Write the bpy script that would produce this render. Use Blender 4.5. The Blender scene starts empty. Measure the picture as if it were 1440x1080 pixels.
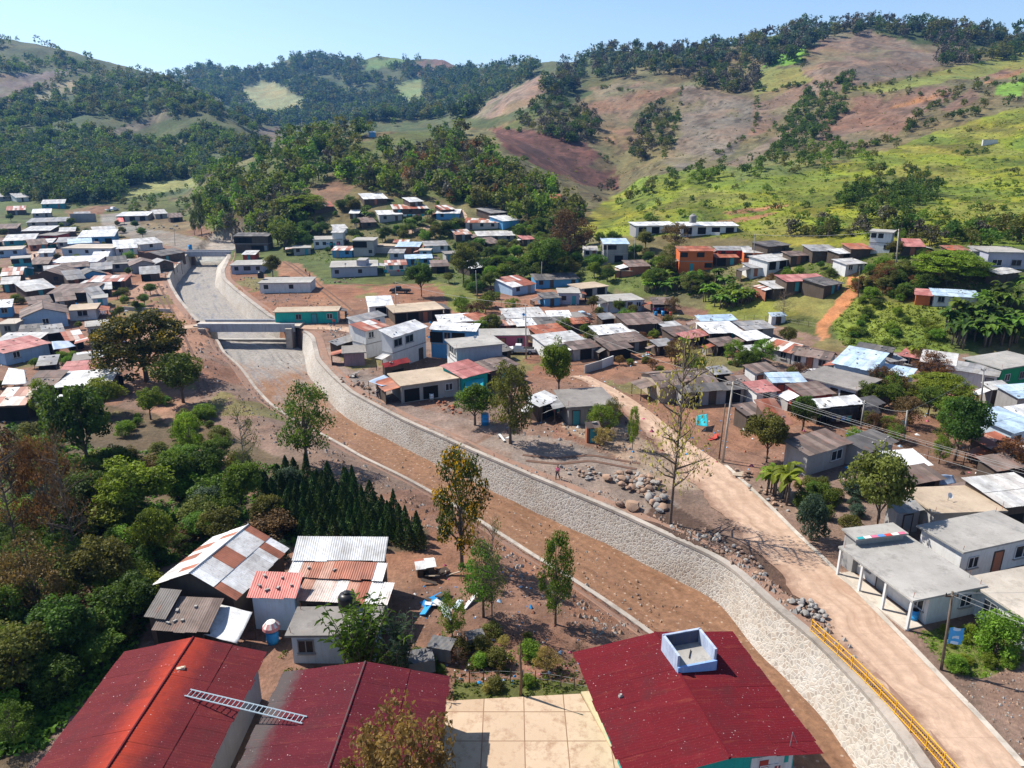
import bpy, bmesh, math, random
import numpy as np
from mathutils import Vector, Matrix
random.seed(7); rng = np.random.default_rng(11)
sc = bpy.context.scene
COL = sc.collection
R = math.radians
# ------------------------------------------------------------------ camera
PITCH = R(18.3); FPX = 1028.0; CH = 36.0
cP, sP = math.cos(PITCH), math.sin(PITCH)
cam = bpy.data.cameras.new('camera'); camo = bpy.data.objects.new('camera', cam); COL.objects.link(camo)
cam.sensor_width = 36; cam.lens = 36 * FPX / 1440; cam.clip_start = .5; cam.clip_end = 9000
camo.location = (0, 0, CH); camo.rotation_euler = (R(90) - PITCH, 0, 0); sc.camera = camo

def aslope(u, v):
    x = (u - 720) / FPX; y = (540 - v) / FPX; d = cP + y * sP
    return x / d, (-sP + y * cP) / d
def plane(u, v, z=0.0):
    a, s = aslope(u, v); Y = (z - CH) / s
    return Vector((a * Y, Y, z))
def project(X, Y, Z):
    dz = Z - CH; dep = Y * cP - dz * sP
    return 720 + FPX * X / dep, 540 - FPX * (Y * sP + dz * cP) / dep, dep
# ------------------------------------------------------------------ noise
def vnoise(x, y, seed=0):
    xi = np.floor(x).astype(np.int64); yi = np.floor(y).astype(np.int64)
    fx = x - xi; fy = y - yi; fx = fx * fx * (3 - 2 * fx); fy = fy * fy * (3 - 2 * fy)
    def h(i, j):
        n = (i * 374761393 + j * 668265263 + seed * 974711) & 0xffffffff
        n = ((n ^ (n >> 13)) * 1274126177) & 0xffffffff
        return ((n ^ (n >> 16)) & 0xffff) / 65535.0
    return (h(xi, yi) * (1 - fx) + h(xi + 1, yi) * fx) * (1 - fy) + (h(xi, yi + 1) * (1 - fx) + h(xi + 1, yi + 1) * fx) * fy
def fbm(x, y, oct=4, seed=0):
    s = 0; a = .5; t = 0
    for k in range(oct):
        s = s + a * vnoise(x, y, seed + k * 17); t += a; a *= .5; x = x * 2.03; y = y * 2.03
    return s / t
# ------------------------------------------------------------------ terrain layers (u, v, distance)
def L0(pts): return [(u, v, (0 - CH) / aslope(u, v)[1]) for u, v in pts]
LAYERS = [
 L0([(-300,335),(0,335),(150,330),(280,345),(330,370),(400,400),(500,400),(620,400),(750,405),(850,415),(950,430),(1050,450),(1150,475),(1250,490),(1350,500),(1440,505),(1700,510)]),
 [(-300,285,420),(0,282,430),(100,285,430),(200,272,470),(260,268,480),(290,325,300),(350,345,260),(430,350,245),(520,355,235),(620,350,240),(700,345,240),(760,345,235),(830,345,220),(900,330,215),(1000,325,212),(1040,325,210),(1100,345,190),(1250,338,175),(1350,345,165),(1440,350,160),(1700,355,150)],
 [(-300,240,520),(0,240,520),(120,240,520),(230,240,540),(275,290,330),(330,280,310),(420,265,300),(520,262,300),(620,265,300),(720,270,300),(800,300,285),(860,312,262),(950,275,290),(1050,265,290),(1150,262,280),(1250,255,270),(1350,250,265),(1440,240,260),(1700,235,250)],
 [(-300,190,640),(0,190,650),(130,195,640),(220,215,640),(262,262,520),(285,250,400),(330,222,400),(400,194,410),(450,188,420),(520,184,430),(600,182,430),(650,186,430),(690,190,430),(740,215,420),(800,250,410),(860,272,400),(930,225,420),(1000,215,420),(1100,200,410),(1200,190,400),(1300,175,390),(1440,160,380),(1700,150,370)],
 [(-300,170,700),(0,165,720),(130,170,720),(220,190,720),(262,235,600),(300,240,560),(350,235,560),(400,215,560),(520,200,560),(620,195,540),(690,195,520),(740,200,480),(800,205,470),(860,215,480),(930,200,480),(1000,190,480),(1100,180,470),(1200,165,460),(1300,150,450),(1440,138,440),(1700,130,430)],
 [(-300,100,850),(0,110,850),(100,130,850),(190,125,850),(215,112,850),(240,122,850),(265,132,830),(300,147,800),(330,166,780),(350,184,760),(385,194,740),(420,200,720),(520,180,800),(600,170,800),(650,165,700),(690,150,680),(730,125,680),(765,108,680),(790,135,640),(830,150,600),(900,130,620),(960,120,620),(1000,118,620),(1050,125,600),(1100,120,580),(1150,100,580),(1200,90,580),(1300,95,570),(1440,100,550),(1700,95,540)],
 [(-300,60,950),(0,80,950),(100,100,950),(180,112,930),(215,120,1000),(265,142,1100),(330,175,1100),(400,190,1100),(520,165,1200),(620,155,1200),(690,140,1100),(765,115,850),(830,105,800),(900,95,780),(1000,85,760),(1100,60,720),(1200,60,700),(1300,65,700),(1440,75,680),(1700,70,680)],
 [(-300,30,1100),(0,50,1100),(75,68,1100),(145,95,1100),(200,110,1200),(225,108,1750),(255,112,1800),(275,102,1800),(340,99,1800),(385,94,1800),(405,79,1800),(425,74,1800),(445,74,1800),(470,86,1800),(500,85,1700),(550,80,1700),(620,83,1700),(650,93,1600),(700,99,1500),(750,95,1300),(790,90,1100),(830,78,1000),(880,76,950),(960,70,920),(1040,63,900),(1100,48,860),(1130,36,850),(1160,46,850),(1220,40,840),(1300,44,820),(1400,56,800),(1440,60,800),(1700,60,800)],
]
LAYERS[7] = [(u, v - (13 if u < 215 else 11), Y) for u, v, Y in LAYERS[7]]
NA = 820
GA = np.linspace(-1.75, 1.75, NA)
GY = np.concatenate([np.geomspace(2, 30, 30)[:-1], np.geomspace(30, 200, 310)[:-1], np.geomspace(200, 1000, 175)[:-1], np.geomspace(1000, 3200, 50)])
NY = len(GY)
lay = []
for L in LAYERS:
    a = []; zz = []; yy = []
    for u, v, Y in L:
        aa, s = aslope(u, v); a.append(aa); yy.append(Y); zz.append(CH + s * Y)
    o = np.argsort(a); a = np.array(a)[o]; yy = np.array(yy)[o]; zz = np.array(zz)[o]
    lay.append((np.interp(GA, a, yy), np.interp(GA, a, zz)))
yk = [lay[0][0]]; zk = [np.zeros(NA)]
for Yl, Zl in lay[1:]:
    yk.append(np.maximum(Yl, yk[-1] + 6)); zk.append(Zl)
yk.append(yk[-1] + 300); zk.append(zk[-1] - 60)
yk.append(yk[-1] + 1200); zk.append(zk[-1] - 100)
Z = np.zeros((NY, NA))
for k in range(len(yk) - 1):
    y0, y1, z0, z1 = yk[k][None], yk[k + 1][None], zk[k][None], zk[k + 1][None]
    t = np.clip((GY[:, None] - y0) / (y1 - y0), 0, 1)
    Z = np.where(GY[:, None] >= y0, z0 + (z1 - z0) * t, Z)
def blur(A, n, ax):
    B = np.zeros_like(A); P = np.pad(A, [(n, n) if i == ax else (0, 0) for i in range(2)], mode='edge'); W = 0
    for i in range(2 * n + 1):
        w = math.exp(-((i - n) / (n * .5)) ** 2); W += w
        B += w * (P[i:i + A.shape[0]] if ax == 0 else P[:, i:i + A.shape[1]])
    return B / W
ZS = blur(blur(Z, 7, 0), 6, 1)
wb = np.clip((GY[:, None] - 105) / 40, 0, 1)
Z = Z * (1 - wb) + ZS * wb
GX = GA[None] * GY[:, None]; GYY = np.repeat(GY[:, None], NA, 1)
hill = np.clip((GYY - yk[0][None] - 10) / 160, 0, 1)
Z = Z + hill * (fbm(GX / 95, GYY / 95, 4, 3) - .5) * (6 + .016 * GYY) + hill * (fbm(GX / 26, GYY / 26, 3, 8) - .5) * 4.6
Z = Z + np.clip((1.3 - hill), 0, 1) * (fbm(GX / 9, GYY / 9, 3, 5) - .5) * .35
ZBASE = Z
lgY = np.log(GY); 
def gz(X, Y, A=None):
    A = ZBASE if A is None else A
    X = np.asarray(X, float); Y = np.maximum(np.asarray(Y, float), 2.01)
    i = np.clip(np.searchsorted(GY, Y) - 1, 0, NY - 2); ty = np.clip((Y - GY[i]) / (GY[i + 1] - GY[i]), 0, 1)
    fa = np.clip((X / Y - GA[0]) / (GA[1] - GA[0]), 0, NA - 1.001); j = fa.astype(int); ta = fa - j
    return (A[i, j] * (1 - ta) + A[i, j + 1] * ta) * (1 - ty) + (A[i + 1, j] * (1 - ta) + A[i + 1, j + 1] * ta) * ty
YS = np.geomspace(20, 2600, 2600)
def hit(u, v, h=0.0):
    a, s = aslope(u, v)
    d = CH + s * YS - gz(a * YS, YS) - h
    k = int(np.argmax(d <= 0))
    if d[k] > 0: return None
    if k == 0: return Vector((a * YS[0], YS[0], CH + s * YS[0]))
    t = d[k - 1] / (d[k - 1] - d[k]); Y = YS[k - 1] + t * (YS[k] - YS[k - 1])
    return Vector((a * Y, Y, CH + s * Y))
# ------------------------------------------------------------------ object helpers
def tag(o, label=None, cat=None, group=None, kind=None):
    for k, v in (('label', label), ('category', cat), ('group', group), ('kind', kind)):
        if v: o[k] = v
    return o
def link(name, me, mats=(), parent=None, loc=None):
    o = bpy.data.objects.new(name, me); COL.objects.link(o)
    if me is not None and hasattr(me, 'materials'):
        for m in mats: me.materials.append(m)
    if parent is not None: o.parent = parent
    if loc is not None: o.location = loc
    return o
def empty(name, loc=(0, 0, 0), rz=0, label=None, cat=None, group=None):
    o = bpy.data.objects.new(name, None); COL.objects.link(o); o.location = loc; o.rotation_euler = (0, 0, rz); o.empty_display_size = .3
    return tag(o, label, cat, group)
def npmesh(name, V, Fq, smooth=False, fmat=None, colattr=None, uv=None):
    V = np.asarray(V, np.float32); Fq = np.asarray(Fq, np.int32)
    me = bpy.data.meshes.new(name); n = Fq.shape[1]
    me.vertices.add(len(V)); me.vertices.foreach_set('co', V.ravel())
    me.loops.add(Fq.size); me.loops.foreach_set('vertex_index', Fq.ravel())
    me.polygons.add(len(Fq)); me.polygons.foreach_set('loop_start', np.arange(0, Fq.size, n, dtype=np.int32))
    me.polygons.foreach_set('loop_total', np.full(len(Fq), n, np.int32))
    me.polygons.foreach_set('use_smooth', np.full(len(Fq), bool(smooth)))
    if fmat is not None: me.polygons.foreach_set('material_index', np.asarray(fmat, np.int32))
    me.update(calc_edges=True)
    if colattr is not None:
        at = me.color_attributes.new('Col', 'FLOAT_COLOR', 'POINT'); c = np.ones((len(V), 4), np.float32); c[:, :3] = colattr
        at.data.foreach_set('color', c.ravel())
    if uv is not None:
        l = me.uv_layers.new(name='UVMap'); l.data.foreach_set('uv', np.asarray(uv, np.float32)[Fq.ravel()].ravel())
    return me
class MB:
    """collects boxes, quads and tubes into ONE mesh"""
    def __init__(s): s.v = []; s.f = []; s.m = []; s.uv = {}
    def quad(s, pts, m=0):
        b = len(s.v); s.v += [tuple(p) for p in pts]; s.f.append(tuple(range(b, b + len(pts)))); s.m.append(m); return s
    def box(s, c, d, m=0, rz=0, M=None, taper=1):
        b = len(s.v); x, y, z = d[0] / 2, d[1] / 2, d[2] / 2
        cr, sr = math.cos(rz), math.sin(rz)
        for i, (px, py, pz) in enumerate([(-x,-y,-z),(x,-y,-z),(x,y,-z),(-x,y,-z),(-x,-y,z),(x,-y,z),(x,y,z),(-x,y,z)]):
            if i > 3: px *= taper; py *= taper
            q = Vector((c[0] + px * cr - py * sr, c[1] + px * sr + py * cr, c[2] + pz))
            s.v.append(tuple(M @ q) if M else tuple(q))
        for f in [(0,3,2,1),(4,5,6,7),(0,1,5,4),(1,2,6,5),(2,3,7,6),(3,0,4,7)]:
            s.f.append(tuple(b + i for i in f)); s.m.append(m)
        return s
    def slab(s, top, t, m=0, n=None):
        """thin solid from a list of top points"""
        k = len(top); b = len(s.v); n = n or Vector((0, 0, 1))
        s.v += [tuple(Vector(p)) for p in top] + [tuple(Vector(p) - n * t) for p in top]
        s.f.append(tuple(range(b, b + k))); s.m.append(m)
        s.f.append(tuple(range(b + 2 * k - 1, b + k - 1, -1))); s.m.append(m)
        for i in range(k):
            j = (i + 1) % k; s.f.append((b + i, b + k + i, b + k + j, b + j)); s.m.append(m)
        return s
    def tube(s, pts, rad, n=6, m=0, cap=True):
        pts = [Vector(p) for p in pts]; b = len(s.v)
        if not hasattr(rad, '__len__'): rad = [rad] * len(pts)
        for i, p in enumerate(pts):
            d = (pts[min(i + 1, len(pts) - 1)] - pts[max(i - 1, 0)]); d = d.normalized() if d.length > 1e-9 else Vector((0, 0, 1))
            ax = d.orthogonal().normalized() if abs(d.z) > .999 else d.cross(Vector((0, 0, 1))).normalized(); ay = d.cross(ax)
            for k in range(n):
                t = 2 * math.pi * k / n; s.v.append(tuple(p + (ax * math.cos(t) + ay * math.sin(t)) * rad[i]))
        for i in range(len(pts) - 1):
            for k in range(n):
                k2 = (k + 1) % n; s.f.append((b + i * n + k, b + i * n + k2, b + (i + 1) * n + k2, b + (i + 1) * n + k)); s.m.append(m)
        if cap:
            s.f.append(tuple(b + k for k in range(n - 1, -1, -1))); s.m.append(m)
            s.f.append(tuple(b + (len(pts) - 1) * n + k for k in range(n))); s.m.append(m)
        return s
    def lathe(s, c, prof, n=14, m=0):
        return s.tube([(c[0], c[1], c[2] + z) for r, z in prof], [max(r, .001) for r, z in prof], n, m)
    def mesh(s, name, smooth=False):
        me = bpy.data.meshes.new(name); me.from_pydata(s.v, [], s.f)
        me.polygons.foreach_set('material_index', s.m)
        me.polygons.foreach_set('use_smooth', [bool(smooth)] * len(s.f))
        me.update(); return me
    def build(s, name, mats, parent=None, loc=None, smooth=False, rz=0):
        if not isinstance(mats, (list, tuple)): mats = [mats]
        o = link(name, s.mesh(name, smooth), mats, parent, loc)
        if rz: o.rotation_euler = (0, 0, rz)
        return o
def smooth_angle(me, deg=40):
    bm = bmesh.new(); bm.from_mesh(me)
    for f in bm.faces: f.smooth = True
    for e in bm.edges:
        if len(e.link_faces) == 2 and e.calc_face_angle(0) > R(deg): e.smooth = False
    bm.to_mesh(me); bm.free()
def copy_tree(o, parent=None):
    c = o.copy(); COL.objects.link(c)
    if parent is not None: c.parent = parent
    for ch in list(o.children): copy_tree(ch, c)
    return c
# ------------------------------------------------------------------ materials
class NT:
    def __init__(s, name):
        s.mat = bpy.data.materials.new(name); s.mat.use_nodes = True; s.t = s.mat.node_tree; s.n = s.t.nodes
        s.p = s.n['Principled BSDF']; s.out = s.n['Material Output']; s.p.inputs['Specular IOR Level'].default_value = .25
    def new(s, typ, ins=None, **kw):
        x = s.n.new(typ)
        for k, v in kw.items(): setattr(x, k, v)
        for k, v in (ins or {}).items(): s.set(x.inputs[k], v)
        return x
    def set(s, sock, v):
        if isinstance(v, bpy.types.NodeSocket): s.t.links.new(v, sock)
        elif isinstance(v, tuple) and len(v) == 3 and sock.type == 'RGBA': sock.default_value = (*v, 1)
        else: sock.default_value = v
    def coord(s, kind='Object', rand=True):
        c = s.new('ShaderNodeTexCoord').outputs[kind]
        if not rand: return c
        oi = s.new('ShaderNodeObjectInfo').outputs['Random']
        m = s.new('ShaderNodeMath', {0: oi, 1: 37.0}, operation='MULTIPLY').outputs[0]
        return s.new('ShaderNodeVectorMath', {0: c, 1: m}, operation='ADD').outputs[0]
    def noise(s, co, scale, detail=5, rough=.6, col=False, dist=0):
        x = s.new('ShaderNodeTexNoise', {'Vector': co, 'Scale': scale, 'Detail': detail, 'Roughness': rough, 'Distortion': dist})
        return x.outputs['Color' if col else 'Fac']
    def ramp(s, fac, pts, interp='LINEAR'):
        x = s.new('ShaderNodeValToRGB', {'Fac': fac}); e = x.color_ramp.elements; x.color_ramp.interpolation = interp
        while len(e) < len(pts): e.new(.5)
        for el, (p, c) in zip(e, pts):
            el.position = p; el.color = (*c, 1) if isinstance(c, tuple) else (c, c, c, 1)
        return x.outputs['Color']
    def mix(s, fac, a, b, typ='MIX'):
        x = s.new('ShaderNodeMix', data_type='RGBA', blend_type=typ); s.set(x.inputs[0], fac); s.set(x.inputs[6], a); s.set(x.inputs[7], b)
        return x.outputs[2]
    def math(s, op, a, b=0.0):
        return s.new('ShaderNodeMath', {0: a, 1: b}, operation=op).outputs[0]
    def scale(s, co, v):
        return s.new('ShaderNodeMapping', {'Vector': co, 'Scale': v}).outputs[0]
    def bump(s, h, strength=.4, dist=.05):
        s.set(s.p.inputs['Normal'], s.new('ShaderNodeBump', {'Height': h, 'Strength': strength, 'Distance': dist}).outputs[0])
    def fin(s, col=None, rough=.85, metal=0.0):
        if col is not None: s.set(s.p.inputs['Base Color'], col)
        s.set(s.p.inputs['Roughness'], rough); s.p.inputs['Metallic'].default_value = metal
        return s.mat
MATS = {}
def dirty(name, c, rough=.85, var=.35, sc1=.6, streak=True, bump=.25, dirt=(.16, .12, .09), dirtamt=.55):
    """painted or bare surface with blotches, run-down streaks and grime"""
    if name in MATS: return MATS[name]
    t = NT(name); co = t.coord('Object')
    n1 = t.noise(co, sc1, 6, .65); n2 = t.noise(t.scale(co, (2.2, 2.2, .35)) if streak else co, 1.3, 6, .7); n3 = t.noise(co, 9, 4, .6)
    lo = tuple(x * (1 - var) for x in c); hi = tuple(min(.95, x * (1 + var * .45)) for x in c)
    col = t.mix(n1, lo, hi)
    col = t.mix(t.math('MULTIPLY', t.ramp(n2, [(.48, 0.0), (.74, 1.0)]), dirtamt), col, dirt)
    col = t.mix(.25, col, t.mix(n3, (.5, .5, .5), (1, 1, 1)), 'MULTIPLY')
    if bump: t.bump(n3, bump, .03)
    MATS[name] = t.fin(col, rough); return MATS[name]
def plain(name, c, rough=.6, metal=0.0, var=.15):
    if name in MATS: return MATS[name]
    t = NT(name); co = t.coord('Object'); n = t.noise(co, 3, 4)
    MATS[name] = t.fin(t.mix(n, tuple(x * (1 - var) for x in c), tuple(min(.95, x * (1 + var)) for x in c)), rough, metal); return MATS[name]
def sheet(name, pal, rust=.3, rough=.5, rustc=(.22, .075, .035)):
    """corrugated sheets: each sheet its own tone (vertex attribute), rust blooms, corrugation bump along UV u"""
    if name in MATS: return MATS[name]
    t = NT(name); uv = t.new('ShaderNodeTexCoord').outputs['UV']
    at = t.new('ShaderNodeAttribute', attribute_name='Col').outputs['Fac']
    k = len(pal); col = t.ramp(at, [(i / k, c) for i, c in enumerate(pal)], 'CONSTANT')
    oi = t.math('MULTIPLY', t.new('ShaderNodeObjectInfo').outputs['Random'], 60.0)
    co = t.new('ShaderNodeVectorMath', {0: uv, 1: oi}, operation='ADD').outputs[0]
    n1 = t.noise(t.scale(co, (.9, .35, 1)), 1.0, 7, .72); n2 = t.noise(t.scale(co, (5, .6, 1)), 1.2, 5, .7); n3 = t.noise(co, .7, 4)
    r = t.math('ADD', t.math('MULTIPLY', n1, .65), t.math('MULTIPLY', n2, .35))
    f = t.ramp(r, [(.60 - .2 * rust, 0.0), (.72 - .12 * rust, 1.0)])
    col = t.mix(t.math('MULTIPLY', f, min(1, .25 + rust)), col, t.mix(n2, rustc, tuple(min(1, x * 2.1) for x in rustc)))
    col = t.mix(.75, col, t.ramp(n3, [(.3, (.42, .40, .38)), (.62, (1, 1, 1))]), 'MULTIPLY'); n4 = t.noise(co, 2.6, 6, .75); col = t.mix(t.math('MULTIPLY', t.ramp(n4, [(.54, 0.0), (.66, 1.0)]), .38), col, (.10, .075, .06))
    sx = t.new('ShaderNodeSeparateXYZ', {0: uv}).outputs[0]
    w = t.math('SINE', t.math('MULTIPLY', sx, 2 * math.pi / .19))
    # the grime that settles in every valley of the corrugation
    col = t.mix(.08, col, t.mix(t.math('ADD', t.math('MULTIPLY', w, .5), .5), (.35, .32, .3), (1, 1, 1)), 'MULTIPLY')
    t.bump(w, .15, .006)
    MATS[name] = t.fin(col, rough); return MATS[name]
def foliage(name, c, c2=None, trans=.45, flower=None, famt=.0):
    if name in MATS: return MATS[name]
    t = NT(name); at = t.new('ShaderNodeAttribute', attribute_name='Col').outputs['Fac']
    ri = t.new('ShaderNodeObjectInfo').outputs['Random']
    c2 = c2 or tuple(min(1, x * 1.9) for x in c)
    col = t.mix(at, tuple(x * .6 for x in c), c2)
    hsv = t.new('ShaderNodeHueSaturation', {'Color': col, 'Hue': t.math('ADD', t.math('MULTIPLY', ri, .05), .475), 'Value': t.math('ADD', t.math('MULTIPLY', ri, .5), .75), 'Saturation': 1.0}).outputs[0]
    if flower:
        fl = t.ramp(t.new('ShaderNodeAttribute', attribute_name='Col').outputs['Fac'], [(1 - famt, 0.0), (1 - famt + .02, 1.0)])
        hsv = t.mix(fl, hsv, flower)
    t.fin(hsv, .6); t.p.inputs['Specular IOR Level'].default_value = .2
    tr = t.new('ShaderNodeBsdfTranslucent', {'Color': t.mix(.5, hsv, (1.0, 1.0, .35), 'MULTIPLY')})
    mx = t.new('ShaderNodeMixShader', {0: trans}); t.t.links.new(t.p.outputs[0], mx.inputs[1]); t.t.links.new(tr.outputs[0], mx.inputs[2])
    t.t.links.new(mx.outputs[0], t.out.inputs['Surface'])
    MATS[name] = t.mat; return t.mat

def m_ground():
    t = NT('ground'); co = t.new('ShaderNodeTexCoord').outputs['Object']
    at = t.new('ShaderNodeAttribute', attribute_name='Col').outputs['Color']
    a = t.noise(co, .045, 6, .65); b = t.noise(co, .35, 6, .68); c = t.noise(co, 2.6, 5, .7)
    hu = t.noise(co, .021, 5, .7); at = t.mix(1.0, at, t.ramp(hu, [(.32, (.84, 1.0, 1.1)), (.5, (1, 1, 1)), (.68, (1.14, .92, .8))]), 'MULTIPLY')
    col = t.mix(1.0, at, t.ramp(a, [(.3, .68), (.7, 1.25)]), 'MULTIPLY')
    col = t.mix(1.0, col, t.ramp(b, [(.3, .62), (.7, 1.35)]), 'MULTIPLY')
    col = t.mix(1.0, col, t.ramp(c, [(.3, .72), (.72, 1.28)]), 'MULTIPLY')
    vo = t.new('ShaderNodeTexVoronoi', {'Vector': co, 'Scale': 2.2, 'Randomness': 1.0}); 
    st = t.math('MULTIPLY', t.ramp(vo.outputs['Distance'], [(.12, 1.0), (.2, 0.0)]), t.ramp(t.noise(co, .22, 4), [(.5, 0.0), (.62, .75)]))
    col = t.mix(t.math('MULTIPLY', st, .5), col, t.mix(1.0, col, (1.7, 1.75, 1.8), 'MULTIPLY'))
    t.bump(t.math('ADD', t.math('MULTIPLY', b, 1.2), t.math('MULTIPLY', c, .4)), .8, .35)
    return t.fin(col, .95)
def m_road():
    t = NT('concrete_road'); co = t.new('ShaderNodeTexCoord').outputs['Object']; uv = t.new('ShaderNodeTexCoord').outputs['UV']
    a = t.noise(co, .12, 6, .65); b = t.noise(co, 1.4, 6, .7); s = t.noise(t.scale(uv, (1.3, .05, 1)), 2.0, 5, .6)
    col = t.mix(a, (.38, .255, .18), (.47, .34, .25))
    col = t.mix(t.math('MULTIPLY', t.ramp(s, [(.5, 0.0), (.7, 1.0)]), .45), col, (.25, .15, .095))
    col = t.mix(1.0, col, t.ramp(b, [(.3, .78), (.7, 1.15)]), 'MULTIPLY')
    sy = t.new('ShaderNodeSeparateXYZ', {0: uv}); jn = t.math('LESS_THAN', t.math('FRACT', t.math('DIVIDE', sy.outputs[1], 3.6)), .016); col = t.mix(t.math('MULTIPLY', jn, .28), col, (.2, .13, .09))
    tr = t.math('ABSOLUTE', t.math('SUBTRACT', t.math('ABSOLUTE', t.math('SUBTRACT', sy.outputs[0], 3.1)), .85)); col = t.mix(t.math('MULTIPLY', t.ramp(t.math('ADD', tr, t.math('MULTIPLY', t.math('SUBTRACT', a, .5), .8)), [(.1, .35), (.4, 0.0)]), 1.0), col, (.24, .155, .105))
    ra = t.noise(co, .07, 7, .7); col = t.mix(t.math('MULTIPLY', t.ramp(ra, [(.55, 0.0), (.66, 1.0)]), .5), col, (.25, .14, .09))
    wd_ = t.noise(co, .35, 6, .7); ed = t.math('ADD', sy.outputs[0], t.math('MULTIPLY', t.math('SUBTRACT', wd_, .5), 3.2)); col = t.mix(t.ramp(t.math('DIVIDE', ed, 6.0), [(.0, 1.0), (.22, 0.0), (.93, 0.0), (1.05, .9)]), col, t.mix(b, (.16, .095, .065), (.25, .155, .11)))
    big = t.noise(co, .09, 6, .75); col = t.mix(t.math('MULTIPLY', t.ramp(big, [(.5, 0.0), (.62, 1.0)]), .6), col, t.mix(b, (.25, .145, .095), (.33, .21, .145)))
    t.bump(b, .25, .05); return t.fin(col, .9)
def m_bed():
    t = NT('river_bed'); uv = t.new('ShaderNodeTexCoord').outputs['UV']; co = t.new('ShaderNodeTexCoord').outputs['Object']
    st = t.noise(t.scale(uv, (.55, .07, 1)), 1.6, 8, .66, dist=.6); n = t.noise(co, .09, 6, .6); f = t.noise(co, 1.8, 6, .75)
    at = t.new('ShaderNodeAttribute', attribute_name='Col').outputs['Fac']   # 0 grey gravel upstream, 1 brown wet mud downstream
    grey = t.mix(st, (.13, .11, .095), (.33, .31, .285)); brown = t.mix(st, (.10, .045, .022), (.26, .145, .085))
    k = t.ramp(t.math('ADD', t.math('ADD', t.math('MULTIPLY', n, .6), t.math('MULTIPLY', st, .4)), t.math('MULTIPLY', t.math('SUBTRACT', at, .5), .7)), [(.4, 0.0), (.6, 1.0)])
    col = t.mix(k, grey, brown)
    col = t.mix(1.0, col, t.ramp(f, [(.3, .62), (.72, 1.35)]), 'MULTIPLY')
    vo = t.new('ShaderNodeTexVoronoi', {'Vector': co, 'Scale': 1.7}); sp = t.math('MULTIPLY', t.ramp(vo.outputs['Distance'], [(.14, 1.0), (.22, 0.0)]), t.ramp(f, [(.45, 0.0), (.55, .8)]))
    col = t.mix(t.math('MULTIPLY', sp, .6), col, (.48, .41, .34))
    t.bump(t.math('ADD', f, t.math('MULTIPLY', st, 1.0)), .6, .12)
    return t.fin(col, t.ramp(st, [(.38, .28), (.55, .9)]))
def m_stone():
    t = NT('stone_masonry'); uv = t.new('ShaderNodeTexCoord').outputs['UV']
    w = t.new('ShaderNodeVectorMath', {0: uv, 1: t.new('ShaderNodeVectorMath', {0: t.noise(uv, 1.1, 3, col=True), 1: (.35, .35, 0)}, operation='MULTIPLY').outputs[0]}, operation='ADD').outputs[0]
    e = t.new('ShaderNodeTexVoronoi', {'Vector': w, 'Scale': 2.7}, feature='DISTANCE_TO_EDGE').outputs['Distance']
    c = t.new('ShaderNodeTexVoronoi', {'Vector': w, 'Scale': 2.7}).outputs['Color']
    n = t.noise(uv, 3.5, 6, .7); big = t.noise(uv, .16, 5, .6)
    stone = t.ramp(t.new('ShaderNodeSeparateColor', {0: c}).outputs[0], [(0, (.17, .15, .14)), (.3, (.31, .24, .19)), (.55, (.29, .285, .275)), (.8, (.40, .34, .28)), (1, (.46, .45, .43))])
    stone = t.mix(1.0, stone, t.ramp(n, [(.3, .75), (.7, 1.2)]), 'MULTIPLY')
    mort = t.mix(n, (.40, .375, .34), (.50, .475, .44))
    col = t.mix(t.ramp(e, [(.06, 0.0), (.22, .7)]), mort, stone)
    col = t.mix(1.0, col, t.ramp(big, [(.3, (.80, .72, .64)), (.5, (.95, .93, .9)), (.7, (1.05, 1.05, 1.05))]), 'MULTIPLY')
    t.bump(t.math('ADD', t.ramp(e, [(0, 0.0), (.16, 1.0)]), t.math('MULTIPLY', n, .25)), .4, .08)
    return t.fin(col, .9)
def m_trowel(name, lo, hi, sc_=.8):
    t = NT(name); co = t.new('ShaderNodeTexCoord').outputs['Object']
    n = t.noise(co, sc_, 7, .7); f = t.noise(co, 6, 4); d = t.noise(co, .12, 5)
    col = t.mix(1.0, t.mix(n, lo, hi), t.ramp(d, [(.35, .7), (.65, 1.12)]), 'MULTIPLY')
    mo = t.noise(co, .55, 8, .78); col = t.mix(t.math('MULTIPLY', t.ramp(mo, [(.5, 0.0), (.68, 1.0)]), .55), col, tuple(x * .32 for x in lo)); mo2 = t.noise(co, 1.9, 6, .7); col = t.mix(t.math('MULTIPLY', t.ramp(mo2, [(.55, 0.0), (.7, 1.0)]), .3), col, (.19, .13, .09))
    t.bump(f, .3, .04); return t.fin(col, .9)
M_GROUND = m_ground(); M_ROAD = m_road(); M_BED = m_bed(); M_STONE = m_stone()
M_CREST = m_trowel('crest_mortar', (.27, .235, .20), (.42, .375, .33))
M_CONC = m_trowel('old_concrete', (.25, .24, .225), (.43, .41, .38))
M_CONCL = m_trowel('pale_concrete', (.36, .31, .26), (.52, .47, .40))
M_SLABT = m_trowel('tan_concrete', (.36, .275, .2), (.50, .41, .31))
M_SLABD = m_trowel('dark_concrete', (.16, .15, .14), (.30, .275, .255))
M_PATIO = m_trowel('patio_concrete', (.50, .39, .285), (.62, .52, .41), .5)
M_BARK = dirty('bark', (.15, .115, .09), .95, .5, 3, True, .5); M_BARKP = dirty('pale_bark', (.27, .23, .19), .95, .4, 3, True, .5)
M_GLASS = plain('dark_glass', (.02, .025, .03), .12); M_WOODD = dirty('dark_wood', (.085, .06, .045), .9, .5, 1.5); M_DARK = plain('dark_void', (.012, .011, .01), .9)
M_IRON = plain('painted_iron', (.22, .23, .24), .5); M_BLACK = plain('black_plastic', (.015, .015, .017), .35); M_YEL = plain('yellow_paint', (.72, .36, .015), .45)
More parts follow.
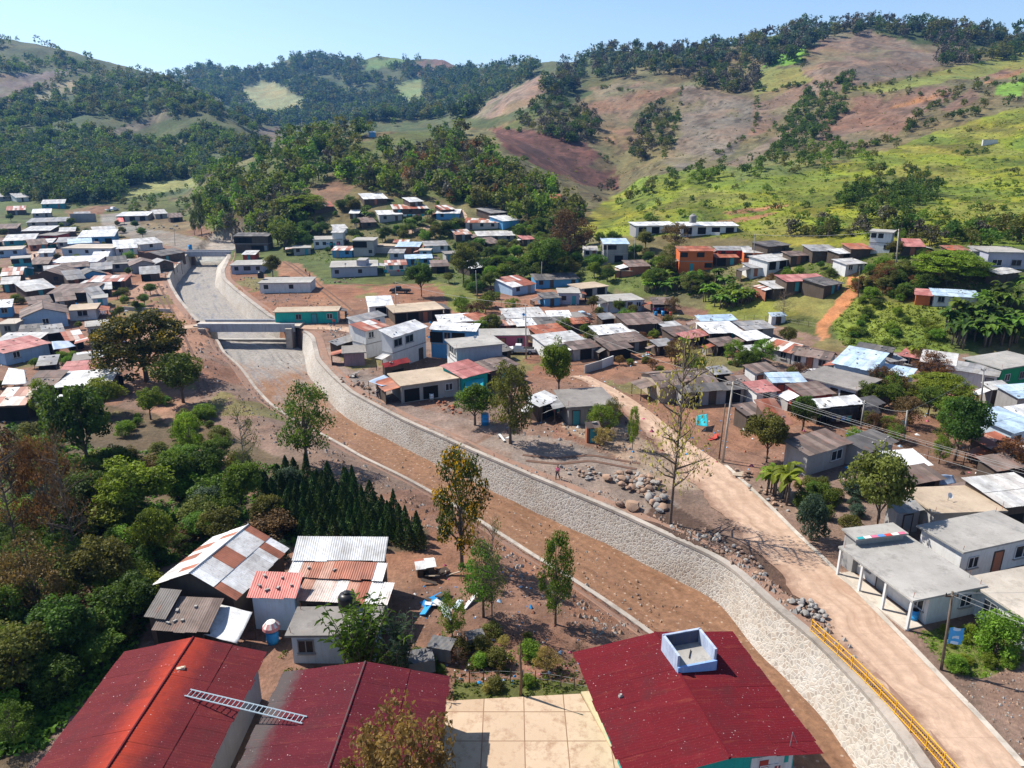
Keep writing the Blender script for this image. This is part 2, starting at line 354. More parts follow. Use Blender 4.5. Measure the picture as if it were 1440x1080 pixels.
W = {k: dirty('wall_' + k, c, .88, v, .5, True, .2, d, a) for k, (c, v, d, a) in {
 'white': ((.66, .66, .65), .22, (.25, .2, .16), .4), 'grey': ((.31, .305, .30), .35, (.13, .11, .1), .45), 'block': ((.38, .365, .35), .3, (.2, .16, .13), .4),
 'blue': ((.34, .47, .62), .25, (.2, .2, .2), .35), 'paleblue': ((.50, .60, .68), .2, (.25, .23, .22), .4), 'sky': ((.10, .30, .52), .3, (.1, .1, .12), .3),
 'turq': ((.02, .38, .33), .3, (.04, .1, .1), .35), 'green': ((.02, .27, .12), .3, (.03, .06, .05), .4), 'teal': ((.06, .30, .34), .3, (.08, .1, .1), .4),
 'pink': ((.50, .12, .19), .3, (.2, .08, .1), .35), 'mauve': ((.33, .22, .245), .35, (.12, .08, .08), .5), 'lilac': ((.37, .38, .46), .25, (.2, .19, .19), .4),
 'orange': ((.62, .145, .04), .3, (.25, .1, .06), .35), 'red': ((.42, .06, .045), .35, (.15, .05, .04), .35), 'brick': ((.38, .15, .09), .35, (.16, .1, .07), .4),
 'wood': ((.105, .078, .06), .5, (.04, .03, .028), .5), 'tan': ((.42, .34, .26), .3, (.2, .15, .11), .45), 'cream': ((.60, .54, .40), .25, (.25, .2, .15), .4)}.items()}
RF = {
 'white': sheet('sheet_white', [(.70, .71, .73), (.60, .61, .63), (.72, .72, .72), (.52, .525, .53)], .12),
 'dull': sheet('sheet_dull', [(.50, .50, .49), (.42, .42, .42), (.55, .54, .52), (.46, .44, .42)], .22),
 'grey': sheet('sheet_grey', [(.27, .27, .275), (.34, .335, .33), (.22, .22, .225), (.30, .285, .27)], .2),
 'dark': sheet('sheet_dark', [(.10, .095, .095), (.14, .13, .125), (.08, .078, .08), (.17, .155, .145)], .22, .7),
 'brown': sheet('sheet_brown', [(.15, .108, .095), (.19, .145, .125), (.115, .09, .08), (.225, .17, .15)], .32, .75),
 'rust': sheet('sheet_rust', [(.34, .105, .055), (.27, .085, .05), (.40, .16, .10), (.30, .14, .10)], .5, .75),
 'rustmix': sheet('sheet_rustmix', [(.62, .60, .58), (.36, .12, .07), (.68, .68, .68), (.30, .10, .06), (.55, .45, .40), (.42, .22, .16)], .42),
 'barnmix': sheet('sheet_barn', [(.70, .70, .70), (.78, .78, .79), (.62, .61, .60), (.74, .74, .74), (.34, .13, .08), (.66, .65, .64)], .3),
 'red': sheet('sheet_red', [(.33, .035, .035), (.29, .03, .03), (.36, .05, .04), (.31, .045, .035)], .05, .6),
 'pink': sheet('sheet_pink', [(.56, .155, .13), (.60, .18, .15), (.5, .13, .11)], .1),
 'blue': sheet('sheet_blue', [(.42, .54, .66), (.48, .58, .69), (.37, .49, .62)], .06),
 'rustpink': sheet('sheet_rustpink', [(.42, .17, .16), (.36, .13, .12), (.46, .21, .19)], .2, .7)}
# ------------------------------------------------------------------ channel lines, as x(Y)
def line(px, z): 
    p = [plane(u, v, z) for u, v in px]; p.sort(key=lambda q: q.y); return np.array([q.y for q in p]), np.array([q.x for q in p])
ZB = -4.0; ZL = -1.8
RT = line([(264+56,357),(320,362),(311,380),(313,392),(327,405),(352,425),(380,446),(412,459),(430,467),(438,474),(445,505),(465,527),(490,550),(527,570),(565,590),(600,605),(660,632),(720,658),(780,683),(872,722),(931,750),(1000,780),(1027,796),(1055,823),(1101,865),(1137,892),(1192,947),(1238,997),(1284,1060),(1330,1130),(1390,1230)], 0.0)
RB = line([(308,362),(302,380),(301,402),(317,420),(350,450),(395,475),(424,487),(431,527),(447,545),(465,568),(480,584),(515,605),(565,627),(600,641),(660,674),(720,703),(780,729),(872,766),(931,791),(977,819),(1000,837),(1027,869),(1055,910),(1101,956),(1147,1002),(1183,1052),(1200,1080),(1235,1130),(1300,1230)], ZB)
LTu = line([(268,350),(264,357),(255,367),(243,380),(238,390),(242,402),(253,420),(267,437),(280,452)], 0.0)
LTd = line([(306,477),(315,495),(340,517),(360,545),(380,567),(400,581),(435,601),(472,620),(515,645),(552,662),(600,687),(660,722),(735,770),(808,815),(860,849),(917,890),(985,940),(1060,1010),(1130,1100),(1200,1200)], ZL)
yl = np.concatenate([LTd[0], LTu[0]]); xl = np.concatenate([LTd[1], LTu[1]])
o_ = np.argsort(yl); LT = (yl[o_], xl[o_])
def sm(l, s=1.5):
    yy = np.arange(l[0][0], l[0][-1], .5); xx = np.interp(yy, *l); k = np.exp(-(np.arange(-8, 9) / 4.0) ** 2); k /= k.sum()
    return yy, np.convolve(np.pad(xx, 8, mode='edge'), k, 'valid')
RT, RB, LT = sm(RT), sm(RB), sm(LT)
YC0, YC1 = 28.0, plane(290, 357, 0).y + 2
YBR = plane(360, 458, 0).y           # lower bridge
def xrt(y): return np.interp(y, *RT)
def xrb(y): return np.minimum(np.interp(y, *RB), xrt(y) - .55)
def xlt(y): return np.interp(y, *LT)
def zlt(y): return np.where(np.asarray(y) < YBR - 3, ZL, 0.0)
# ------------------------------------------------------------------ carve the ground
inY = (GYY > 20) & (GYY < YC1)
dL = GX - xlt(GYY); dR = xrt(GYY) - GX
bank = np.where(dL < 0, np.clip(1 + dL / 7, 0, 1), 0) * np.where(GYY < YBR - 3, 1, 0)
Zc = ZBASE + bank * (ZL - .05) * (inY)
ZBASE = Zc.copy()
mg = np.where(GYY < 90, .35, .7)
ins = inY & (dL > -mg) & (dR > -mg)
ZT = np.where(ins, -7.0, Zc)
rmp = (GYY >= YC1) & (GYY < YC1 + 40) & (GX > xlt(YC1 - 3) + .8 - (GYY - YC1) * .25) & (GX < xrt(YC1 - 3) - .5)
ZT = np.where(rmp, np.minimum(Zc, -3.4 + (GYY - YC1) * .085), ZT)
yroad = None
# ------------------------------------------------------------------ land cover (colour by what grows or lies there)
U, Vv, _d = project(GX, GYY, Zc)
nz1 = fbm(GX / 14, GYY / 14, 3, 21) - .5; nz2 = fbm(GX / 14 + 40, GYY / 14, 3, 22) - .5
jf = np.where(GYY > 250, .5, 1.0); Uj = U + nz1 * 16 * jf; Vj = Vv + nz2 * 11 * jf
def inpoly(x, y, poly):
    r = np.zeros(x.shape, bool); n = len(poly)
    for i in range(n):
        x0, y0 = poly[i]; x1, y1 = poly[(i + 1) % n]
        if y0 == y1: continue
        c = ((y0 > y) != (y1 > y)) & (x < (x1 - x0) * (y - y0) / (y1 - y0) + x0); r ^= c
    return r
SOIL = np.array((.185, .100, .067)); C = np.zeros(GX.shape + (3,)); C[:] = SOIL
big = fbm(GX / 45, GYY / 45, 4, 31)[..., None]
slope_m = GYY > yk[0][None]
C = np.where(slope_m[..., None], np.where(big > .5, (.075, .09, .024), (.13, .11, .048)), C)
dist = GYY > np.where(U < 420, 440, 560)
C = np.where(dist[..., None], np.where(big > .55, (.05, .07, .022), (.075, .085, .032)), C)
PAINT = [
 # near floor
 ((.12, .085, .05), [(-80,590),(120,560),(300,600),(390,640),(440,655),(520,700),(600,745),(600,775),(420,770),(345,760),(230,800),(190,920),(90,1000),(20,1100),(-300,1200)]),
 ((.24, .195, .165), [(650,645),(700,610),(800,620),(905,665),(985,740),(930,745),(830,705),(740,672)]),
 ((.26, .19, .155), [(490,470),(520,520),(560,560),(700,600),(650,640),(560,600),(480,550),(440,500)]),
 ((.31, .18, .12), [(230,380),(300,470),(250,540),(290,620),(400,700),(300,690),(240,600),(190,560),(180,400)]),
 ((.13, .14, .035), [(1290,885),(1370,880),(1440,890),(1440,930),(1380,955),(1330,945)]),
 ((.10, .11, .03), [(640,960),(760,955),(830,965),(825,985),(640,985)]),
 ((.10, .062, .045), [(930,700),(1000,740),(1100,800),(1180,880),(1200,920),(1150,895),(1060,820),(1020,785),(900,735)]),
 ((.30, .15, .085), [(390,365),(420,370),(500,440),(470,455),(430,420),(395,395)]),
 ((.17, .19, .035), [(990,420),(1080,415),(1130,440),(1080,452),(1000,450)]),
 ((.15, .20, .03), [(1165,440),(1200,420),(1330,432),(1340,500),(1200,495),(1180,480)]),
 ((.16, .18, .04), [(610,395),(660,400),(680,440),(640,440)]),
 ((.13, .15, .035), [(830,345),(990,380),(1000,400),(900,420),(820,395),(740,400),(700,380),(720,330)]),
 ((.18, .19, .06), [(1085,430),(1160,400),(1210,375),(1260,370),(1230,400),(1160,450)]),
 ((.40, .19, .085), [(1188,372),(1204,372),(1214,396),(1205,420),(1175,447),(1162,462),(1183,492),(1170,493),(1146,466),(1150,450),(1185,415),(1197,395)]),
 ((.16, .105, .08), [(985,740),(1060,790),(1110,850),(1170,900),(1150,895),(1085,850),(1030,800)]), ((.34, .24, .17), [(800,560),(880,600),(960,660),(1000,690),(940,690),(860,640),(790,600)]), ((.21, .155, .125), [(560,590),(640,620),(720,640),(720,655),(640,635),(560,605)]),
 # right-hand slopes
 ((.22, .18, .085), [(800,290),(800,150),(900,90),(1060,60),(1440,70),(1700,60),(1700,230),(1250,260),(1000,280),(880,300)]),
 ((.2, .222, .015), [(800,330),(840,290),(900,250),(960,238),(1060,235),(1150,225),(1250,212),(1330,180),(1440,150),(1700,130),(1700,352),(1440,345),(1100,346),(1040,334),(870,335)]),
 ((.15, .17, .03), [(1190,275),(1230,245),(1300,250),(1320,275),(1300,295),(1220,290)]),
 ((.15, .155, .05), [(1010,235),(1090,215),(1160,210),(1200,225),(1120,245),(1040,255)]),
 ((.25, .275, .03), [(1290,200),(1330,180),(1380,170),(1440,150),(1440,180),(1360,190),(1310,210)]),
 ((.30, .22, .16), [(1115,105),(1160,48),(1220,42),(1290,62),(1340,62),(1375,80),(1300,98),(1200,122),(1130,142)]),
 ((.22, .17, .13), [(1190,95),(1290,85),(1300,100),(1210,120)]),
 ((.15, .31, .035), [(1070,92),(1142,50),(1128,86),(1105,93)]),
 ((.24, .255, .07), [(1062,97),(1122,95),(1142,115),(1062,132)]),
 ((.285, .18, .12), [(1055,150),(1142,113),(1112,160),(1072,187),(1042,197)]),
 ((.285, .172, .118), [(1148,190),(1165,142),(1240,130),(1330,119),(1345,133),(1292,162),(1252,197),(1200,208),(1160,203)]),
 ((.285, .175, .12), [(1322,156),(1366,122),(1378,138),(1338,157)]),
 ((.25, .27, .06), [(1190,128),(1300,106),(1440,72),(1500,70),(1500,110),(1350,112),(1250,128)]),
 ((.35, .19, .12), [(1366,112),(1410,100),(1440,95),(1440,102),(1395,112)]),
 ((.17, .30, .04), [(1400,120),(1440,112),(1440,135),(1402,135)]),
 ((.265, .21, .155), [(958,118),(1062,140),(1057,182),(1030,217),(960,238),(928,226),(960,190),(952,150)]),
 ((.31, .20, .125), [(806,156),(900,114),(962,122),(902,150),(880,165),(897,202),(880,212),(838,190)]),
 ((.205, .09, .065), [(688,179),(760,185),(822,200),(868,236),(872,268),(810,257),(758,236),(712,210)]),
 ((.35, .245, .18), [(662,166),(690,140),(765,102),(766,132),(742,150),(692,167)]),
 ((.265, .225, .095), [(640,178),(690,181),(712,211),(760,238),(824,270),(790,275),(720,240),(660,200)]),
 ((.29, .225, .13), [(828,122),(870,117),(892,127),(842,141)]),
 ((.31, .215, .14), [(1018,233),(1130,170),(1162,164),(1112,197),(1040,237)]),
 # left and far hills
 ((.30, .23, .19), [(-60,105),(50,103),(112,95),(60,126),(20,141),(-60,155)]), ((.39, .34, .20), [(40,143),(75,120),(132,105),(104,126),(60,143)]),
 ((.28, .23, .15), [(125,193),(236,153),(244,163),(182,190)]), ((.33, .34, .16), [(335,125),(380,115),(428,138),(424,160),(370,166),(352,146)]),
 ((.27, .16, .115), [(575,88),(636,77),(642,98),(592,102)]), ((.14, .22, .06), [(510,86),(576,78),(562,94),(520,98)]), ((.20, .24, .09), [(553,122),(592,105),(594,142),(565,147)]),
 ((.25, .19, .13), [(355,180),(400,180),(395,200),(370,200)]), ((.36, .35, .12), [(168,272),(182,262),(272,250),(280,262),(176,279)]),
 ((.33, .18, .105), [(90,296),(140,288),(165,292),(140,300),(95,305)]), ((.29, .26, .22), [(140,300),(165,300),(200,318),(260,330),(330,348),(300,358),(230,345),(180,335),(145,315)]),
 ((.25, .15, .10), [(180,305),(270,310),(330,340),(290,335),(200,320)]), ((.30, .19, .12), [(410,270),(470,255),(500,262),(480,285),(420,290)]),
]
for i_, (c, poly) in enumerate(PAINT):
    k_ = .62 if c[0] > .2 and i_ > 16 else .8 if i_ > 16 else .8
    C[inpoly(Uj, Vj, poly)] = np.array(c) * k_
gs = inpoly(Uj, Vj, [(800,330),(840,290),(900,250),(960,238),(1060,235),(1150,225),(1250,212),(1330,180),(1440,150),(1700,130),(1700,352),(1440,345),(1100,346),(1040,334),(870,335)])
m1 = fbm(GX / 22, GYY / 40, 4, 91)[..., None]; m2 = fbm(GX / 9, GYY / 16, 4, 92)[..., None]; gsm = gs[..., None]
C = np.where(gsm & (m1 > .53), C * .45 + .55 * np.array((.08, .125, .02)), C); C = np.where(gsm & (m1 < .43), C * .55 + .45 * np.array((.19, .165, .045)), C); C = np.where(gsm & (m2 > .6), C * .6, C)
for q in ([(1020,300),(1100,290),(1110,293),(1025,304)],[(960,330),(1010,312),(1090,300),(1095,303),(1015,317),(965,335)],[(1380,318),(1440,315),(1440,322),(1385,324)],[(1250,150),(1330,128),(1334,131),(1252,156)],[(1385,112),(1440,98),(1440,103),(1388,117)]):
    C[inpoly(Uj, Vj, q)] = (.27, .13, .06)
br = slope_m & (C[..., 0] > C[..., 1] * 1.15) & (GYY > 250); rl1 = fbm(GX / 7, GYY / 24, 4, 96); rl2 = fbm(GX / 4, GYY / 7, 3, 97)
C = C * np.where(br, .66 + .55 * rl1, 1)[..., None]; C = np.where((br & (rl1 + .5 * rl2 > .84))[..., None], C * .55, C); C = np.where((br & (fbm(GX / 30, GYY / 50, 4, 98) > .62))[..., None], C * .65 + .35 * np.array((.14, .135, .05)), C)
# rough the slopes with tussocks of greener and drier growth
tus = fbm(GX / 5, GYY / 5, 3, 41)[..., None]; gr = (slope_m & (GYY < 520))[..., None]
C = C * np.where(gr, .72 + .56 * tus, 1.0)
mixs = fbm(GX / 30, GYY / 30, 4, 95)[..., None]; fl_ = ((~slope_m) & (np.abs(C - SOIL).sum(-1) < 1e-6))[..., None]
C = np.where(fl_ & (mixs > .55), C * .5 + .5 * np.array((.16, .125, .10)), C); C = np.where(fl_ & (mixs < .42), C * .4 + .6 * np.array((.215, .10, .055)), C)
floorg = (~slope_m) & (fbm(GX / 12, GYY / 12, 4, 51) > .66) & (dL * dR < 0) & (GYY > 95)
C[floorg] = (.15, .125, .05)
C[rmp] = (.30, .27, .235)
V3 = np.stack([GX, GYY, ZT], -1).reshape(-1, 3)
i0 = (np.arange(NY - 1)[:, None] * NA + np.arange(NA - 1)[None]).ravel()
ground = link('ground', npmesh('ground', V3, np.stack([i0, i0 + 1, i0 + 1 + NA, i0 + NA], 1), True, None, C.reshape(-1, 3)), [M_GROUND]); tag(ground, kind='structure')
# ------------------------------------------------------------------ strips
def strip(name, A, B, nx, mat, zoff=0.0, drape=False, uvs=None, col=None, parent=None):
    """lofts between two equal-length polylines A and B"""
    A = np.array(A, float); B = np.array(B, float); n = len(A); t = np.linspace(0, 1, nx + 1)
    P = A[:, None] * (1 - t)[None, :, None] + B[:, None] * t[None, :, None]
    if drape: P[..., 2] = gz(P[..., 0], P[..., 1])
    P[..., 2] += zoff
    mid = P[:, nx // 2]; s = np.concatenate([[0], np.cumsum(np.linalg.norm(np.diff(mid, axis=0), axis=1))])
    wd = np.linalg.norm(B - A, axis=1)
    uv = np.stack([t[None] * wd[:, None], np.repeat(s[:, None], nx + 1, 1)], -1)
    i = (np.arange(n - 1)[:, None] * (nx + 1) + np.arange(nx)[None]).ravel()
    Fq = np.stack([i, i + 1, i + nx + 2, i + nx + 1], 1)
    c = None if col is None else np.repeat(np.repeat(np.asarray(col)[:, None], nx + 1, 1).reshape(-1, 1), 3, 1)
    return link(name, npmesh(name, P.reshape(-1, 3), Fq, True, None, c, uv.reshape(-1, 2)), [mat], parent)
M_BANK = dirty('bank_soil', (.27, .16, .115), .95, .4, .8, False, .6)
ys = np.arange(YC0, YC1 + .5, .75)
f3 = lambda x, y, z: np.stack([x, y, np.broadcast_to(z, x.shape)], 1)
bcol = np.clip((np.interp(ys, [28, 95, 128, YBR, 260], [.95, .8, .45, .12, .08])), 0, 1)
bed = strip('river_bed', f3(xlt(ys) - .3, ys, ZB), f3(xrb(ys) + .4, ys, ZB), 14, M_BED, 0, False, None, bcol); tag(bed, kind='structure')
vs = bed.data.vertices
co = np.zeros(len(vs) * 3); vs.foreach_get('co', co); co = co.reshape(-1, 3); co[:, 2] += (fbm(co[:, 0] / 3, co[:, 1] / 6, 3, 61) - .5) * .5; vs.foreach_set('co', co.ravel()); bed.data.update()

def wall_piece(name, label, y0, y1, top, bot, zt, zb, crest, side):
    """battered masonry wall: face and mortar crest as parts"""
    y = np.arange(y0, y1 + .01, .75); r = empty(name, (float(top(y).mean()), float(y.mean()), 0), 0, label, 'wall')
    off = np.array(r.location)[None]
    zt_ = zt(y) if callable(zt) else np.full(y.shape, zt)
    wob = (fbm(y / 2.2, y * 0, 2, 71) - .5) * .18
    T = f3(top(y), y, 0.0); T[:, 2] = zt_ + .06 + wob * .3; Bm = f3(bot(y), y, zb - .5); O = T.copy(); O[:, 0] += side * crest; O2 = O.copy(); O2[:, 2] -= .9
    a, b = (Bm, T) if side > 0 else (T, Bm)
    st = strip('face', a - off, b - off, 6, M_STONE, 0, False, None, None, r)
    V = []; n = len(y)
    T2 = T.copy(); T2[:, 2] += .05; T2[:, 0] -= side * .1; T3 = T2.copy(); T3[:, 2] -= .28; Ow = O.copy(); Ow[:, 2] += .03; Ow2 = Ow.copy(); Ow2[:, 2] -= .12
    Fl = O.copy(); Fl[:, 0] += side * 1.5; Fl[:, 2] = gz(Fl[:, 0], Fl[:, 1]) + .07 + (fbm(y, y * 0 + side, 2, 5) - .5) * .1; F2 = Fl.copy(); F2[:, 0] += side * .7; F2[:, 2] -= .6
    rows = [T3, T2, Ow, Ow2, Fl, F2]
    if side < 0: rows = rows[::-1]
    fm = np.tile([0, 0, 0, 1, 1] if side > 0 else [1, 1, 0, 0, 0], n - 1)
    P = np.stack(rows, 1) - off[:, None]; i = (np.arange(n - 1)[:, None] * 6 + np.arange(5)[None]).ravel()
    link('crest', npmesh('crest', P.reshape(-1, 3), np.stack([i, i + 1, i + 7, i + 6], 1), False, fm), [M_CREST, M_BANK], r)
    return r
wall_piece('retaining_wall', 'long curving pale stone wall along the right bank below the bridge', YC0, YBR - 4.0, xrt, xrb, 0.0, ZB, .7, 1)
wall_piece('retaining_wall', 'sunlit stone wall on the right bank between the two bridges', YBR + 4.0, YC1 - 3, xrt, xrb, 0.0, ZB, 1.0, 1)
wall_piece('retaining_wall', 'low concrete edged wall on the left bank below the bridge', YC0, YBR - 4.0, xlt, lambda y: xlt(y) + .5, zlt, ZB, .42, -1)
wall_piece('retaining_wall', 'bowed grey stone wall on the left bank upstream of the lower bridge', YBR + 4.0, YC1 - 3, xlt, lambda y: xlt(y) + 1.0, 0.0, ZB, .7, -1)
# ------------------------------------------------------------------ roads
def dense(px, n):
    p = np.array([hit(u, v) for u, v in px]); s = np.concatenate([[0], np.cumsum(np.linalg.norm(np.diff(p, axis=0), axis=1))]); t = np.linspace(0, s[-1], n)
    q = np.stack([np.interp(t, s, p[:, k]) for k in range(3)], 1); k = np.exp(-(np.arange(-6, 7) / 3.0) ** 2); k /= k.sum()
    for c in range(2): q[:, c] = np.convolve(np.pad(q[:, c], 6, mode='reflect', reflect_type='odd'), k, 'valid')
    return q
def wob(q, amp, sd):
    q = q.copy(); q[:, 0] += (fbm(q[:, 1] / 2.5, q[:, 1] * 0 + sd, 3, 13) - .5) * amp; return q
rl = dense([(802,529),(845,555),(885,585),(912,617),(945,655),(982,690),(1037,750),(1096,800),(1147,865),(1192,912),(1238,965),(1344,1085),(1420,1180)], 120)
rr = dense([(828,529),(870,550),(912,577),(972,625),(1023,658),(1073,704),(1128,759),(1192,819),(1266,894),(1325,956),(1380,1012),(1440,1080),(1520,1180)], 120)
tag(strip('road', wob(rl, 2.2, 1), rr, 8, M_ROAD, .07, True), kind='structure')
def band(px, w, n=60, name='path', mat=None, zo=.06, nx=4):
    q = dense(px, n); d = np.gradient(q, axis=0); d[:, 2] = 0; d /= np.linalg.norm(d, axis=1)[:, None] + 1e-9; nr = np.stack([-d[:, 1], d[:, 0], d[:, 2]], 1)
    wv = w * (1 + .25 * (fbm(np.arange(n) / 4.0, np.zeros(n), 2, 5) - .5))[:, None] / 2
    return tag(strip(name, q + nr * wv, q - nr * wv, nx, mat or M_ROAD, zo, True), kind='structure')
band([(1020,655),(1071,702),(1126,757),(1190,817),(1264,892),(1323,954),(1378,1010),(1440,1080)], .45, 80, 'road_edge', M_CONCL, .14, 2)
band([(200,468),(245,461),(285,458),(306,456)], 3.6, 30); band([(415,457),(440,460),(485,462),(520,470)], 3.6, 30)
band([(60,425),(30,395),(35,370),(62,345),(75,325)], 3.2); band([(90,335),(70,325),(60,318)], 3.0, 20)
band([(560,330),(590,322),(625,316),(652,306),(646,296)], 3.0)
M_RUT = dirty('rut_soil', (.135, .075, .052), .95, .4, .9, False, .6)
for px in ([(398,368),(432,392),(468,422),(500,448)],[(405,368),(439,391),(476,421),(508,446)],[(470,395),(520,402),(560,398)],[(1290,560),(1240,575),(1215,600)],[(760,505),(800,508),(850,500),(900,505),(960,500)],[(765,511),(805,514),(855,507),(905,512),(960,508)],[(215,400),(240,450),(262,500),(285,560)],[(222,398),(248,448),(271,498),(296,556)],[(735,640),(780,645),(830,640),(900,652)],[(740,648),(785,653),(830,648),(895,660)]):
    band(px, .5, 50, 'track', M_RUT, .05, 2)
# ------------------------------------------------------------------ bridges
def bridge(label, ya, u0, u1, v, deckz, w):
    xa = xlt(ya) - .6; xb = xrt(ya) + .8; L = float(xb - xa); r = empty('bridge', (float(xa + xb) / 2, ya, 0), 0, label, 'bridge')
    MB().box((0, 0, deckz), (L + 3, w, .35)).build('deck', M_CONCL, r)
    for s in (-1, 1): MB().box((0, s * (w / 2 + .05), deckz - .22), (L + 1, .3, 1.7)).box((0, s * (w / 2 + .05), deckz + .61), (L + 1.2, .4, .08)).build('parapet', dirty('bridge_paint', (.40, .42, .46), .8), r)
    for s in (-1, 1):
        m = MB().box((s * (L / 2 - .55), 0, -2.4), (1.3, w + 2.6, 5.0)); m.build('abutment', M_CREST, r)
    MB().box((0, w / 2 + 1.2, -4.05), (L - 1.6, 1.2, .9)).build('sill', M_CONC, r)
    return r
bridge('lower concrete road bridge across the channel', YBR, 306, 412, 458, .25, 3.8)
bridge('far concrete road bridge across the channel upstream', float(YC1 - 1), 265, 316, 360, .3, 3.6)
# ------------------------------------------------------------------ houses
FOOT = []          # footprints (x, y, radius) so that plants keep off them
HREP = []
def perp_box(FL, FR, B, h, rise, mult=1.0):
    Pm = hit((FL[0] + FR[0]) / 2, (FL[1] + FR[1]) / 2, h); ze = Pm.z
    P0 = plane(*FL, ze); P1 = plane(*FR, ze); ax = P1 - P0; ax.z = 0; wd = ax.length; ax.normalize(); ay = Vector((-ax.y, ax.x, 0))
    PB = plane(*B, ze + rise); d = max((PB - P0).dot(ay), .8) * mult
    return P0, ax, ay, wd, d, ze
def sheet_roof(m, planes, t=.05, sw=.85, ragged=.12, seed=0):
    """each plane: (eave-left, eave-right, ridge-right, ridge-left); laid as overlapping sheets of separate length and tone"""
    rr_ = random.Random(seed); V = []; F = []; uv = []; col = []
    for a, b, c, d in planes:
        a, b, c, d = map(Vector, (a, b, c, d)); n = (b - a).cross(d - a).normalized(); n = -n if n.z < 0 else n
        L = (b - a).length; k = max(1, round(L / sw)); H = (d - a).length; rows = 2 if H > 3.2 else 1
        for i in range(k):
            for r in range(rows):
                p = lambda s, q: (a.lerp(b, s)).lerp(d.lerp(c, s), q)
                s0 = max(0, i / k - .002); s1 = min(1, (i + 1) / k + .002)
                q0 = (r / rows - (.02 if r else rr_.uniform(0, ragged) / max(H, 1))); q1 = (r + 1) / rows
                off = n * (.03 * r + (rr_.uniform(.004, .03) if rr_.random() < .2 else 0)); g = rr_.random()
                Q = [p(s0, q0) + off, p(s1, q0) + off, p(s1, q1) + off, p(s0, q1) + off]; bi = len(V)
                V += [tuple(x) for x in Q] + [tuple(x - n * t) for x in Q]
                F += [(bi, bi+1, bi+2, bi+3), (bi+7, bi+6, bi+5, bi+4)] + [(bi + j, bi + 4 + j, bi + 4 + (j + 1) % 4, bi + (j + 1) % 4) for j in range(4)]
                u0, u1 = s0 * L, s1 * L; w0, w1 = q0 * H, q1 * H
                uv += [(u0, w0), (u1, w0), (u1, w1), (u0, w1)] * 2; col += [(g, g, g)] * 8
    return npmesh('roof', V, F, False, None, np.array(col), np.array(uv))
def corr_roof(planes, seed=0, sw=.9, amp=1.0):
    """near roofs: real corrugations, sheets of separate length and tone"""
    rr_ = random.Random(seed); V = []; F = []; uv = []; col = []
    for a, b, c, d in planes:
        a, b, c, d = map(Vector, (a, b, c, d)); n = (b - a).cross(d - a).normalized(); n = -n if n.z < 0 else n
        L = (b - a).length; H = (d - a).length; rows = max(1, round(H / 2.6)); k = max(1, round(L / sw)); sub = 16
        for r in range(rows):
            for i in range(k):
                g = rr_.random(); q0 = max(-.08 / H, r / rows - .04) - (rr_.uniform(0, .16) / H if r == 0 else 0); q1 = (r + 1) / rows; lift = .022 * (r % 2) + rr_.uniform(0, .012); tl = rr_.uniform(-.008, .008)
                for j in range(sub + 1):
                    s = min(1.003, (i + j / sub * 1.03) / k); w = .022 * amp * math.sin(2 * math.pi * s * L / .19) + lift + tl * j / sub
                    for q in (q0, q1):
                        V.append(tuple(a.lerp(b, s).lerp(d.lerp(c, s), q) + n * (w + (.015 if q == q0 else 0)))); uv.append((s * L, q * H)); col.append((g, g, g))
                b0 = len(V) - 2 * (sub + 1)
                for j in range(sub): F.append((b0 + 2 * j, b0 + 2 * j + 2, b0 + 2 * j + 3, b0 + 2 * j + 1))
    return npmesh('roof', V, F, True, None, np.array(col), np.array(uv))
def opening(kind, x, y, z, face, wall_h, r, near, pm=None):
    """window or door fixed on a wall; face 0 front (-y), 1 right (+x), 2 left (-x), in the house's own axes"""
    M = {0: Matrix.Identity(4), 1: Matrix.Rotation(R(90), 4, 'Z'), 2: Matrix.Rotation(R(-90), 4, 'Z')}[face]
    T = Matrix.Translation((x, y, z)) @ M
    def put(o, par=None):
        o.parent = par or r
        if par is None: o.matrix_local = T
        return o
    if kind in 'wWo':
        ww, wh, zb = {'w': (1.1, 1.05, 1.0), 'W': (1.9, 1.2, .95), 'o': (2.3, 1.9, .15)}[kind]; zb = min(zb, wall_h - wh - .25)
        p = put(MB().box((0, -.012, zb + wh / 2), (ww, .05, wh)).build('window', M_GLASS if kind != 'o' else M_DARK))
        if near and kind != 'o':
            m = MB(); t = .07
            for sx in (-1, 0, 1): m.box((sx * ww / 2, -.05, zb + wh / 2), (t, .07, wh + t))
            for sz in (0, 1): m.box((0, -.052, zb + sz * wh), (ww, .068, t))
            put(m.build('frame', W['white'] if random.random() < .5 else M_IRON), p)
            put(MB().box((0, -.09, zb - .09), (ww + .25, .2, .09)).build('sill', M_CONC), p)
    else:
        dw = .95; dh = min(2.0, wall_h - .2)
        dm = pm or random.choice([M_WOODD, M_IRON, W['wood'], W['teal'], W['brick']])
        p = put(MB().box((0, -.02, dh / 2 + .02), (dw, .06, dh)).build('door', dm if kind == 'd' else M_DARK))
        if near: put(MB().box((-dw / 2 - .05, -.035, dh / 2), (.1, .09, dh)).box((dw / 2 + .05, -.035, dh / 2), (.1, .09, dh)).box((0, -.035, dh + .05), (dw + .2, .088, .1)).build('door_frame', W['wood']), p)
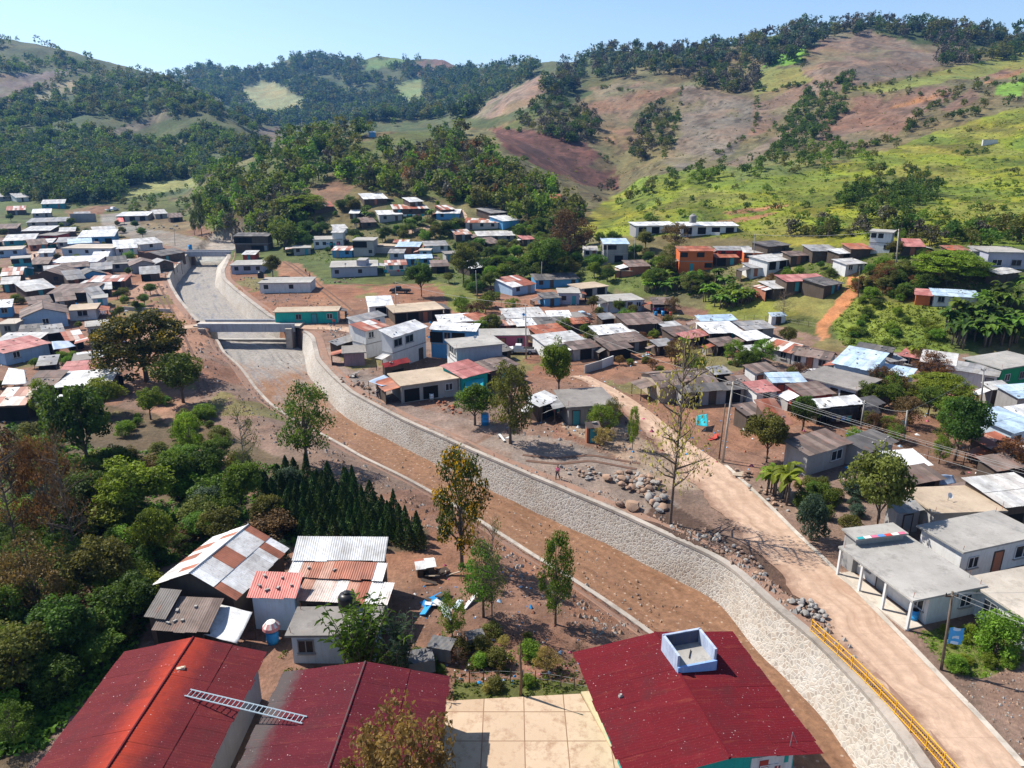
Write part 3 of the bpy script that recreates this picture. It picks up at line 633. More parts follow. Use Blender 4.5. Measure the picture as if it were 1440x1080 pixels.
def house(label, FL, FR, B, h=2.6, st='s', roof='white', wall='grey', ops='w d w', rise=None, side='', porch=0, oh=.35, name='house', cat='house', sto=1, drop=1.5, wall2=None, group=None, posts=None, roofm=None, box=None, corr=None, notop=False):
    """FL, FR: the two ends of the front eave and B a back (or ridge) end of the roof as read off the photograph; h: eave height (m)"""
    slab = roof in ('conc', 'concl', 'slab', 'slabd'); rise = (0.0 if slab else {'s': .5, 'g': .9, 'x': 0.0}[st]) if rise is None else rise
    if not box and sto == 1:      # far single storeys are low
        q_ = hit((FL[0] + FR[0]) / 2, (FL[1] + FR[1]) / 2, h)
        if q_.y > 112: h *= .9 if slab else .82
    P0, ax, ay, wd, d, ze = box or perp_box(FL, FR, B, h, rise if st != 'x' else 0, 2.0 if st == 'g' else 1.0)
    dm = max(1.05 * wd, 4.5)
    if d > dm and not slab and not box:      # steep far roofs: shorter and pitched rather than endlessly deep
        d = dm
        if st == 's': rise = min(2.0, max(rise, CH + aslope(*B)[1] * (P0.y + d * ay.y) - ze))
    elif d > dm and not box: d = dm * 1.1
    c = P0 + ax * wd / 2 + ay * d / 2; zg = float(gz(c.x, c.y)); zb = ze - h
    yaw = math.atan2(ax.y, ax.x); r = empty(name, (c.x, c.y, zb), yaw, label, cat, group)
    HREP.append((label, round(wd, 1), round(d, 1), round(h, 1), round(c.y)))
    FOOT.append((c.x, c.y, math.hypot(wd, d) / 2, ax.copy(), ay.copy(), wd / 2, d / 2))
    roof = 'dull' if (roof == 'white' and c.x < -25 and len(FOOT) % 2) else roof; near = c.y < 165; seed = len(FOOT); rr_ = random.Random(seed)
    oh = min(oh, wd * .12, d * .12); x0, x1, y0, y1 = -wd / 2, wd / 2, -d / 2, d / 2
    wx, wy0, wy1 = wd / 2 - oh, y0 + oh + porch, y1 - oh
    # walls (own mesh, closed box whose top follows the roof)
    zf = h - .03; up = (rise if st == 's' else 0)
    fy = lambda y: zf - .09 * (not slab) + up * (y - y0) / d
    m = MB(); zfl = -drop
    vs_ = [(-wx, wy0, zfl), (wx, wy0, zfl), (wx, wy1, zfl), (-wx, wy1, zfl), (-wx, wy0, fy(wy0)), (wx, wy0, fy(wy0)), (wx, wy1, fy(wy1)), (-wx, wy1, fy(wy1))]
    m.v += vs_; m.f += [(0,1,5,4), (1,2,6,5), (2,3,7,6), (3,0,4,7), (4,5,6,7)]; m.m += [0, 1, 0, 1, 0]
    gr_ = .9 if rise is None else rise
    if st == 'g':
        for s in (-1, 1):
            b = len(m.v); xx = s * wx; zr = zf + gr_ * (1 - 0) - .1
            m.v += [(xx, wy0, zf - .09), (xx, wy1, zf - .09), (xx, (wy0 + wy1) / 2, zr)]; m.f.append((b, b + 1, b + 2) if s > 0 else (b + 1, b, b + 2)); m.m.append(1)
    if st == 'x':
        gr_ = rise or .17 * wd
        for yy, s in ((wy0, 1), (wy1, -1)):
            b = len(m.v); m.v += [(-wx, yy, zf - .09), (wx, yy, zf - .09), (0, yy, zf + gr_ - .1)]; m.f.append((b, b + 1, b + 2) if s > 0 else (b + 1, b, b + 2)); m.m.append(0)
    wm = W[wall] if isinstance(wall, str) else wall
    m.build('wall', [wm, W[wall2] if wall2 else wm], r)
    if sto == 2:
        zm = h * .5; MB().box((0, (wy0 + wy1) / 2, zm), (2 * wx + .12, wy1 - wy0 + .12, .16)).build('floor_band', W['grey'] if wall != 'grey' else M_CONC, r)
    # roof
    if slab:
        sm_ = {'conc': M_CONC, 'concl': M_CONCL, 'slab': M_SLABT, 'slabd': M_SLABD}[roof]
        MB().slab([(x0, y0, h), (x1, y0, h), (x1, y1, h), (x0, y1, h)], .17).build('roof', roofm or sm_, r)
        if near and rr_.random() < .7:
            for q in range(4):
                px, py = (x0 + .35 if q % 2 else x1 - .35), (y0 + .35 if q < 2 else y1 - .35)
                MB().tube([(px, py, h - .05), (px + rr_.uniform(-.06, .06), py + rr_.uniform(-.05, .05), h + rr_.uniform(.4, .8))], .02, 4).build('rebar', W['brick'], r)
    else:
        if st == 's': pl = [((x0, y0, h), (x1, y0, h), (x1, y1, h + rise), (x0, y1, h + rise))]
        elif st == 'g': pl = [((x0, y0, h), (x1, y0, h), (x1, 0, h + rise), (x0, 0, h + rise)), ((x1, y1, h), (x0, y1, h), (x0, 0, h + rise), (x1, 0, h + rise))]
        else: pl = [((x0, y1, h), (x0, y0, h), (0, y0, h + gr_), (0, y1, h + gr_)), ((x1, y0, h), (x1, y1, h), (0, y1, h + gr_), (0, y0, h + gr_))]
        ro = link('roof', (corr_roof(pl, seed, .9, corr if isinstance(corr, float) else 1.0) if (corr or (corr is None and c.y < 82)) else sheet_roof(None, pl, .05, .9, .18, seed)), [roofm or RF[roof]], r)
        if near and st in 'gx':
            a, b = ((x0, 0, h + rise + .03), (x1, 0, h + rise + .03)) if st == 'g' else ((0, y0, h + gr_ + .03), (0, y1, h + gr_ + .03))
            MB().tube([a, b], .09, 6).build('ridge_cap', roofm or RF[roof], ro)
        if near and st != 'x' and rr_.random() < .6:   # stones and planks that hold the sheets down
            for q in range(rr_.randint(2, 6)):
                f = rr_.uniform(.1, .9); px = rr_.uniform(x0 + .3, x1 - .3); py = y0 + f * (d if st == 's' else d / 2)
                MB().box((px, py, h + rise * f + .09), (rr_.uniform(.15, .35), rr_.uniform(.12, .22), .12), 0, rr_.uniform(0, 3)).build('roof_stone', M_CONC, r)
    # openings along the front, then sides ('r:' / 'l:')
    def lay(s, face):
        it = s.split()
        for i, k in enumerate(it):
            if k == '-': continue
            f = (i + .5) / len(it); k2 = k[-1]; zz = h * .5 + .05 if (sto == 2 and k[0] != '_') else 0.0; hh = h / 2 if sto == 2 else h
            if face == 0: opening(k2, -wx + 2 * wx * f, wy0, zz, 0, hh, r, near)
            elif face == 1: opening(k2, wx, wy0 + (wy1 - wy0) * f, zz, 1, hh, r, near)
            else: opening(k2, -wx, wy1 + (wy0 - wy1) * f, zz, 2, hh, r, near)
    lay(ops, 0)
    for q in side.split(';'):
        if q[:2] == 'r:': lay(q[2:], 1)
        if q[:2] == 'l:': lay(q[2:], 2)
    # lean-to roofs tacked on to a side
    if not box and 70 < c.y < 300 and not porch and cat in ('house', 'shed') and wd > 3.5 and rr_.random() < .55:
        s = rr_.choice((-1, 1)); ext = rr_.uniform(1.4, 2.6); ya, yb = wy0 + rr_.uniform(0, .3) * d, wy1 - rr_.uniform(0, .3) * d; z1 = min(h * .92, 2.5) if sto == 1 else 2.5; z0_ = z1 - rr_.uniform(.25, .6); xa, xb = s * (wx + .04), s * (wx + ext)
        pl = [((xb, yb, z0_), (xb, ya, z0_), (xa, ya, z1), (xa, yb, z1))] if s < 0 else [((xb, ya, z0_), (xb, yb, z0_), (xa, yb, z1), (xa, ya, z1))]
        link('lean_to_roof', sheet_roof(None, pl, .05, .9, .2, seed + 900), [RF[rr_.choice(['brown', 'rustmix', 'dark', 'dull', 'brown', 'rust', 'grey', 'white'])]], r)
        for yy in (ya + .1, yb - .1): MB().tube([(xb * .98, yy, -drop), (xb * .98, yy, z0_ - .05)], .06, 5).build('lean_to_post', M_WOODD, r)
        if rr_.random() < .6: MB().box((xb * .97, (ya + yb) / 2, (z0_ - drop) / 2 - .08), (.05, (yb - ya) * .9, z0_ + drop - .1)).build('lean_to_wall', W[rr_.choice(['wood', 'block', 'wood', 'brick'])], r)
    if porch or posts:
        k = posts or max(2, round(wd / 3.2)); 
        for i in range(k):
            MB().box((x0 + oh * .6 + (wd - oh * 1.2) * i / (k - 1), y0 + .18, (h - drop) / 2), (.2, .2, h + drop - .08)).build('porch_post', W['white'] if wall in ('white', 'blue', 'pink') else M_CONC, r)
        if porch: MB().box((0, y0 + porch / 2, -drop / 2 + .06), (wd - .3, porch, drop + .1)).build('porch_floor', M_CONCL, r)
    return r, wd, d
H = house
# -- right bank, nearest rows
rA, wA, dA = H('long flat slab roofed house with three porch posts facing the concrete road', (1179,768),(1284,845),(1289,760),2.8,'s','conc','white','w d - w',porch=1.7,side='r:- w',posts=4)
H('small raised slab roofed kitchen with coloured cloth drying on its edge', (1204,759),(1278,750),(1167,745),3.5,'s','conc','grey','- w -',name='kitchen',cat='outbuilding')
H('white flat roofed house above a terrace at the right edge', (1355,777),(1470,752),(1321,732),3.0,'s','conc','white','w d W',side='l:-')
H('low house under the broad terrace slab below the white house', (1353,812),(1462,884),(1432,782),2.7,'s','concl','white','- w - w')
H('unfinished block house with tan slab and a white dish on top', (1314,722),(1418,718),(1284,685),2.9,'s','slab','block','- - w')
H('open shed under a big pale corrugated roof at the right edge', (1412,713),(1490,704),(1360,671),3.2,'s','dull','wood','o o',name='shed',cat='shed')
H('grey board house with one brown sheet roof above the banana clump', (1137,641),(1198,622),(1104,618),2.8,'s','brown','block','- W',wall2='block')
H('grey roofed lean house touching the brown roofed board house', (1220,636),(1263,620),(1187,616),2.5,'s','dark','block','d -')
H('black tarp walled shack under a broad white roof', (1150,574),(1217,567),(1131,562),2.5,'s','white','wood','o - o',name='shack')
H('slab roofed house heaped with scrap beside the pale blue metal roof', (1122,528),(1206,549),(1176,518),2.7,'s','slabd','white','w - d o',side='r:w')
H('house with steep pale blue metal roof', (1169,510),(1227,522),(1200,487),3.0,'s','blue','paleblue','w w d',rise=1.6)
H('open kitchen under the lower pale blue roof', (1226,521),(1281,531),(1240,510),2.4,'s','blue','white','o o',name='kitchen',cat='outbuilding')
H('dark roofed shed hidden behind the pale blue metal roof', (1203,487),(1255,496),(1207,480),4.0,'s','dark','wood','',name='shed',cat='shed')
H('low white house under a weathered grey gable roof', (1110,497),(1168,507),(1121,487),2.4,'g','brown','white','w d w')
H('long house with striped rust and white roof at the foot of the dirt track', (1070,486),(1113,497),(1090,468),2.6,'g','rustmix','grey','d w')
H('small house with faded red sheet roof beside the dry shrub', (1262,499),(1295,505),(1280,488),2.6,'s','rustpink','grey','w')
H('long house with silver striped corrugated roof below the banana grove', (1293,508),(1345,515),(1307,491),2.8,'s','dull','grey','w d')
H('bright green walled house with grey roof near the right edge', (1410,519),(1475,508),(1346,504),3.2,'s','conc','green','w w w',side='l:- w')
H('long white walled annex with grey sheets beside the green house', (1330,518),(1405,530),(1346,507),2.6,'s','grey','white','- - - d')
H('house with blue grey sheet roof at the right edge behind the round tree', (1425,609),(1470,598),(1376,577),2.8,'s','blue','paleblue','d w')
H('white roofed house cut by the right edge above the blue grey roof', (1440,588),(1480,582),(1417,571),2.8,'s','white','grey','w')
H('patched shack of loose grey sheets under the dry tree', (1412,641),(1452,632),(1376,611),2.3,'s','rustmix','wood','o',name='shack')
H('small shed with bright white sheet roof beside the muddy yard', (1263,657),(1311,653),(1266,632),2.2,'s','white','blue','o',name='shed',cat='shed')
H('shed with two toned grey gable roof behind the olive tree', (1285,680),(1330,672),(1263,657),2.3,'s','brown','wood','o',name='shed',cat='shed')
H('low rust red roofed hut between the road trees and the black tarp shack', (1085,599),(1115,596),(1078,562),2.4,'s','rust','wood','d',name='hut')
H('brown roofed hut in front of the scrap laden slab roof', (1130,558),(1176,553),(1106,540),2.4,'s','brown','red','d -',name='hut')
H('hut with small flat blue roof beside the brown roofed hut', (1086,538),(1136,537),(1074,524),2.5,'s','blue','grey','d w',name='hut')
H('little brown roofed hut at the left of the blue roofed hut', (1064,553),(1098,549),(1055,536),2.3,'s','rustpink','white','w',name='hut')
H('house with tin roof cut by the right edge above the slab houses', (1432,560),(1480,556),(1425,540),2.6,'s','blue','grey','w')
# -- around the fork of the road
H('long brown gabled house facing the bare tall tree', (927,545),(1012,538),(911,526),2.5,'g','brown','tan','- w - d',side='l:w',wall2='tan')
H('dark lean building attached behind the long brown gabled house', (957,553),(1050,546),(960,541),2.2,'s','dark','grey','o d o')
H('brown sheet roofed shed by the laundry left of the poles', (1030,540),(1058,537),(1022,529),2.4,'s','brown','wood','o',name='shed',cat='shed')
H('slab house with dark stained roof in the bend of the road', (797,573),(870,568),(780,548),2.7,'s','slabd','grey','d w -')
H('white metal lean roof joined to the dark slab house', (758,572),(789,560),(745,556),2.4,'s','white','wood','o',name='shed',cat='shed')
H('tiny red brown wooden outhouse by the road', (825,602),(845,600),(822,596),2.1,'s','brown','brick','d',name='outhouse',cat='outhouse',oh=.15)
H('house with wide dull white roof behind the mango tree', (766,486),(826,479),(754,470),3.1,'s','dull','white','w - d')
H('grey porch roof between the wide dull white roof and the brown shed', (806,492),(845,487),(800,480),2.6,'s','brown','grey','o')
H('open brown roofed wood shed in the middle yard', (857,493),(891,488),(842,475),2.5,'s','brown','wood','o o',name='shed',cat='shed')
H('low grey brown roofed hut behind the open wood shed', (880,482),(914,478),(873,468),2.3,'s','brown','wood','d',name='hut')
H('cottage with clean white sheet roof left of the low grey brown hut', (842,471),(890,467),(831,458),2.6,'s','white','grey','d w')
H('broad brown roofed wooden barn below the white and blue house', (882,457),(935,454),(870,441),2.8,'s','brown','wood','d - w',name='barn',cat='barn')
H('hut with mixed brown roof hung with coloured clothes', (948,473),(990,469),(955,458),2.3,'s','brown','wood','d o',name='hut')
H('low rust roofed hut in front of the twin white roofs', (965,477),(1003,470),(985,462),2.2,'s','rustpink','wood','o',name='hut')
H('house with bright white front roof of the twin white roofs', (997,469),(1047,467),(985,453),2.8,'s','white','wood','o d')
H('house with paler back roof of the twin white roofs', (985,452),(1038,450),(988,443),3.2,'s','blue','white','')
H('white roof beside the rust and white striped house', (1050,479),(1085,475),(1042,466),2.4,'s','white','wood','o',name='shed',cat='shed')
H('house with long grey roof right of the twin white roofs', (1048,464),(1092,461),(1037,452),2.6,'s','grey','grey','d')
H('blue and white house with flat grey concrete roof and side porch', (855,424),(907,421),(835,415),2.9,'s','conc','paleblue','- w d w',posts=3)
H('brown gabled shed with coloured barrels under it', (918,428),(952,428),(912,418),2.6,'s','brown','wood','o o',name='shed',cat='shed')
H('unfinished block house with open roof terrace and parapet', (784,412),(817,412),(776,403),3.1,'s','conc','lilac','w d')
H('tan slab porch beside the unfinished block house', (818,406),(857,402),(813,398),2.6,'s','slab','block','o o')
H('house with red and white patched roof among shrubs', (720,404),(755,399),(706,391),2.7,'s','rustmix','blue','w d')
H('long dark roofed house with blue front behind the patched roof', (752,394),(816,392),(748,385),2.6,'s','dark','sky','w d - w')
H('two storey house with light blue roof and balcony on the rise', (848,343),(886,343),(847,335),5.2,'s','blue','grey','W W _o _d',sto=2)
H('two storey orange house with dark red roof', (955,353),(1006,353),(958,346),5.2,'s','rust','orange','W _d W _W',sto=2)
H('orange walled house with rusty single roof right of the two storey one', (1006,362),(1040,362),(1009,355),2.6,'s','rust','wood','o d')
H('row house with long grey roof behind the rusty single roof', (1008,352),(1060,352),(1010,346),2.8,'s','grey','red','w d w')
H('orange house with grey porch roof by the tall terrace pole', (1045,355),(1086,356),(1047,348),2.9,'s','dull','orange','W d w')
def school(label, FL, FR, B, ops):
    return H(label, FL, FR, B, 3.1,'s','white','white',ops,name='school_building',cat='school',wall2='grey',oh=.5,rise=.35,drop=2.5)
school('shorter white school block with three wide dark openings', (893,317.5),(953,316.5),(897,312), 'o o o')
school('longer white school block with four openings on the terrace', (956,317.5),(1040,317.5),(962,312), 'o o o o')
H('brick shed with dark roof in the banana belt', (885,375),(916,374),(887,366),2.6,'s','brown','brick','d',name='shed',cat='shed')
H('low red plastered house beside the brick shed', (863,380),(890,381),(864,376),2.0,'s','slab','brick','')
# -- right hillside
H('white two storey house high beside the pale concrete pole', (1222,325),(1257,327),(1228,320),5.0,'s','conc','white','w w _w',sto=2,side='r:w')
H('rust roofed wooden house right of the white two storey house', (1268,346),(1302,347),(1272,335),2.5,'s','rustpink','wood','d')
H('small dark red roofed hut left of the white two storey house', (1196,350),(1228,350),(1199,342),2.8,'s','rust','wood','d',name='hut')
H('grey gabled farmhouse at the foot of the green slope', (1142,353),(1182,353),(1152,344),2.8,'s','grey','wood','w d',name='farmhouse')
H('white awning shed between the grey farmhouse and red hut', (1181,357),(1206,355),(1182,349),2.4,'s','white','wood','o',name='shed',cat='shed')
H('dark gabled hut at the left foot of the green slope', (1080,347),(1113,344),(1083,338),2.9,'s','dark','wood','d w',name='hut')
H('house with pale patched roof and open porch below the dark gabled hut', (1080,368),(1126,363),(1090,356),2.6,'s','dull','white','o o d')
H('big rust roofed barn house on the grassy knoll', (1106,396),(1168,394),(1108,386),2.8,'s','rustpink','wood','d w')
H('lean grey metal roof in front of the rust roofed barn house', (1088,406),(1126,404),(1095,394),2.2,'s','dull','wood','o',name='shed',cat='shed')
H('dark boarded gable end beside the rust roofed barn house', (1160,402),(1188,398),(1158,388),2.6,'s','dark','wood','d',name='shed',cat='shed')
H('tiny white pump hut with blue roof on the lawn', (1085,445),(1107,444),(1088,439),2.1,'s','blue','white','d',name='pump_hut',cat='hut',oh=.2)
H('orange plank house end with red tile coloured roof', (1286,414),(1312,416),(1284,405),2.7,'s','rustpink','orange','')
H('white house with long pale blue roof and green door', (1312,415),(1380,419),(1327,406),2.7,'s','blue','white','w d -')
H('grey concrete house with white window frames at the right edge', (1390,354),(1450,355),(1395,346),4.2,'s','conc','lilac','W W')
H('low grey roofed wing left of the grey concrete house', (1368,353),(1396,354),(1372,347),2.6,'s','grey','grey','w')
H('pale roof among shrubs under the grey concrete house', (1406,386),(1437,382),(1410,376),2.4,'s','dull','wood','d')
H('white concrete water cistern standing alone high on the green slope', (1383,196),(1404,196),(1385,193),2.4,'s','concl','white','',name='cistern',cat='water tank',oh=.05)
H('lone hut with rust roof high on the wooded spur', (773,279),(789,279),(775,273),2.6,'s','rust','paleblue','w',name='hut')
H('blue painted hut high in the trees of the centre hill', (518,186),(528,186),(519,181),3.0,'s','blue','sky','',name='hut')
# -- houses on the centre hill
H('white roofed house at the top left of the hillside hamlet', (511,280),(546,279),(514,272),2.7,'s','white','wood','d')
H('long house with rust red roof at the top of the hamlet', (552,294),(603,293),(549,286),2.8,'s','rustmix','wood','d w w')
H('pale grey house with white roof below the long rust roof', (532,302),(567,301),(535,296),3.2,'s','white','block','w d')
H('pale blue house with white roof beside the hill path', (612,300),(647,300),(613,294),2.8,'s','white','sky','w d')
H('rust roof just behind the pale blue house', (620,295),(641,294),(620,289),3.0,'s','rustmix','wood','')
H('wide block house with rust and white roof at the end of the path', (653,313),(702,313),(658,306),2.9,'s','rustmix','block','d w w')
H('long dark house with pale edge roof below the wide block house', (671,332),(725,331),(668,325),2.8,'s','dull','grey','w d w')
H('blue walled hut with white roof right of the wide block house', (707,311),(731,309),(709,304),2.7,'s','white','sky','d',name='hut')
H('small brown gable roof in front of the long dark house', (686,343),(706,341),(690,335),2.3,'s','brown','wood','d',name='hut')
H('brown hut at the right end of the hamlet', (735,337),(753,336),(737,331),2.4,'s','rustpink','wood','d',name='hut')
H('grey tin hut behind the brown end hut', (690,300),(715,298),(692,293),2.4,'s','grey','wood','d',name='hut')
H('house with pale green roof and open front', (555,347),(590,347),(556,340),3.0,'s','blue','brick','o d')
H('house with grey roof right of the pale green roof', (597,346),(631,345),(598,339),2.7,'s','grey','white','d w')
H('bare concrete two storey frame with open upper floor', (494,338),(526,338),(496,333),5.0,'s','conc','block','o o _w',sto=2)
H('low block wall house right of the bare concrete frame', (526,345),(556,346),(528,342),2.2,'s','slab','block','')
H('deep blue house among garden trees', (569,364),(609,363),(571,358),2.9,'s','blue','sky','d w')
H('small pale blue box house above the deep blue house', (588,352),(606,352),(589,348),2.8,'s','concl','blue','w')
H('brown roofed shed left of the leafy avocado tree', (607,375),(633,374),(610,366),2.4,'s','brown','wood','o',name='shed',cat='shed')
H('white sheet roof behind the tall garden tree', (660,378),(684,375),(657,368),2.4,'s','white','wood','o',name='shed',cat='shed')
H('low long roof halfway down the hamlet path', (552,341),(575,341),(553,337),2.2,'s','rustmix','wood','o')
H('pale roofed hut left end of the hamlet', (490,300),(505,300),(491,295),2.4,'s','white','wood','d',name='hut')
H('rusty white roofed house alone in the trees left of the hamlet', (441,291),(470,290),(443,284),2.7,'s','rustmix','wood','d')
# -- centre left
H('dark two storey house with open galleries by the far bridge', (327,332),(377,332),(332,327),5.2,'s','dark','wood','o o o _o _o _d',sto=2)
H('blue grey slab house beside the far bend of the channel', (322,373),(371,372),(330,366),2.9,'s','conc','lilac','w W w')
H('white slab house with black tank in the bare yard', (362,398),(437,397),(368,390),2.9,'s','conc','white','w - w -',porch=0)
H('turquoise fronted house with slab roof by the lower bridge', (383,439),(476,437),(389,432),3.0,'s','slab','turq','- w d w',wall2='white')
H('small grey slab house behind the far bridge approach', (411,349),(438,348),(413,344),2.6,'s','conc','grey','w d')
H('pink and white two level house below the wood', (439,337),(482,336),(442,332),3.2,'s','conc','white','w w d w')
H('upper white room on the pink and white house', (465,327),(483,327),(466,322),5.6,'s','dull','white','w')
H('blue house with half red half white roof', (465,352),(496,352),(466,346),2.8,'s','rustmix','sky','d w')
H('unfinished lilac house with flat roof and centre tower', (463,376),(532,374),(468,367),3.2,'s','conc','lilac','w - w -',posts=0)
H('stair tower of the unfinished lilac house', (501,366),(514,366),(502,361),4.8,'s','conc','lilac','w',oh=.02,name='stair_tower',cat='tower')
H('little red walled kiosk by the far bridge', (339,358),(359,358),(340,352),2.4,'s','dull','red','d',name='kiosk',cat='kiosk')
H('white cottage with laundry right of the lilac house', (541,373),(573,372),(543,366),2.6,'s','rustmix','white','d w')
# -- centre core
H('white walled shed with white roof above the core of houses', (517,431),(554,429),(494,417),3.0,'s','white','white','o')
H('long tan slab shed right of the white walled shed', (553,440),(626,434),(566,427),2.7,'s','slab','wood','o o d o')
H('tall white house with dark grey single pitch roof', (499,453),(544,443),(487,446),5.2,'s','grey','white','w w',sto=2)
H('white house with rust streaked roof beside the tall grey roofed one', (513,466),(548,458),(528,448),5.0,'s','rustmix','white','w -',sto=2)
H('biggest two storey white house with bright white roof in the core', (551,475),(602,459),(532,464),5.6,'s','white','white','W W _d',sto=2,rise=.9)
H('two storey wing with sagging white roof and blue balcony', (602,463),(670,466),(600,452),5.2,'s','white','sky','o w o _d',sto=2)
H('two storey house with broad stained slab roof', (640,490),(710,483),(601,479),5.2,'s','conc','lilac','- -',side='l:d W w',sto=2,wall2='white')
H('tiny hut with small crimson roof by the tarp', (541,517),(577,508),(537,511),2.9,'s','red','wood','o',name='hut')
H('long tan slab house on a post above the channel wall', (563,543),(648,531),(575,521),2.8,'s','slab','block','o o w',posts=2)
H('house with red and brown striped roof', (650,532),(690,522),(617,514),3.0,'s','rustpink','turq','w')
H('brown hump roofed house behind the tall dark tree', (690,522),(731,512),(671,508),2.8,'s','brown','wood','d')
H('red walled cottage under a bright white roof', (617,454),(667,451),(611,443),2.7,'s','white','brick','d w')
H('small cottage with brick red roof right of the red walled cottage', (667,451),(691,447),(663,440),2.7,'s','rust','brick','d')
H('large white roofed hall behind the street pole', (712,448),(770,445),(703,434),3.0,'s','dull','white','d w')
H('white roofed house right of the large hall', (772,449),(807,448),(766,437),2.7,'s','white','white','d')
H('grey sheet roof left end of the patched row', (671,458),(703,455),(673,450),2.4,'s','grey','wood','d')
H('rusty sheet roof in the middle of the patched row', (703,458),(728,456),(699,450),2.4,'s','rustmix','wood','d')
H('white sheet roof right end of the patched row', (727,459),(756,457),(719,449),2.5,'s','white','wood','d')
H('dark grey roof strip behind the rust red roof', (756,457),(801,454),(750,447),2.5,'s','dark','wood','d')
H('pink house with grey slab roof beside the parked pickup', (668,472),(746,471),(690,462),3.0,'s','conc','pink','w d w')
H('low house under the rust red roof', (755,471),(800,466),(745,458),2.6,'s','rust','wood','d w')
H('roofless mauve block house by the wall', (480,497),(515,495),(463,487),2.7,'s','slabd','mauve','-',side='l:d')
H('grey lean shed behind the roofless mauve house', (474,486),(507,475),(461,480),2.6,'s','grey','wood','o',name='shed',cat='shed')
# -- left bank village
H('long pale blue house with three windows on the left bank', (84,349),(157,349),(88,343),3.0,'s','concl','paleblue','w w w')
H('left bank house with brightest white roof', (160,350),(194,348),(165,337),2.8,'s','white','white','w d')
H('small white house with white roof nearest the far bend', (195,344),(230,341),(197,336),2.8,'s','white','white','w')
H('low long white roof in front of the long pale blue house', (70,370),(137,368),(72,361),2.4,'s','white','white','d w')
H('grey slab roof right of the low long white roof', (142,372),(186,370),(143,363),2.6,'s','slabd','grey','w')
H('blue gabled house with brown roof on the left bank', (85,377),(126,374),(92,367),2.6,'g','brown','sky','d w')
H('wide gabled house with grey roof above the bare field', (182,374),(222,371),(186,360),2.8,'x','brown','grey','W')
H('white framed gable house at the edge of the bare field', (217,372),(246,369),(220,359),2.8,'x','grey','wood','w')
H('dark roofed house close to the bowed wall', (226,360),(262,354),(222,346),3.0,'g','dark','wood','d w')
H('shed half white half rust roof in the bare field', (121,397),(176,395),(123,388),2.6,'s','rustmix','wood','o o',name='shed',cat='shed')
H('wooden gabled house with ash grey roof left of the half rust shed', (39,389),(91,388),(55,378),2.7,'x','brown','wood','d w')
H('plank house with ribbed brown roof and bright junk in its porch', (65,413),(128,411),(71,400),2.8,'s','brown','wood','o d o o')
H('house with tilted white sheet roof behind the plank house', (35,410),(79,404),(50,397),2.6,'s','white','wood','d')
H('pale blue gabled house with brown roof and one dark window', (28,447),(96,440),(48,426),3.4,'x','brown','blue','- w -')
H('tan slab roofed house right of the pale blue gabled house', (93,437),(136,434),(96,427),2.6,'s','slab','white','- W -')
H('tall narrow block house behind the yellow topped tree', (119,460),(158,456),(125,446),5.2,'s','conc','block','w _w',sto=2)
H('white walled house with sagging brown roof at the left edge', (4,497),(72,482),(0,480),2.8,'s','rustpink','blue','w -')
H('dirty white roof above the sagging brown roof', (-8,480),(53,479),(0,468),2.8,'s','dull','wood','')
H('long house with purple red roof behind the white strip roof', (82,523),(149,519),(82,509),2.5,'s','rustpink','grey','d w')
H('long house with bright white strip roof below the yellow topped tree', (74,545),(156,539),(86,523),2.5,'s','white','wood','o d o')
H('shed with dark ribbed roof left of the bright strip roof', (33,542),(77,541),(46,521),2.5,'s','brown','wood','o',name='shed',cat='shed')
H('shed with white and rust roof at the left edge', (-12,571),(36,569),(4,545),2.5,'s','rustmix','wood','o o',name='shed',cat='shed')
H('small white hut half hidden behind the left thicket', (73,568),(104,566),(78,555),2.6,'s','white','white','d',name='hut')
H('pile of white sheets over a shed by the yellow topped tree', (110,506),(147,501),(115,495),2.4,'s','white','wood','o',name='shed',cat='shed')
H('concrete terrace house at the left edge beside the pale blue gable', (-6,456),(22,455),(5,440),2.8,'s','concl','block','w')
H('sky blue house cut by the left edge', (-8,433),(17,431),(0,422),2.8,'s','white','sky','w')
H('grey sheet roof between the wooden gable and the half rust shed', (94,394),(121,391),(92,381),2.4,'s','grey','wood','d')
H('dark blue gabled shed on the left bank', (111,389),(151,385),(120,374),2.8,'x','dark','sky','d',name='shed',cat='shed')
H('dark house with white roof above the red walled shop', (29,325),(71,324),(30,318),2.8,'s','white','wood','d w')
H('red walled shop with slab roof', (50,331),(79,331),(51,326),3.0,'s','slabd','red','d o',name='shop',cat='shop')
H('turquoise house with white roof on the left edge', (3,339),(49,337),(8,330),2.8,'s','dull','teal','w d')
H('tall teal two storey house on the left', (14,364),(44,362),(18,356),5.0,'s','conc','teal','W _d W',sto=2)
H('pale blue house with flat roof at the far left edge', (-10,352),(31,350),(-6,343),2.8,'s','concl','blue','w w')
H('stacked pale roofs in front of the valley trees', (108,334),(161,332),(109,324),3.4,'s','white','sky','o w o')
H('dark blue shed below the stacked pale roofs', (95,343),(130,341),(97,336),2.6,'s','blue','sky','d',name='shed',cat='shed')
H('long low house at the end of the valley village', (36,313),(93,311),(37,307),2.8,'s','grey','block','w d w')
H('distant house with white roof high at the far left', (22,278),(41,277),(23,272),2.8,'s','white','white','d')
H('distant teal house at the foot of the dark wood', (57,287),(91,286),(58,281),3.0,'s','dull','teal','w d')
H('distant grey house cut by the far left edge', (-3,277),(15,276),(0,272),2.8,'s','white','grey','w')
H('long open yard shed with white roof at the valley end', (162,304),(208,303),(164,298),3.0,'s','white','block','o o o',name='shed',cat='shed')
H('small white roofed house right of the valley end shed', (217,301),(236,300),(218,295),2.8,'s','white','block','d')
H('tiny far house on the left hillside among trees', (58,211),(74,211),(59,207),3.0,'s','grey','white','')
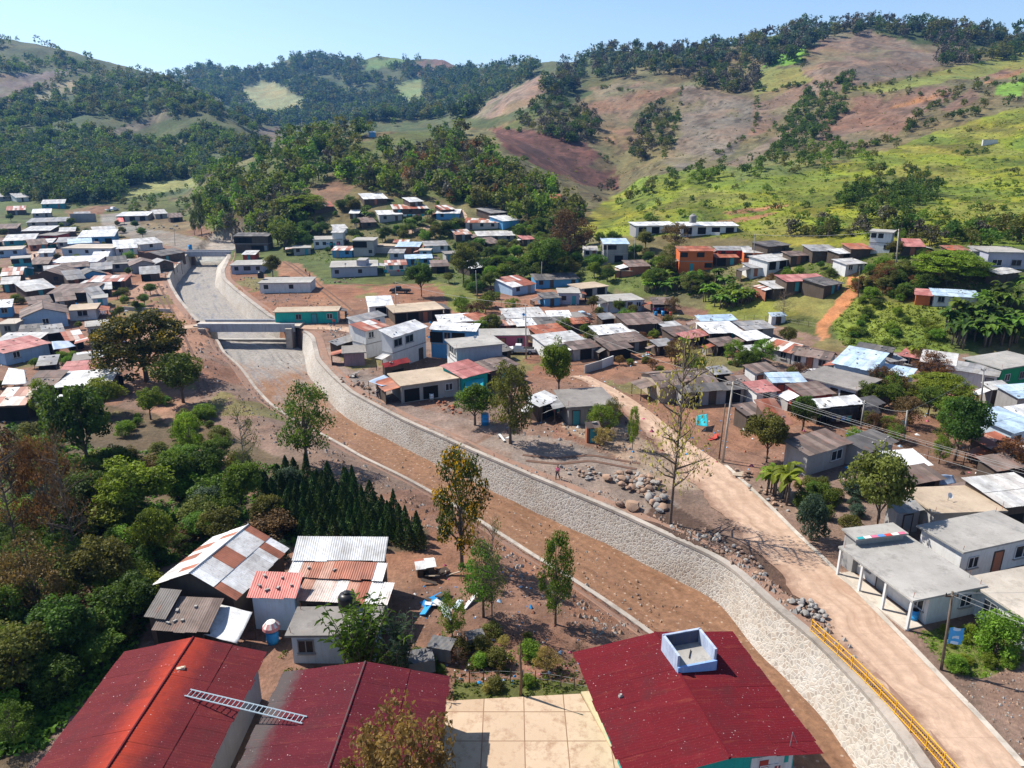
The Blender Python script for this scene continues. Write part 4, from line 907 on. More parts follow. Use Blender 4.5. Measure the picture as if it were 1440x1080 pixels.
H('brown house behind the tall teal house', (40,345),(68,343),(42,337),2.6,'s','brown','brick','w d')
H('white shed tucked beside the far left track', (52,356),(75,355),(53,350),2.4,'s','dull','paleblue','d',name='shed',cat='shed')
H('grey gable between the blue gable and the wide gable', (126,380),(158,378),(132,370),2.6,'s','grey','wood','d')
H('low roof beside the track at the left edge', (0,400),(28,398),(4,390),2.6,'s','dull','wood','d w')
H('brown shanty below the plank house', (40,428),(75,424),(44,418),2.5,'s','brown','wood','o',name='shanty',cat='shack')
H('block shed with slab roof by the bare field corner', (128,420),(152,418),(130,411),2.6,'s','conc','blue','d',name='shed',cat='shed')
H('grey lean roof left of the sagging brown roof', (60,470),(92,466),(62,458),2.4,'s','grey','wood','o')
# -- infill: the small roofs crowded between the larger ones
S_ = dict(name='shed', cat='shed')
H('rusty shed wedged before the tall narrow block house', (92,480),(120,476),(94,467),2.3,'s','rustmix','wood','o',**S_)
H('dark lean roof below the concrete terrace house', (24,470),(58,467),(26,457),2.4,'s','dark','wood','d',**S_)
H('grey shed touching the purple red roofed house', (50,515),(80,512),(54,501),2.3,'s','grey','wood','o',**S_)
H('blue walled room behind the purple red roofed house', (100,508),(128,505),(103,496),2.6,'s','slabd','sky','w d')
H('whitish lean roof right of the bright strip roof', (150,530),(172,526),(152,516),2.2,'s','dull','wood','o',**S_)
H('brown roof between the plank house and the pale blue gable', (78,424),(108,421),(82,412),2.5,'s','brown','wood','d w')
H('white walled room right of the plank house', (128,418),(150,415),(131,405),2.6,'s','grey','white','w')
H('small dull roof below the half rust shed', (132,408),(158,406),(135,398),2.3,'s','dull','wood','o',**S_)
H('dark roof left of the wide gabled house', (152,372),(180,370),(156,361),2.6,'s','dark','wood','d')
H('blue hut between the low white roof and the wooden gable', (62,384),(88,382),(66,374),2.6,'s','white','sky','d w')
H('tin roof on the edge of the bare field by the wide gable', (196,386),(226,384),(199,375),2.4,'s','grey','wood','o d')
H('brown gable left of the low long white roof', (40,372),(68,371),(44,362),2.7,'s','brown','wood','w')
H('white block behind the blue gabled house', (128,362),(152,361),(130,354),2.8,'s','white','white','w w')
H('teal room with slab roof at the left track', (12,378),(38,376),(14,369),3.0,'s','concl','teal','w d')
H('rust roof at the left edge above the white tilted sheet', (0,388),(32,386),(3,377),2.6,'s','rustmix','wood','d')
H('pale house behind the stacked pale roofs', (132,328),(166,326),(134,319),3.0,'s','dull','white','w w')
H('grey house left of the stacked pale roofs', (78,341),(104,340),(80,334),2.8,'s','grey','block','w d')
H('white roof behind the red walled shop', (82,326),(106,325),(83,320),2.8,'s','white','wood','d')
H('turquoise wall house in front of the red walled shop', (46,342),(74,341),(48,336),2.7,'s','dull','turq','d w')
H('brown roofed house at the far left corner', (-6,322),(24,321),(0,315),2.8,'s','brown','wood','d')
H('far white house left of the dark wood', (44,300),(72,299),(46,294),2.8,'s','white','block','w d')
H('far rust roof below the distant teal house', (8,296),(36,295),(10,290),2.8,'s','rustmix','wood','d')
H('far block house by the valley end wall', (104,303),(128,302),(106,298),2.8,'s','grey','block','w')
H('brown shed at the right end of the valley yard', (238,306),(258,305),(240,300),2.6,'s','brown','wood','o',**S_)
H('house with brown roof touching the left end of the pink house', (640,473),(668,470),(645,461),2.8,'s','brown','brick','d w')
H('dark shed in front of the pink house', (690,497),(722,492),(694,484),2.2,'s','dark','wood','o',**S_)
H('white box room right of the large hall', (806,447),(828,445),(808,437),2.7,'s','slabd','white','w')
H('rust lean roof behind the cottage with clean white sheet roof', (806,456),(834,453),(810,446),2.4,'s','rust','wood','d')
H('small grey roof left of the broad brown barn', (846,449),(868,447),(848,440),2.4,'s','grey','wood','o',**S_)
H('tin shed right of the broad brown barn', (936,462),(962,459),(938,452),2.2,'s','dull','wood','o',**S_)
H('blue sided hut under the shrubs right of the patched roof', (765,420),(790,418),(768,411),2.4,'s','dark','sky','d')
H('tin roofed hut by the dry bush in the middle yard', (925,487),(950,484),(928,476),2.3,'s','grey','wood','o',**S_)
H('brown roofed hut right of the middle yard heap', (1010,487),(1042,483),(1015,474),2.4,'s','brown','wood','o d')
H('pale tin roof below the white roof by the striped house', (1046,497),(1076,494),(1050,485),2.3,'s','dull','wood','o',**S_)
H('brown house right of the laundry shed', (1062,525),(1096,520),(1066,510),2.6,'s','brown','white','d w')
H('grey tin roof behind the long brown gabled house', (1005,527),(1030,524),(1008,514),2.3,'s','grey','wood','o',**S_)
H('rust roof shed touching the low rust red hut', (1050,585),(1080,580),(1048,566),2.3,'s','brown','wood','o',**S_)
H('black roofed shed between the tarp shack and the yard', (1218,572),(1246,567),(1214,558),2.2,'s','dark','wood','o',**S_)
H('dull roof between the red sheet house and the pale blue roof', (1252,509),(1275,506),(1250,497),2.5,'s','grey','block','d')
H('silver roof between green house and blue tin roof', (1395,548),(1425,545),(1392,536),2.4,'s','dull','block','d o')
H('rusty brown roof below the patched shack', (1400,662),(1442,655),(1385,640),2.3,'s','brown','wood','o',**S_)
H('grey shed above the raised kitchen slab', (1262,722),(1300,716),(1248,703),2.5,'s','grey','block','d',**S_)
H('brown roof right of the white sheet shed', (1335,700),(1372,692),(1322,684),2.3,'s','brown','wood','o',**S_)
H('blue white house on the hillside left of the orange house', (820,352),(842,352),(822,346),2.7,'s','dull','white','w d')
H('grey roofed house between the orange house and the dark hut', (1056,377),(1086,376),(1058,369),2.6,'s','grey','white','d w')
H('brown hut above the house with pale patched roof', (1112,360),(1138,359),(1114,353),2.6,'s','brown','wood','d')
H('white house below the white awning shed', (1190,372),(1220,370),(1193,363),2.6,'s','dull','white','w d')
H('rust red roof at the upper right terraces', (1335,352),(1365,352),(1338,345),2.7,'s','rust','wood','d')
H('grey house in the trees right of the lilac house', (545,356),(568,356),(547,350),2.7,'s','grey','lilac','w')
H('rust roof house in the trees below the wide block house', (640,330),(664,329),(642,323),2.6,'s','rustmix','wood','d')
H('white roof peeking above the hillside hamlet', (576,284),(596,283),(577,278),2.7,'s','white','wood','d')
H('brown roof left of the pale grey hamlet house', (508,313),(530,312),(510,306),2.6,'s','brown','wood','w')
H('block house above the deep blue house', (626,357),(650,356),(628,350),2.7,'s','slabd','block','d w')
H('dull tin roof left of the bare concrete frame', (470,322),(490,321),(472,316),2.7,'s','dull','white','w')
# ------------------------------------------------------------------ foreground buildings
def fbox(BL, BR, FRt, ze, ext=0.0, FLt=None):
    """roof rectangle from its two back corners and right front corner, all at eave height ze"""
    bl, br, fr = plane(*BL, ze), plane(*BR, ze), plane(*FRt, ze); ax = br - bl; wd = ax.length; ax.normalize(); ay = Vector((-ax.y, ax.x, 0))
    if FLt:
        fl = plane(*FLt, ze); ay = ((bl - fl).normalized() + (br - fr).normalized()).normalized(); ax = Vector((ay.y, -ay.x, 0)); wd = (br - bl).dot(ax); bl = (bl + br) / 2 - ax * wd / 2
        print('SKEW', (br - bl).normalized().dot(ay))
    d = (br - fr).dot(ay) + ext; P0 = bl - ay * d
    return (P0, ax, ay, wd, d, ze)
def gable_z(box, rise):
    P0, ax, ay, wd, d, ze = box
    return lambda p: ze + rise * (1 - abs((Vector((p[0], p[1], 0)) - Vector((P0.x, P0.y, 0))).dot(ax) / wd - .5) * 2)
def m_redroof(name, pal, ridge=None, fade=None, H=5.0):
    t = NT(name); uv = t.new('ShaderNodeTexCoord').outputs['UV']; co = t.new('ShaderNodeTexCoord').outputs['Object']
    at = t.new('ShaderNodeAttribute', attribute_name='Col').outputs['Fac']; sep = t.new('ShaderNodeSeparateXYZ', {0: uv})
    n = t.noise(uv, .35, 7, .7); n2 = t.noise(t.scale(uv, (3, .25, 1)), 1.5, 5, .7)
    col = t.mix(n, pal[0], pal[1]); col = t.mix(.5, col, t.mix(at, (.72, .72, .74), (1, 1, 1)), 'MULTIPLY')
    col = t.mix(t.math('MULTIPLY', t.ramp(n2, [(.5, 0.0), (.72, 1.0)]), .5), col, (.06, .012, .014))
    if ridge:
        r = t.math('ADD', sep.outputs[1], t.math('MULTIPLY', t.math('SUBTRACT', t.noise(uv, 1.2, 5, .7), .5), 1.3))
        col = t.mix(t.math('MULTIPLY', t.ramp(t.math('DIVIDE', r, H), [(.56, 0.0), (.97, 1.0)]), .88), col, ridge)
    if fade:   # bare grey ends of the sheets
        r = t.math('ADD', t.math('DIVIDE', sep.outputs[1], H), t.math('MULTIPLY', t.math('SUBTRACT', t.noise(uv, 1.6, 6, .75), .5), .35))
        col = t.mix(t.ramp(r, [(.1, .9), (.28, 0.0)]), col, t.mix(t.math('LESS_THAN', t.new('ShaderNodeSeparateXYZ', {0: co}).outputs[0], 0.0), col, fade))
    bs = t.noise(uv, .22, 7, .72); col = t.mix(t.math('MULTIPLY', t.ramp(bs, [(.5, 0.0), (.66, 1.0)]), .55), col, (.045, .016, .018)); rs_ = t.noise(t.scale(uv, (2.2, .3, 1)), .9, 6, .75); col = t.mix(t.math('MULTIPLY', t.ramp(rs_, [(.56, 0.0), (.7, 1.0)]), .4), col, (.20, .055, .03))
    vo = t.new('ShaderNodeTexVoronoi', {'Vector': co, 'Scale': 3.4}).outputs['Distance']; sp = t.math('MULTIPLY', t.ramp(vo, [(.075, 1.0), (.13, 0.0)]), t.ramp(t.noise(co, 1.1, 4), [(.5, 0.0), (.58, 1.0)]))
    col = t.mix(sp, col, (.40, .33, .33))
    ti = t.math('MULTIPLY', t.ramp(t.noise(co, 14, 3, .6), [(.62, 0.0), (.68, 1.0)]), .5); col = t.mix(ti, col, (.26, .09, .09))
    t.p.inputs['Specular IOR Level'].default_value = .1; return t.fin(col, .8)
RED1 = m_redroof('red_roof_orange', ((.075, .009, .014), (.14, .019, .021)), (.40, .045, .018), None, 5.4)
RED2 = m_redroof('red_roof_plain', ((.062, .007, .014), (.105, .012, .019)), None, (.07, .064, .062), 5.0)
RED3 = m_redroof('red_roof_dusky', ((.085, .006, .011), (.14, .010, .015)))
def red_house(label, BL, BR, FRt, ze, rise, ext, mat, wall, ops, FLt=None):
    b = fbox(BL, BR, FRt, ze, ext, FLt)
    r, wd, d = house(label, None, None, None, ze, 'x', 'red', wall, ops, rise=rise, box=b, roofm=mat, corr=.55, oh=1.0 if FLt and wall == 'turq' else .45, name='classroom_building', cat='building', drop=.8)
    return r, b, gable_z(b, rise)
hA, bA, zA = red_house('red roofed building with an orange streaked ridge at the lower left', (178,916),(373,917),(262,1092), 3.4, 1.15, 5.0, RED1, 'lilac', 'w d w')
hB, bB, zB = red_house('red roofed building with grey edged sheets in the bottom middle', (400,948),(631,948),(607,1085), 3.4, .95, 4.0, RED2, 'cream', 'w d w', (335,1080))
hC, bC, zC = red_house('dark red roofed building carrying an open water tank', (807,913),(1030,892),(1158,1066), 3.3, .75, 0.0, RED3, 'turq', 'w W w', (880,1084))
print('FG', [round(x[3], 1) for x in (bA, bB, bC)], [round(x[4], 1) for x in (bA, bB, bC)])
# painted panel on the front wall of the tank building
P0, ax, ay, wd, d, ze = bC
m = MB().box((wd * .5 - 2.4, -d / 2 + .98, 1.9), (2.6, .05, 1.6), 0).box((wd * .5 - 2.9, -d / 2 + .945, 2.2), (.55, .03, .5), 1).box((wd * .5 - 2.0, -d / 2 + .945, 1.7), (.35, .03, .35), 1).box((wd * .5 - 1.5, -d / 2 + .945, 2.3), (.25, .03, .5), 2)
m.build('painted_panel', [W['white'], W['red'], W['turq']], hC)
# open roof tank
tp = plane(968, 926, 4.0); tz = zC(tp) - .12; yaw = math.atan2(ax.y, ax.x) + R(4)
tk = empty('roof_tank', (tp.x, tp.y, tz), yaw, 'open blue and white concrete box on the dark red roof', 'water tank')
TB = dirty('tank_blue', (.22, .36, .66), .8, .3, .9, True, .2, (.5, .5, .52), .5)
MB().box((0, 0, .3), (2.5, 2.1, .5)).build('floor', M_CONC, tk)
MB().box((0, -1.12, .35), (2.74, .16, .72), 0).build('front_panel', TB, tk)
m = MB().box((-1.30, .04, .75), (.16, 2.16, 1.5)).box((1.30, .04, .75), (.16, 2.16, 1.5)).box((0, 1.12, .75), (2.74, .16, 1.5)); m.build('side_panel', [dirty('tank_white', (.40, .46, .58), .85, .4, .8, True, .2, (.12, .17, .32), .8)], tk)
MB().box((0, 1.02, .9), (2.42, .04, 1.1)).build('inner_shade_face', dirty('tank_inside_shade', (.06, .075, .13), .8, .5), tk)  # dark plate over the back wall, the tank's inner shadow put into its colour
MB().tube([(.3, .3, .55), (.3, .3, .62), (-.2, -.4, .62)], .03).build('pipe', M_BLACK, tk)
def small_on_roof(px, py, zf, fn):
    p = plane(px, py, 4.0); fn(Vector((p.x, p.y, zf(p))))
def stick(p): tag(MB().tube([p - Vector((0, 0, .1)), p + Vector((.05, 0, 1.0))], .02, 5).tube([p + Vector((.05, 0, 1.0)), p + Vector((.35, -.1, .3))], .015, 4).build('antenna_stub', M_IRON), 'thin bent wire antenna on the dark red roof', 'antenna')
small_on_roof(1112, 1040, zC, stick)
def brick(p): tag(MB().box((0, 0, .07), (.24, .16, .14), 0, .4).box((.02, .01, .17), (.16, .12, .08), 0, .9).build('loose_brick', M_CONC, None, p), 'grey brick lying on the dark red roof', 'brick')
small_on_roof(873, 971, zC, brick)
def brick2(p): tag(MB().box((0, 0, .06), (.5, .22, .12), 0, .3).box((.1, .02, .14), (.2, .15, .05), 0, .1).build('loose_block', M_PATIO, None, p), 'pale block lying on the orange streaked red roof', 'block')
small_on_roof(256, 949, zA, brick2)
# ladder bridging the two roofs
a = plane(264, 975, 4.2); b = plane(428, 1009, 4.2); a.z = zA(a) + .12; b.z = zB(b) + .12
ld = (b - a); L = ld.length; lr = empty('ladder', a, 0, 'long pale metal ladder lying across the gap between two red roofs', 'ladder'); ld.normalize(); sd = Vector((-ld.y, ld.x, 0)).normalized()
ML = plain('ladder_metal', (.36, .44, .48), .5, .2)
for s in (-1, 1): MB().tube([sd * .27 * s, sd * .27 * s + ld * L], .04, 5).build('rail', ML, lr)
r0 = MB().tube([sd * -.27, sd * .27], .026, 5).build('rung', ML, lr); nr = 26
for i in range(nr):
    o = r0 if i == 0 else r0.copy()
    if i: COL.objects.link(o)
    o.location = ld * (L * (i + .5) / nr)
# metal roofed houses behind
house('steep gabled barn with white and rust sheets beside the left thicket', (214,823),(329,843),(381,765),3.0,'x','barnmix','wood','- o -',rise=1.7,name='barn',cat='barn',drop=1.0)
house('wide house under a broad white sheet roof in front of the cypresses', (411,786),(541,787),(420,754),3.75,'s','white','wood','',rise=1.0,drop=1.0)
house('row of rust and grey sheets along the front of the broad white roof', (404,808),(538,815),(411,785),3.2,'s','rustmix','wood','- - -',rise=.5,drop=1.0,name='porch',cat='porch')
house('low porch roof of rusty sheets with a black tank beside it', (415,842),(545,849),(430,813),2.7,'s','rustmix','wood','o o',rise=.35,name='porch',cat='porch',drop=.8,posts=4)
house('pale blue house with coral pink sheet roof', (348,837),(416,840),(364,803),3.2,'s','pink','paleblue','',rise=.9,drop=1.0)
house('low sky blue house with weedy grey slab roof', (400,894),(531,893),(420,853),2.7,'s','slabd','paleblue','w - -',drop=1.0)
house('dark ribbed lower roof joined to the gabled barn', (214,884),(293,888),(243,838),2.3,'s','brown','wood','o o',rise=.9,name='lean_to',cat='shed',drop=1.0)
house('small dark ribbed roof piece at the left of the lower roof', (203,866),(234,869),(215,826),2.7,'s','dark','wood','',rise=.9,name='lean_to',cat='shed',drop=1.0)
def cloth_roof(label, corners, hs, mat, sag=.25, name='tarp', cat='tarp', poles=True):
    P = [hit(u, v, h) for (u, v), h in zip(corners, hs)]; c = sum(P, Vector()) / 4; r = empty(name, (c.x, c.y, float(gz(c.x, c.y))), 0, label, cat); V = []; n = 10
    for i in range(n + 1):
        for j in range(n + 1):
            s, t_ = i / n, j / n; p = P[0].lerp(P[1], s).lerp(P[3].lerp(P[2], s), t_); k = math.sin(math.pi * s) * math.sin(math.pi * t_)
            p.z += -sag * k + .07 * math.sin(s * 9 + t_ * 4) * (.3 + k); V.append(tuple(p - r.location))
    F = [(i * (n + 1) + j, (i + 1) * (n + 1) + j, (i + 1) * (n + 1) + j + 1, i * (n + 1) + j + 1) for i in range(n) for j in range(n)]
    o = link('sheet', npmesh('sheet', V, F, True), [mat], r); md = o.modifiers.new('thick', 'SOLIDIFY'); md.thickness = .02
    if poles:
        for p, h in zip(P, hs):
            q = p - r.location; MB().tube([(q.x, q.y, q.z + .02), (q.x, q.y, q.z - h - .3)], .05, 5).build('pole', M_WOODD, r)
    return r
TW = dirty('tarp_white', (.58, .59, .60), .6, .2, .7); TBL = dirty('tarp_blue', (.33, .42, .56), .6, .3, .7); TK = dirty('tarp_black', (.025, .026, .03), .5, .3, 1); TT = dirty('tarp_teal', (.02, .42, .48), .5, .3, .9)
cloth_roof('pale grey canvas sheet sloping from the dark ribbed roof', ((286,892),(333,905),(355,861),(308,849)), (1.8, 1.7, 2.4, 2.6), TW)
cloth_roof('faded blue tarp canopy above the channel wall', ((537,543),(562,538),(540,527),(518,536)), (2.2, 2.3, 2.5, 2.3), TBL, .3)
cloth_roof('black tarp hung in front of the white roofed shack', ((1168,594),(1212,588),(1207,572),(1165,575)), (.6, .6, 2.3, 2.3), TK, .1)
cloth_roof('teal tarp thrown over a heap by the road', ((979,598),(996,600),(994,582),(980,584)), (.8, .7, 1.4, 1.5), TT, .1, poles=False)
cloth_roof('turquoise tarp awning below the striped roof', ((655,545),(680,545),(680,531),(653,534)), (1.6, 1.6, 2.3, 2.4), TT, .15)
cloth_roof('white awning strip beside the dark slab house', ((762,582),(788,570),(822,560),(800,566)), (1.7, 2.0, 2.2, 2.1), TW, .05)
cloth_roof('peaked white canvas tent at the left edge', ((2,541),(38,540),(34,520),(12,517)), (1.6, 1.6, 2.7, 2.8), TW, .2)
cloth_roof('blue tarp over sheets beside the sagging brown roof', ((75,492),(107,487),(96,479),(72,480)), (1.8, 1.9, 2.4, 2.4), TBL, .2)
cloth_roof('white sheet awning near the yard fence under the olive tree', ((1310,682),(1345,680),(1340,668),(1322,667)), (1.4, 1.4, 2.2, 2.3), TBL, .2)
cloth_roof('black tarp shelter right of the white roofed shack', ((1214,588),(1240,582),(1236,570),(1212,573)), (1.5, 1.5, 2.2, 2.2), TK, .2)
cloth_roof('red tent roof at the valley end', ((163,312),(175,312),(173,306),(165,306)), (1.5, 1.5, 2.8, 2.8), dirty('tent_red', (.5, .05, .04), .6), .0)
# black tank, tubs, parasol
def tank(label, u, v, h0, s=1.0, mat=None):
    p = hit(u, v, h0); r = empty('water_tank', p, 0, label, 'water tank')
    MB().lathe((0, 0, 0), [(.50 * s, 0), (.54 * s, .08 * s), (.52 * s, .2 * s), (.54 * s, .3 * s), (.52 * s, .45 * s), (.54 * s, .6 * s), (.52 * s, .75 * s), (.54 * s, .9 * s), (.45 * s, 1.05 * s), (.25 * s, 1.15 * s)], 18).build('body', mat or M_BLACK, r, None, True)
    MB().lathe((0, 0, 1.14 * s), [(.2 * s, 0), (.2 * s, .1 * s), (.05 * s, .14 * s)], 12).build('lid', mat or M_BLACK, r)
    return r
tank('black ribbed plastic tank by the rusty porch roof', 489, 857, 2.4, 1.25)
tank('black tank on the roof of the white slab house', 367, 391, 3.0, 1.5); tank('pale tank on the long school roof', 974, 313, 3.5, 1.9, W['grey'])
def tub(label, u, v, h0, r0, h, mat, name='tub', cat='tub'):
    p = hit(u, v, h0); r = empty(name, p, 0, label, cat)
    MB().lathe((0, 0, 0), [(r0 * .8, 0), (r0 * .92, h * .5), (r0, h), (r0 * 1.06, h), (r0 * .93, h - .03), (r0 * .72, .05), (.01, .05)], 18).build('body', mat, r, None, True); return r
BLU = plain('blue_plastic', (.03, .25, .55), .4); 
tub('round blue plastic tub on the wall beside the black tank', 514, 874, 2.9, .5, .35, BLU)
pb = hit(384, 903); r = empty('parasol_barrel', pb, 0, 'striped white and red parasol shading a blue barrel', 'parasol')
MB().lathe((0, 0, 0), [(.42, 0), (.46, .3), (.46, .8), (.42, 1.0)], 14).build('barrel', BLU, r, None, True); MB().tube([(0, 0, .9), (0, 0, 1.9)], .03, 6).build('pole', M_IRON, r)
m = MB(); n = 16
for i in range(n):
    a0, a1 = 2 * math.pi * i / n, 2 * math.pi * (i + 1) / n
    P = lambda a, rr, z: (rr * math.cos(a), rr * math.sin(a), z)
    m.slab([P(a0, .62, 1.5), P(a1, .62, 1.5), P(a1, .35, 1.82), P(a0, .35, 1.82)], .02, i % 2); m.slab([P(a0, .35, 1.82), P(a1, .35, 1.82), (0, 0, 1.95)], .02, 0); m.slab([P(a0, .66, 1.28), P(a1, .66, 1.28), P(a1, .62, 1.5), P(a0, .62, 1.5)], .02, 1)
m.build('canopy', [plain('canvas_cream', (.6, .58, .55), .8), plain('canvas_red', (.5, .2, .2), .8)], r)
# patio
t = NT('patio'); co = t.new('ShaderNodeTexCoord').outputs['Object']
br = t.new('ShaderNodeTexBrick', {'Vector': co, 'Scale': 1.0, 'Mortar Size': .035, 'Brick Width': 2.7, 'Row Height': 2.5, 'Color1': (1, .97, .93), 'Color2': (.86, .80, .74), 'Mortar': (.42, .33, .27)}, offset=0.0)
n = t.noise(co, .5, 7, .7); col = t.mix(n, (.38, .28, .195), (.52, .42, .32)); col = t.mix(1.0, col, br.outputs['Color'], 'MULTIPLY')
st = t.ramp(t.noise(co, .9, 7, .75), [(.5, 0.0), (.64, .8)]); col = t.mix(st, col, (.27, .165, .105)); t.bump(t.noise(co, 5, 4), .2, .03); M_PAT = t.fin(col, .9)
pc = [plane(u, v, 0) for u, v in ((628,986),(816,976),(890,1110),(620,1120))]; c = sum(pc, Vector()) / 4; zz = max(float(gz(p.x, p.y)) for p in pc) + .06
pm = MB().slab([(p.x - c.x, p.y - c.y, 0) for p in pc], .5); pt = pm.build('patio', [M_PAT], None, (c.x, c.y, zz)); tag(pt, kind='structure')
pc = [plane(u, v, 0) for u, v in ((817,975),(838,974),(925,1110),(888,1110))]; pt = MB().slab([(p.x, p.y, zz + .12) for p in pc], .5).build('kerb', [dirty('kerb_yellow', (.52, .42, .26), .9, .25, .8, False)]); tag(pt, kind='structure')
# ------------------------------------------------------------------ plants
def unit(v): return v / (np.linalg.norm(v, axis=-1, keepdims=True) + 1e-9)
def leaf_quads(c, size, nb, col, g, asp=.62):
    n = len(c); nrm = unit(g.normal(size=(n, 3)) * .75 + nb); tv = unit(np.cross(nrm, g.normal(size=(n, 3)))); bv = np.cross(nrm, tv)
    s = (size * g.uniform(.7, 1.35, n))[:, None]; a = tv * s * .5; b = bv * s * .5 * asp
    V = np.stack([c - a, c + b * .9 - a * .1, c + a, c - b * .9 - a * .1], 1).reshape(-1, 3)
    return V, np.arange(4 * n).reshape(-1, 4), np.repeat(col, 4)
def crown_mesh(cl, n_leaf, size, seed, flat=.75, up=.35, out=.7):
    """leaves set in clumps (x, y, z, r) through the crown's volume"""
    g = np.random.default_rng(seed); C_ = []; S = []; N = []; K = []
    for x, y, z, r in cl:
        n = max(4, int(n_leaf * g.uniform(.7, 1.3))); d = unit(g.normal(size=(n, 3))); rad = r * g.uniform(.35, 1.05, n) ** .6
        p = d * rad[:, None] * np.array([1, 1, flat]) + np.array([x, y, z]); C_.append(p); N.append(d * out + np.array([0, 0, up])); S.append(np.full(n, size))
        K.append(np.clip(g.uniform(0, 1) * .6 + g.uniform(0, .4, n), 0, 1))
    V, F, col = leaf_quads(np.concatenate(C_), np.concatenate(S), np.concatenate(N), np.concatenate(K), g)
    return V, F, np.repeat(col[:, None], 3, 1)
def clumps(kind, n, seed):
    g = np.random.default_rng(seed); out = []
    lean = g.normal(0, .05, 2)
    for i in range(n):
        if kind == 'round':
            d = unit(g.normal(size=3)); d[2] = abs(d[2]) * g.choice([1, 1, -.6]); k = g.uniform(.45, 1) ** .5 * (1 + .25 * math.sin(3 * math.atan2(d[1], d[0]) + seed))
            out.append((d[0] * .36 * k + lean[0], d[1] * .36 * k + lean[1], .62 + d[2] * .31 * k, g.uniform(.09, .16)))
        elif kind == 'umbrella':
            a = g.uniform(0, 6.28); k = g.uniform(.05, 1) ** .5; t = g.choice([0, 0, 1, 1.7]); z = .82 - .26 * k * k + g.uniform(-.05, .07) - .2 * t
            out.append((math.cos(a) * .44 * k, math.sin(a) * .44 * k, z, g.uniform(.08, .13)))
        elif kind == 'bush':
            d = unit(g.normal(size=3)); k = g.uniform(.3, 1) ** .5
            out.append((d[0] * .4 * k, d[1] * .4 * k, .18 + abs(d[2]) * .66 * k, g.uniform(.1, .19)))
        elif kind == 'airy':
            z = g.uniform(.3, .97); w = .44 * math.sin(math.pi * min(1, (z - .12) / .95)) ** .7; a = g.uniform(0, 6.28); k = g.uniform(.35, 1.1)
            out.append((math.cos(a) * w * k, math.sin(a) * w * k, z, g.uniform(.07, .14)))
        elif kind == 'tall':
            z = .22 + .75 * g.uniform(0, 1); w = .40 * (1 - abs((z - .55) / .55) ** 2.2); a = g.uniform(0, 6.28); k = g.uniform(.2, 1) ** .5
            out.append((math.cos(a) * w * k, math.sin(a) * w * k, z, g.uniform(.07, .14)))
    return out
def trunk_mesh(cl, seed, top=.75, r0=.035, nl=14, twig=0, base=.22):
    g = np.random.default_rng(seed); m = MB(); b1, b2 = g.normal(0, .02, 2), g.normal(0, .035, 2)
    stem = [(0, 0, -.06), (b1[0] * .3, b1[1] * .3, top * .3), (b1[0], b1[1], top * .62), (b2[0], b2[1], top)]
    m.tube(stem, [r0 * 1.25, r0 * .85, r0 * .6, r0 * .22], 7)
    for i in range(min(nl, len(cl))):
        x, y, z, r = cl[i]; z0 = min(max(base, z - .1 if twig > 5 else z * .62 - .08), top * .95); f = z0 / top
        s = Vector(stem[1]).lerp(Vector(stem[3]), min(1, max(0, (f - .3) / .7))); s.z = z0; e = Vector((x, y, z)); md = s.lerp(e, .5) + Vector((0, 0, -.02 + .04 * g.random()))
        m.tube([s, md, e], [r0 * .42, r0 * .26, r0 * .08], 5, cap=False)
        for t in range(twig):
            q = md.lerp(e, g.random()); m.tube([q, q + Vector(tuple(g.normal(0, .075, 2))) .to_3d() + Vector((0, 0, g.uniform(.02, .12)))], [r0 * .09, r0 * .04], 3, cap=False)
    return m.mesh('trunk', True)
PROTO = {}
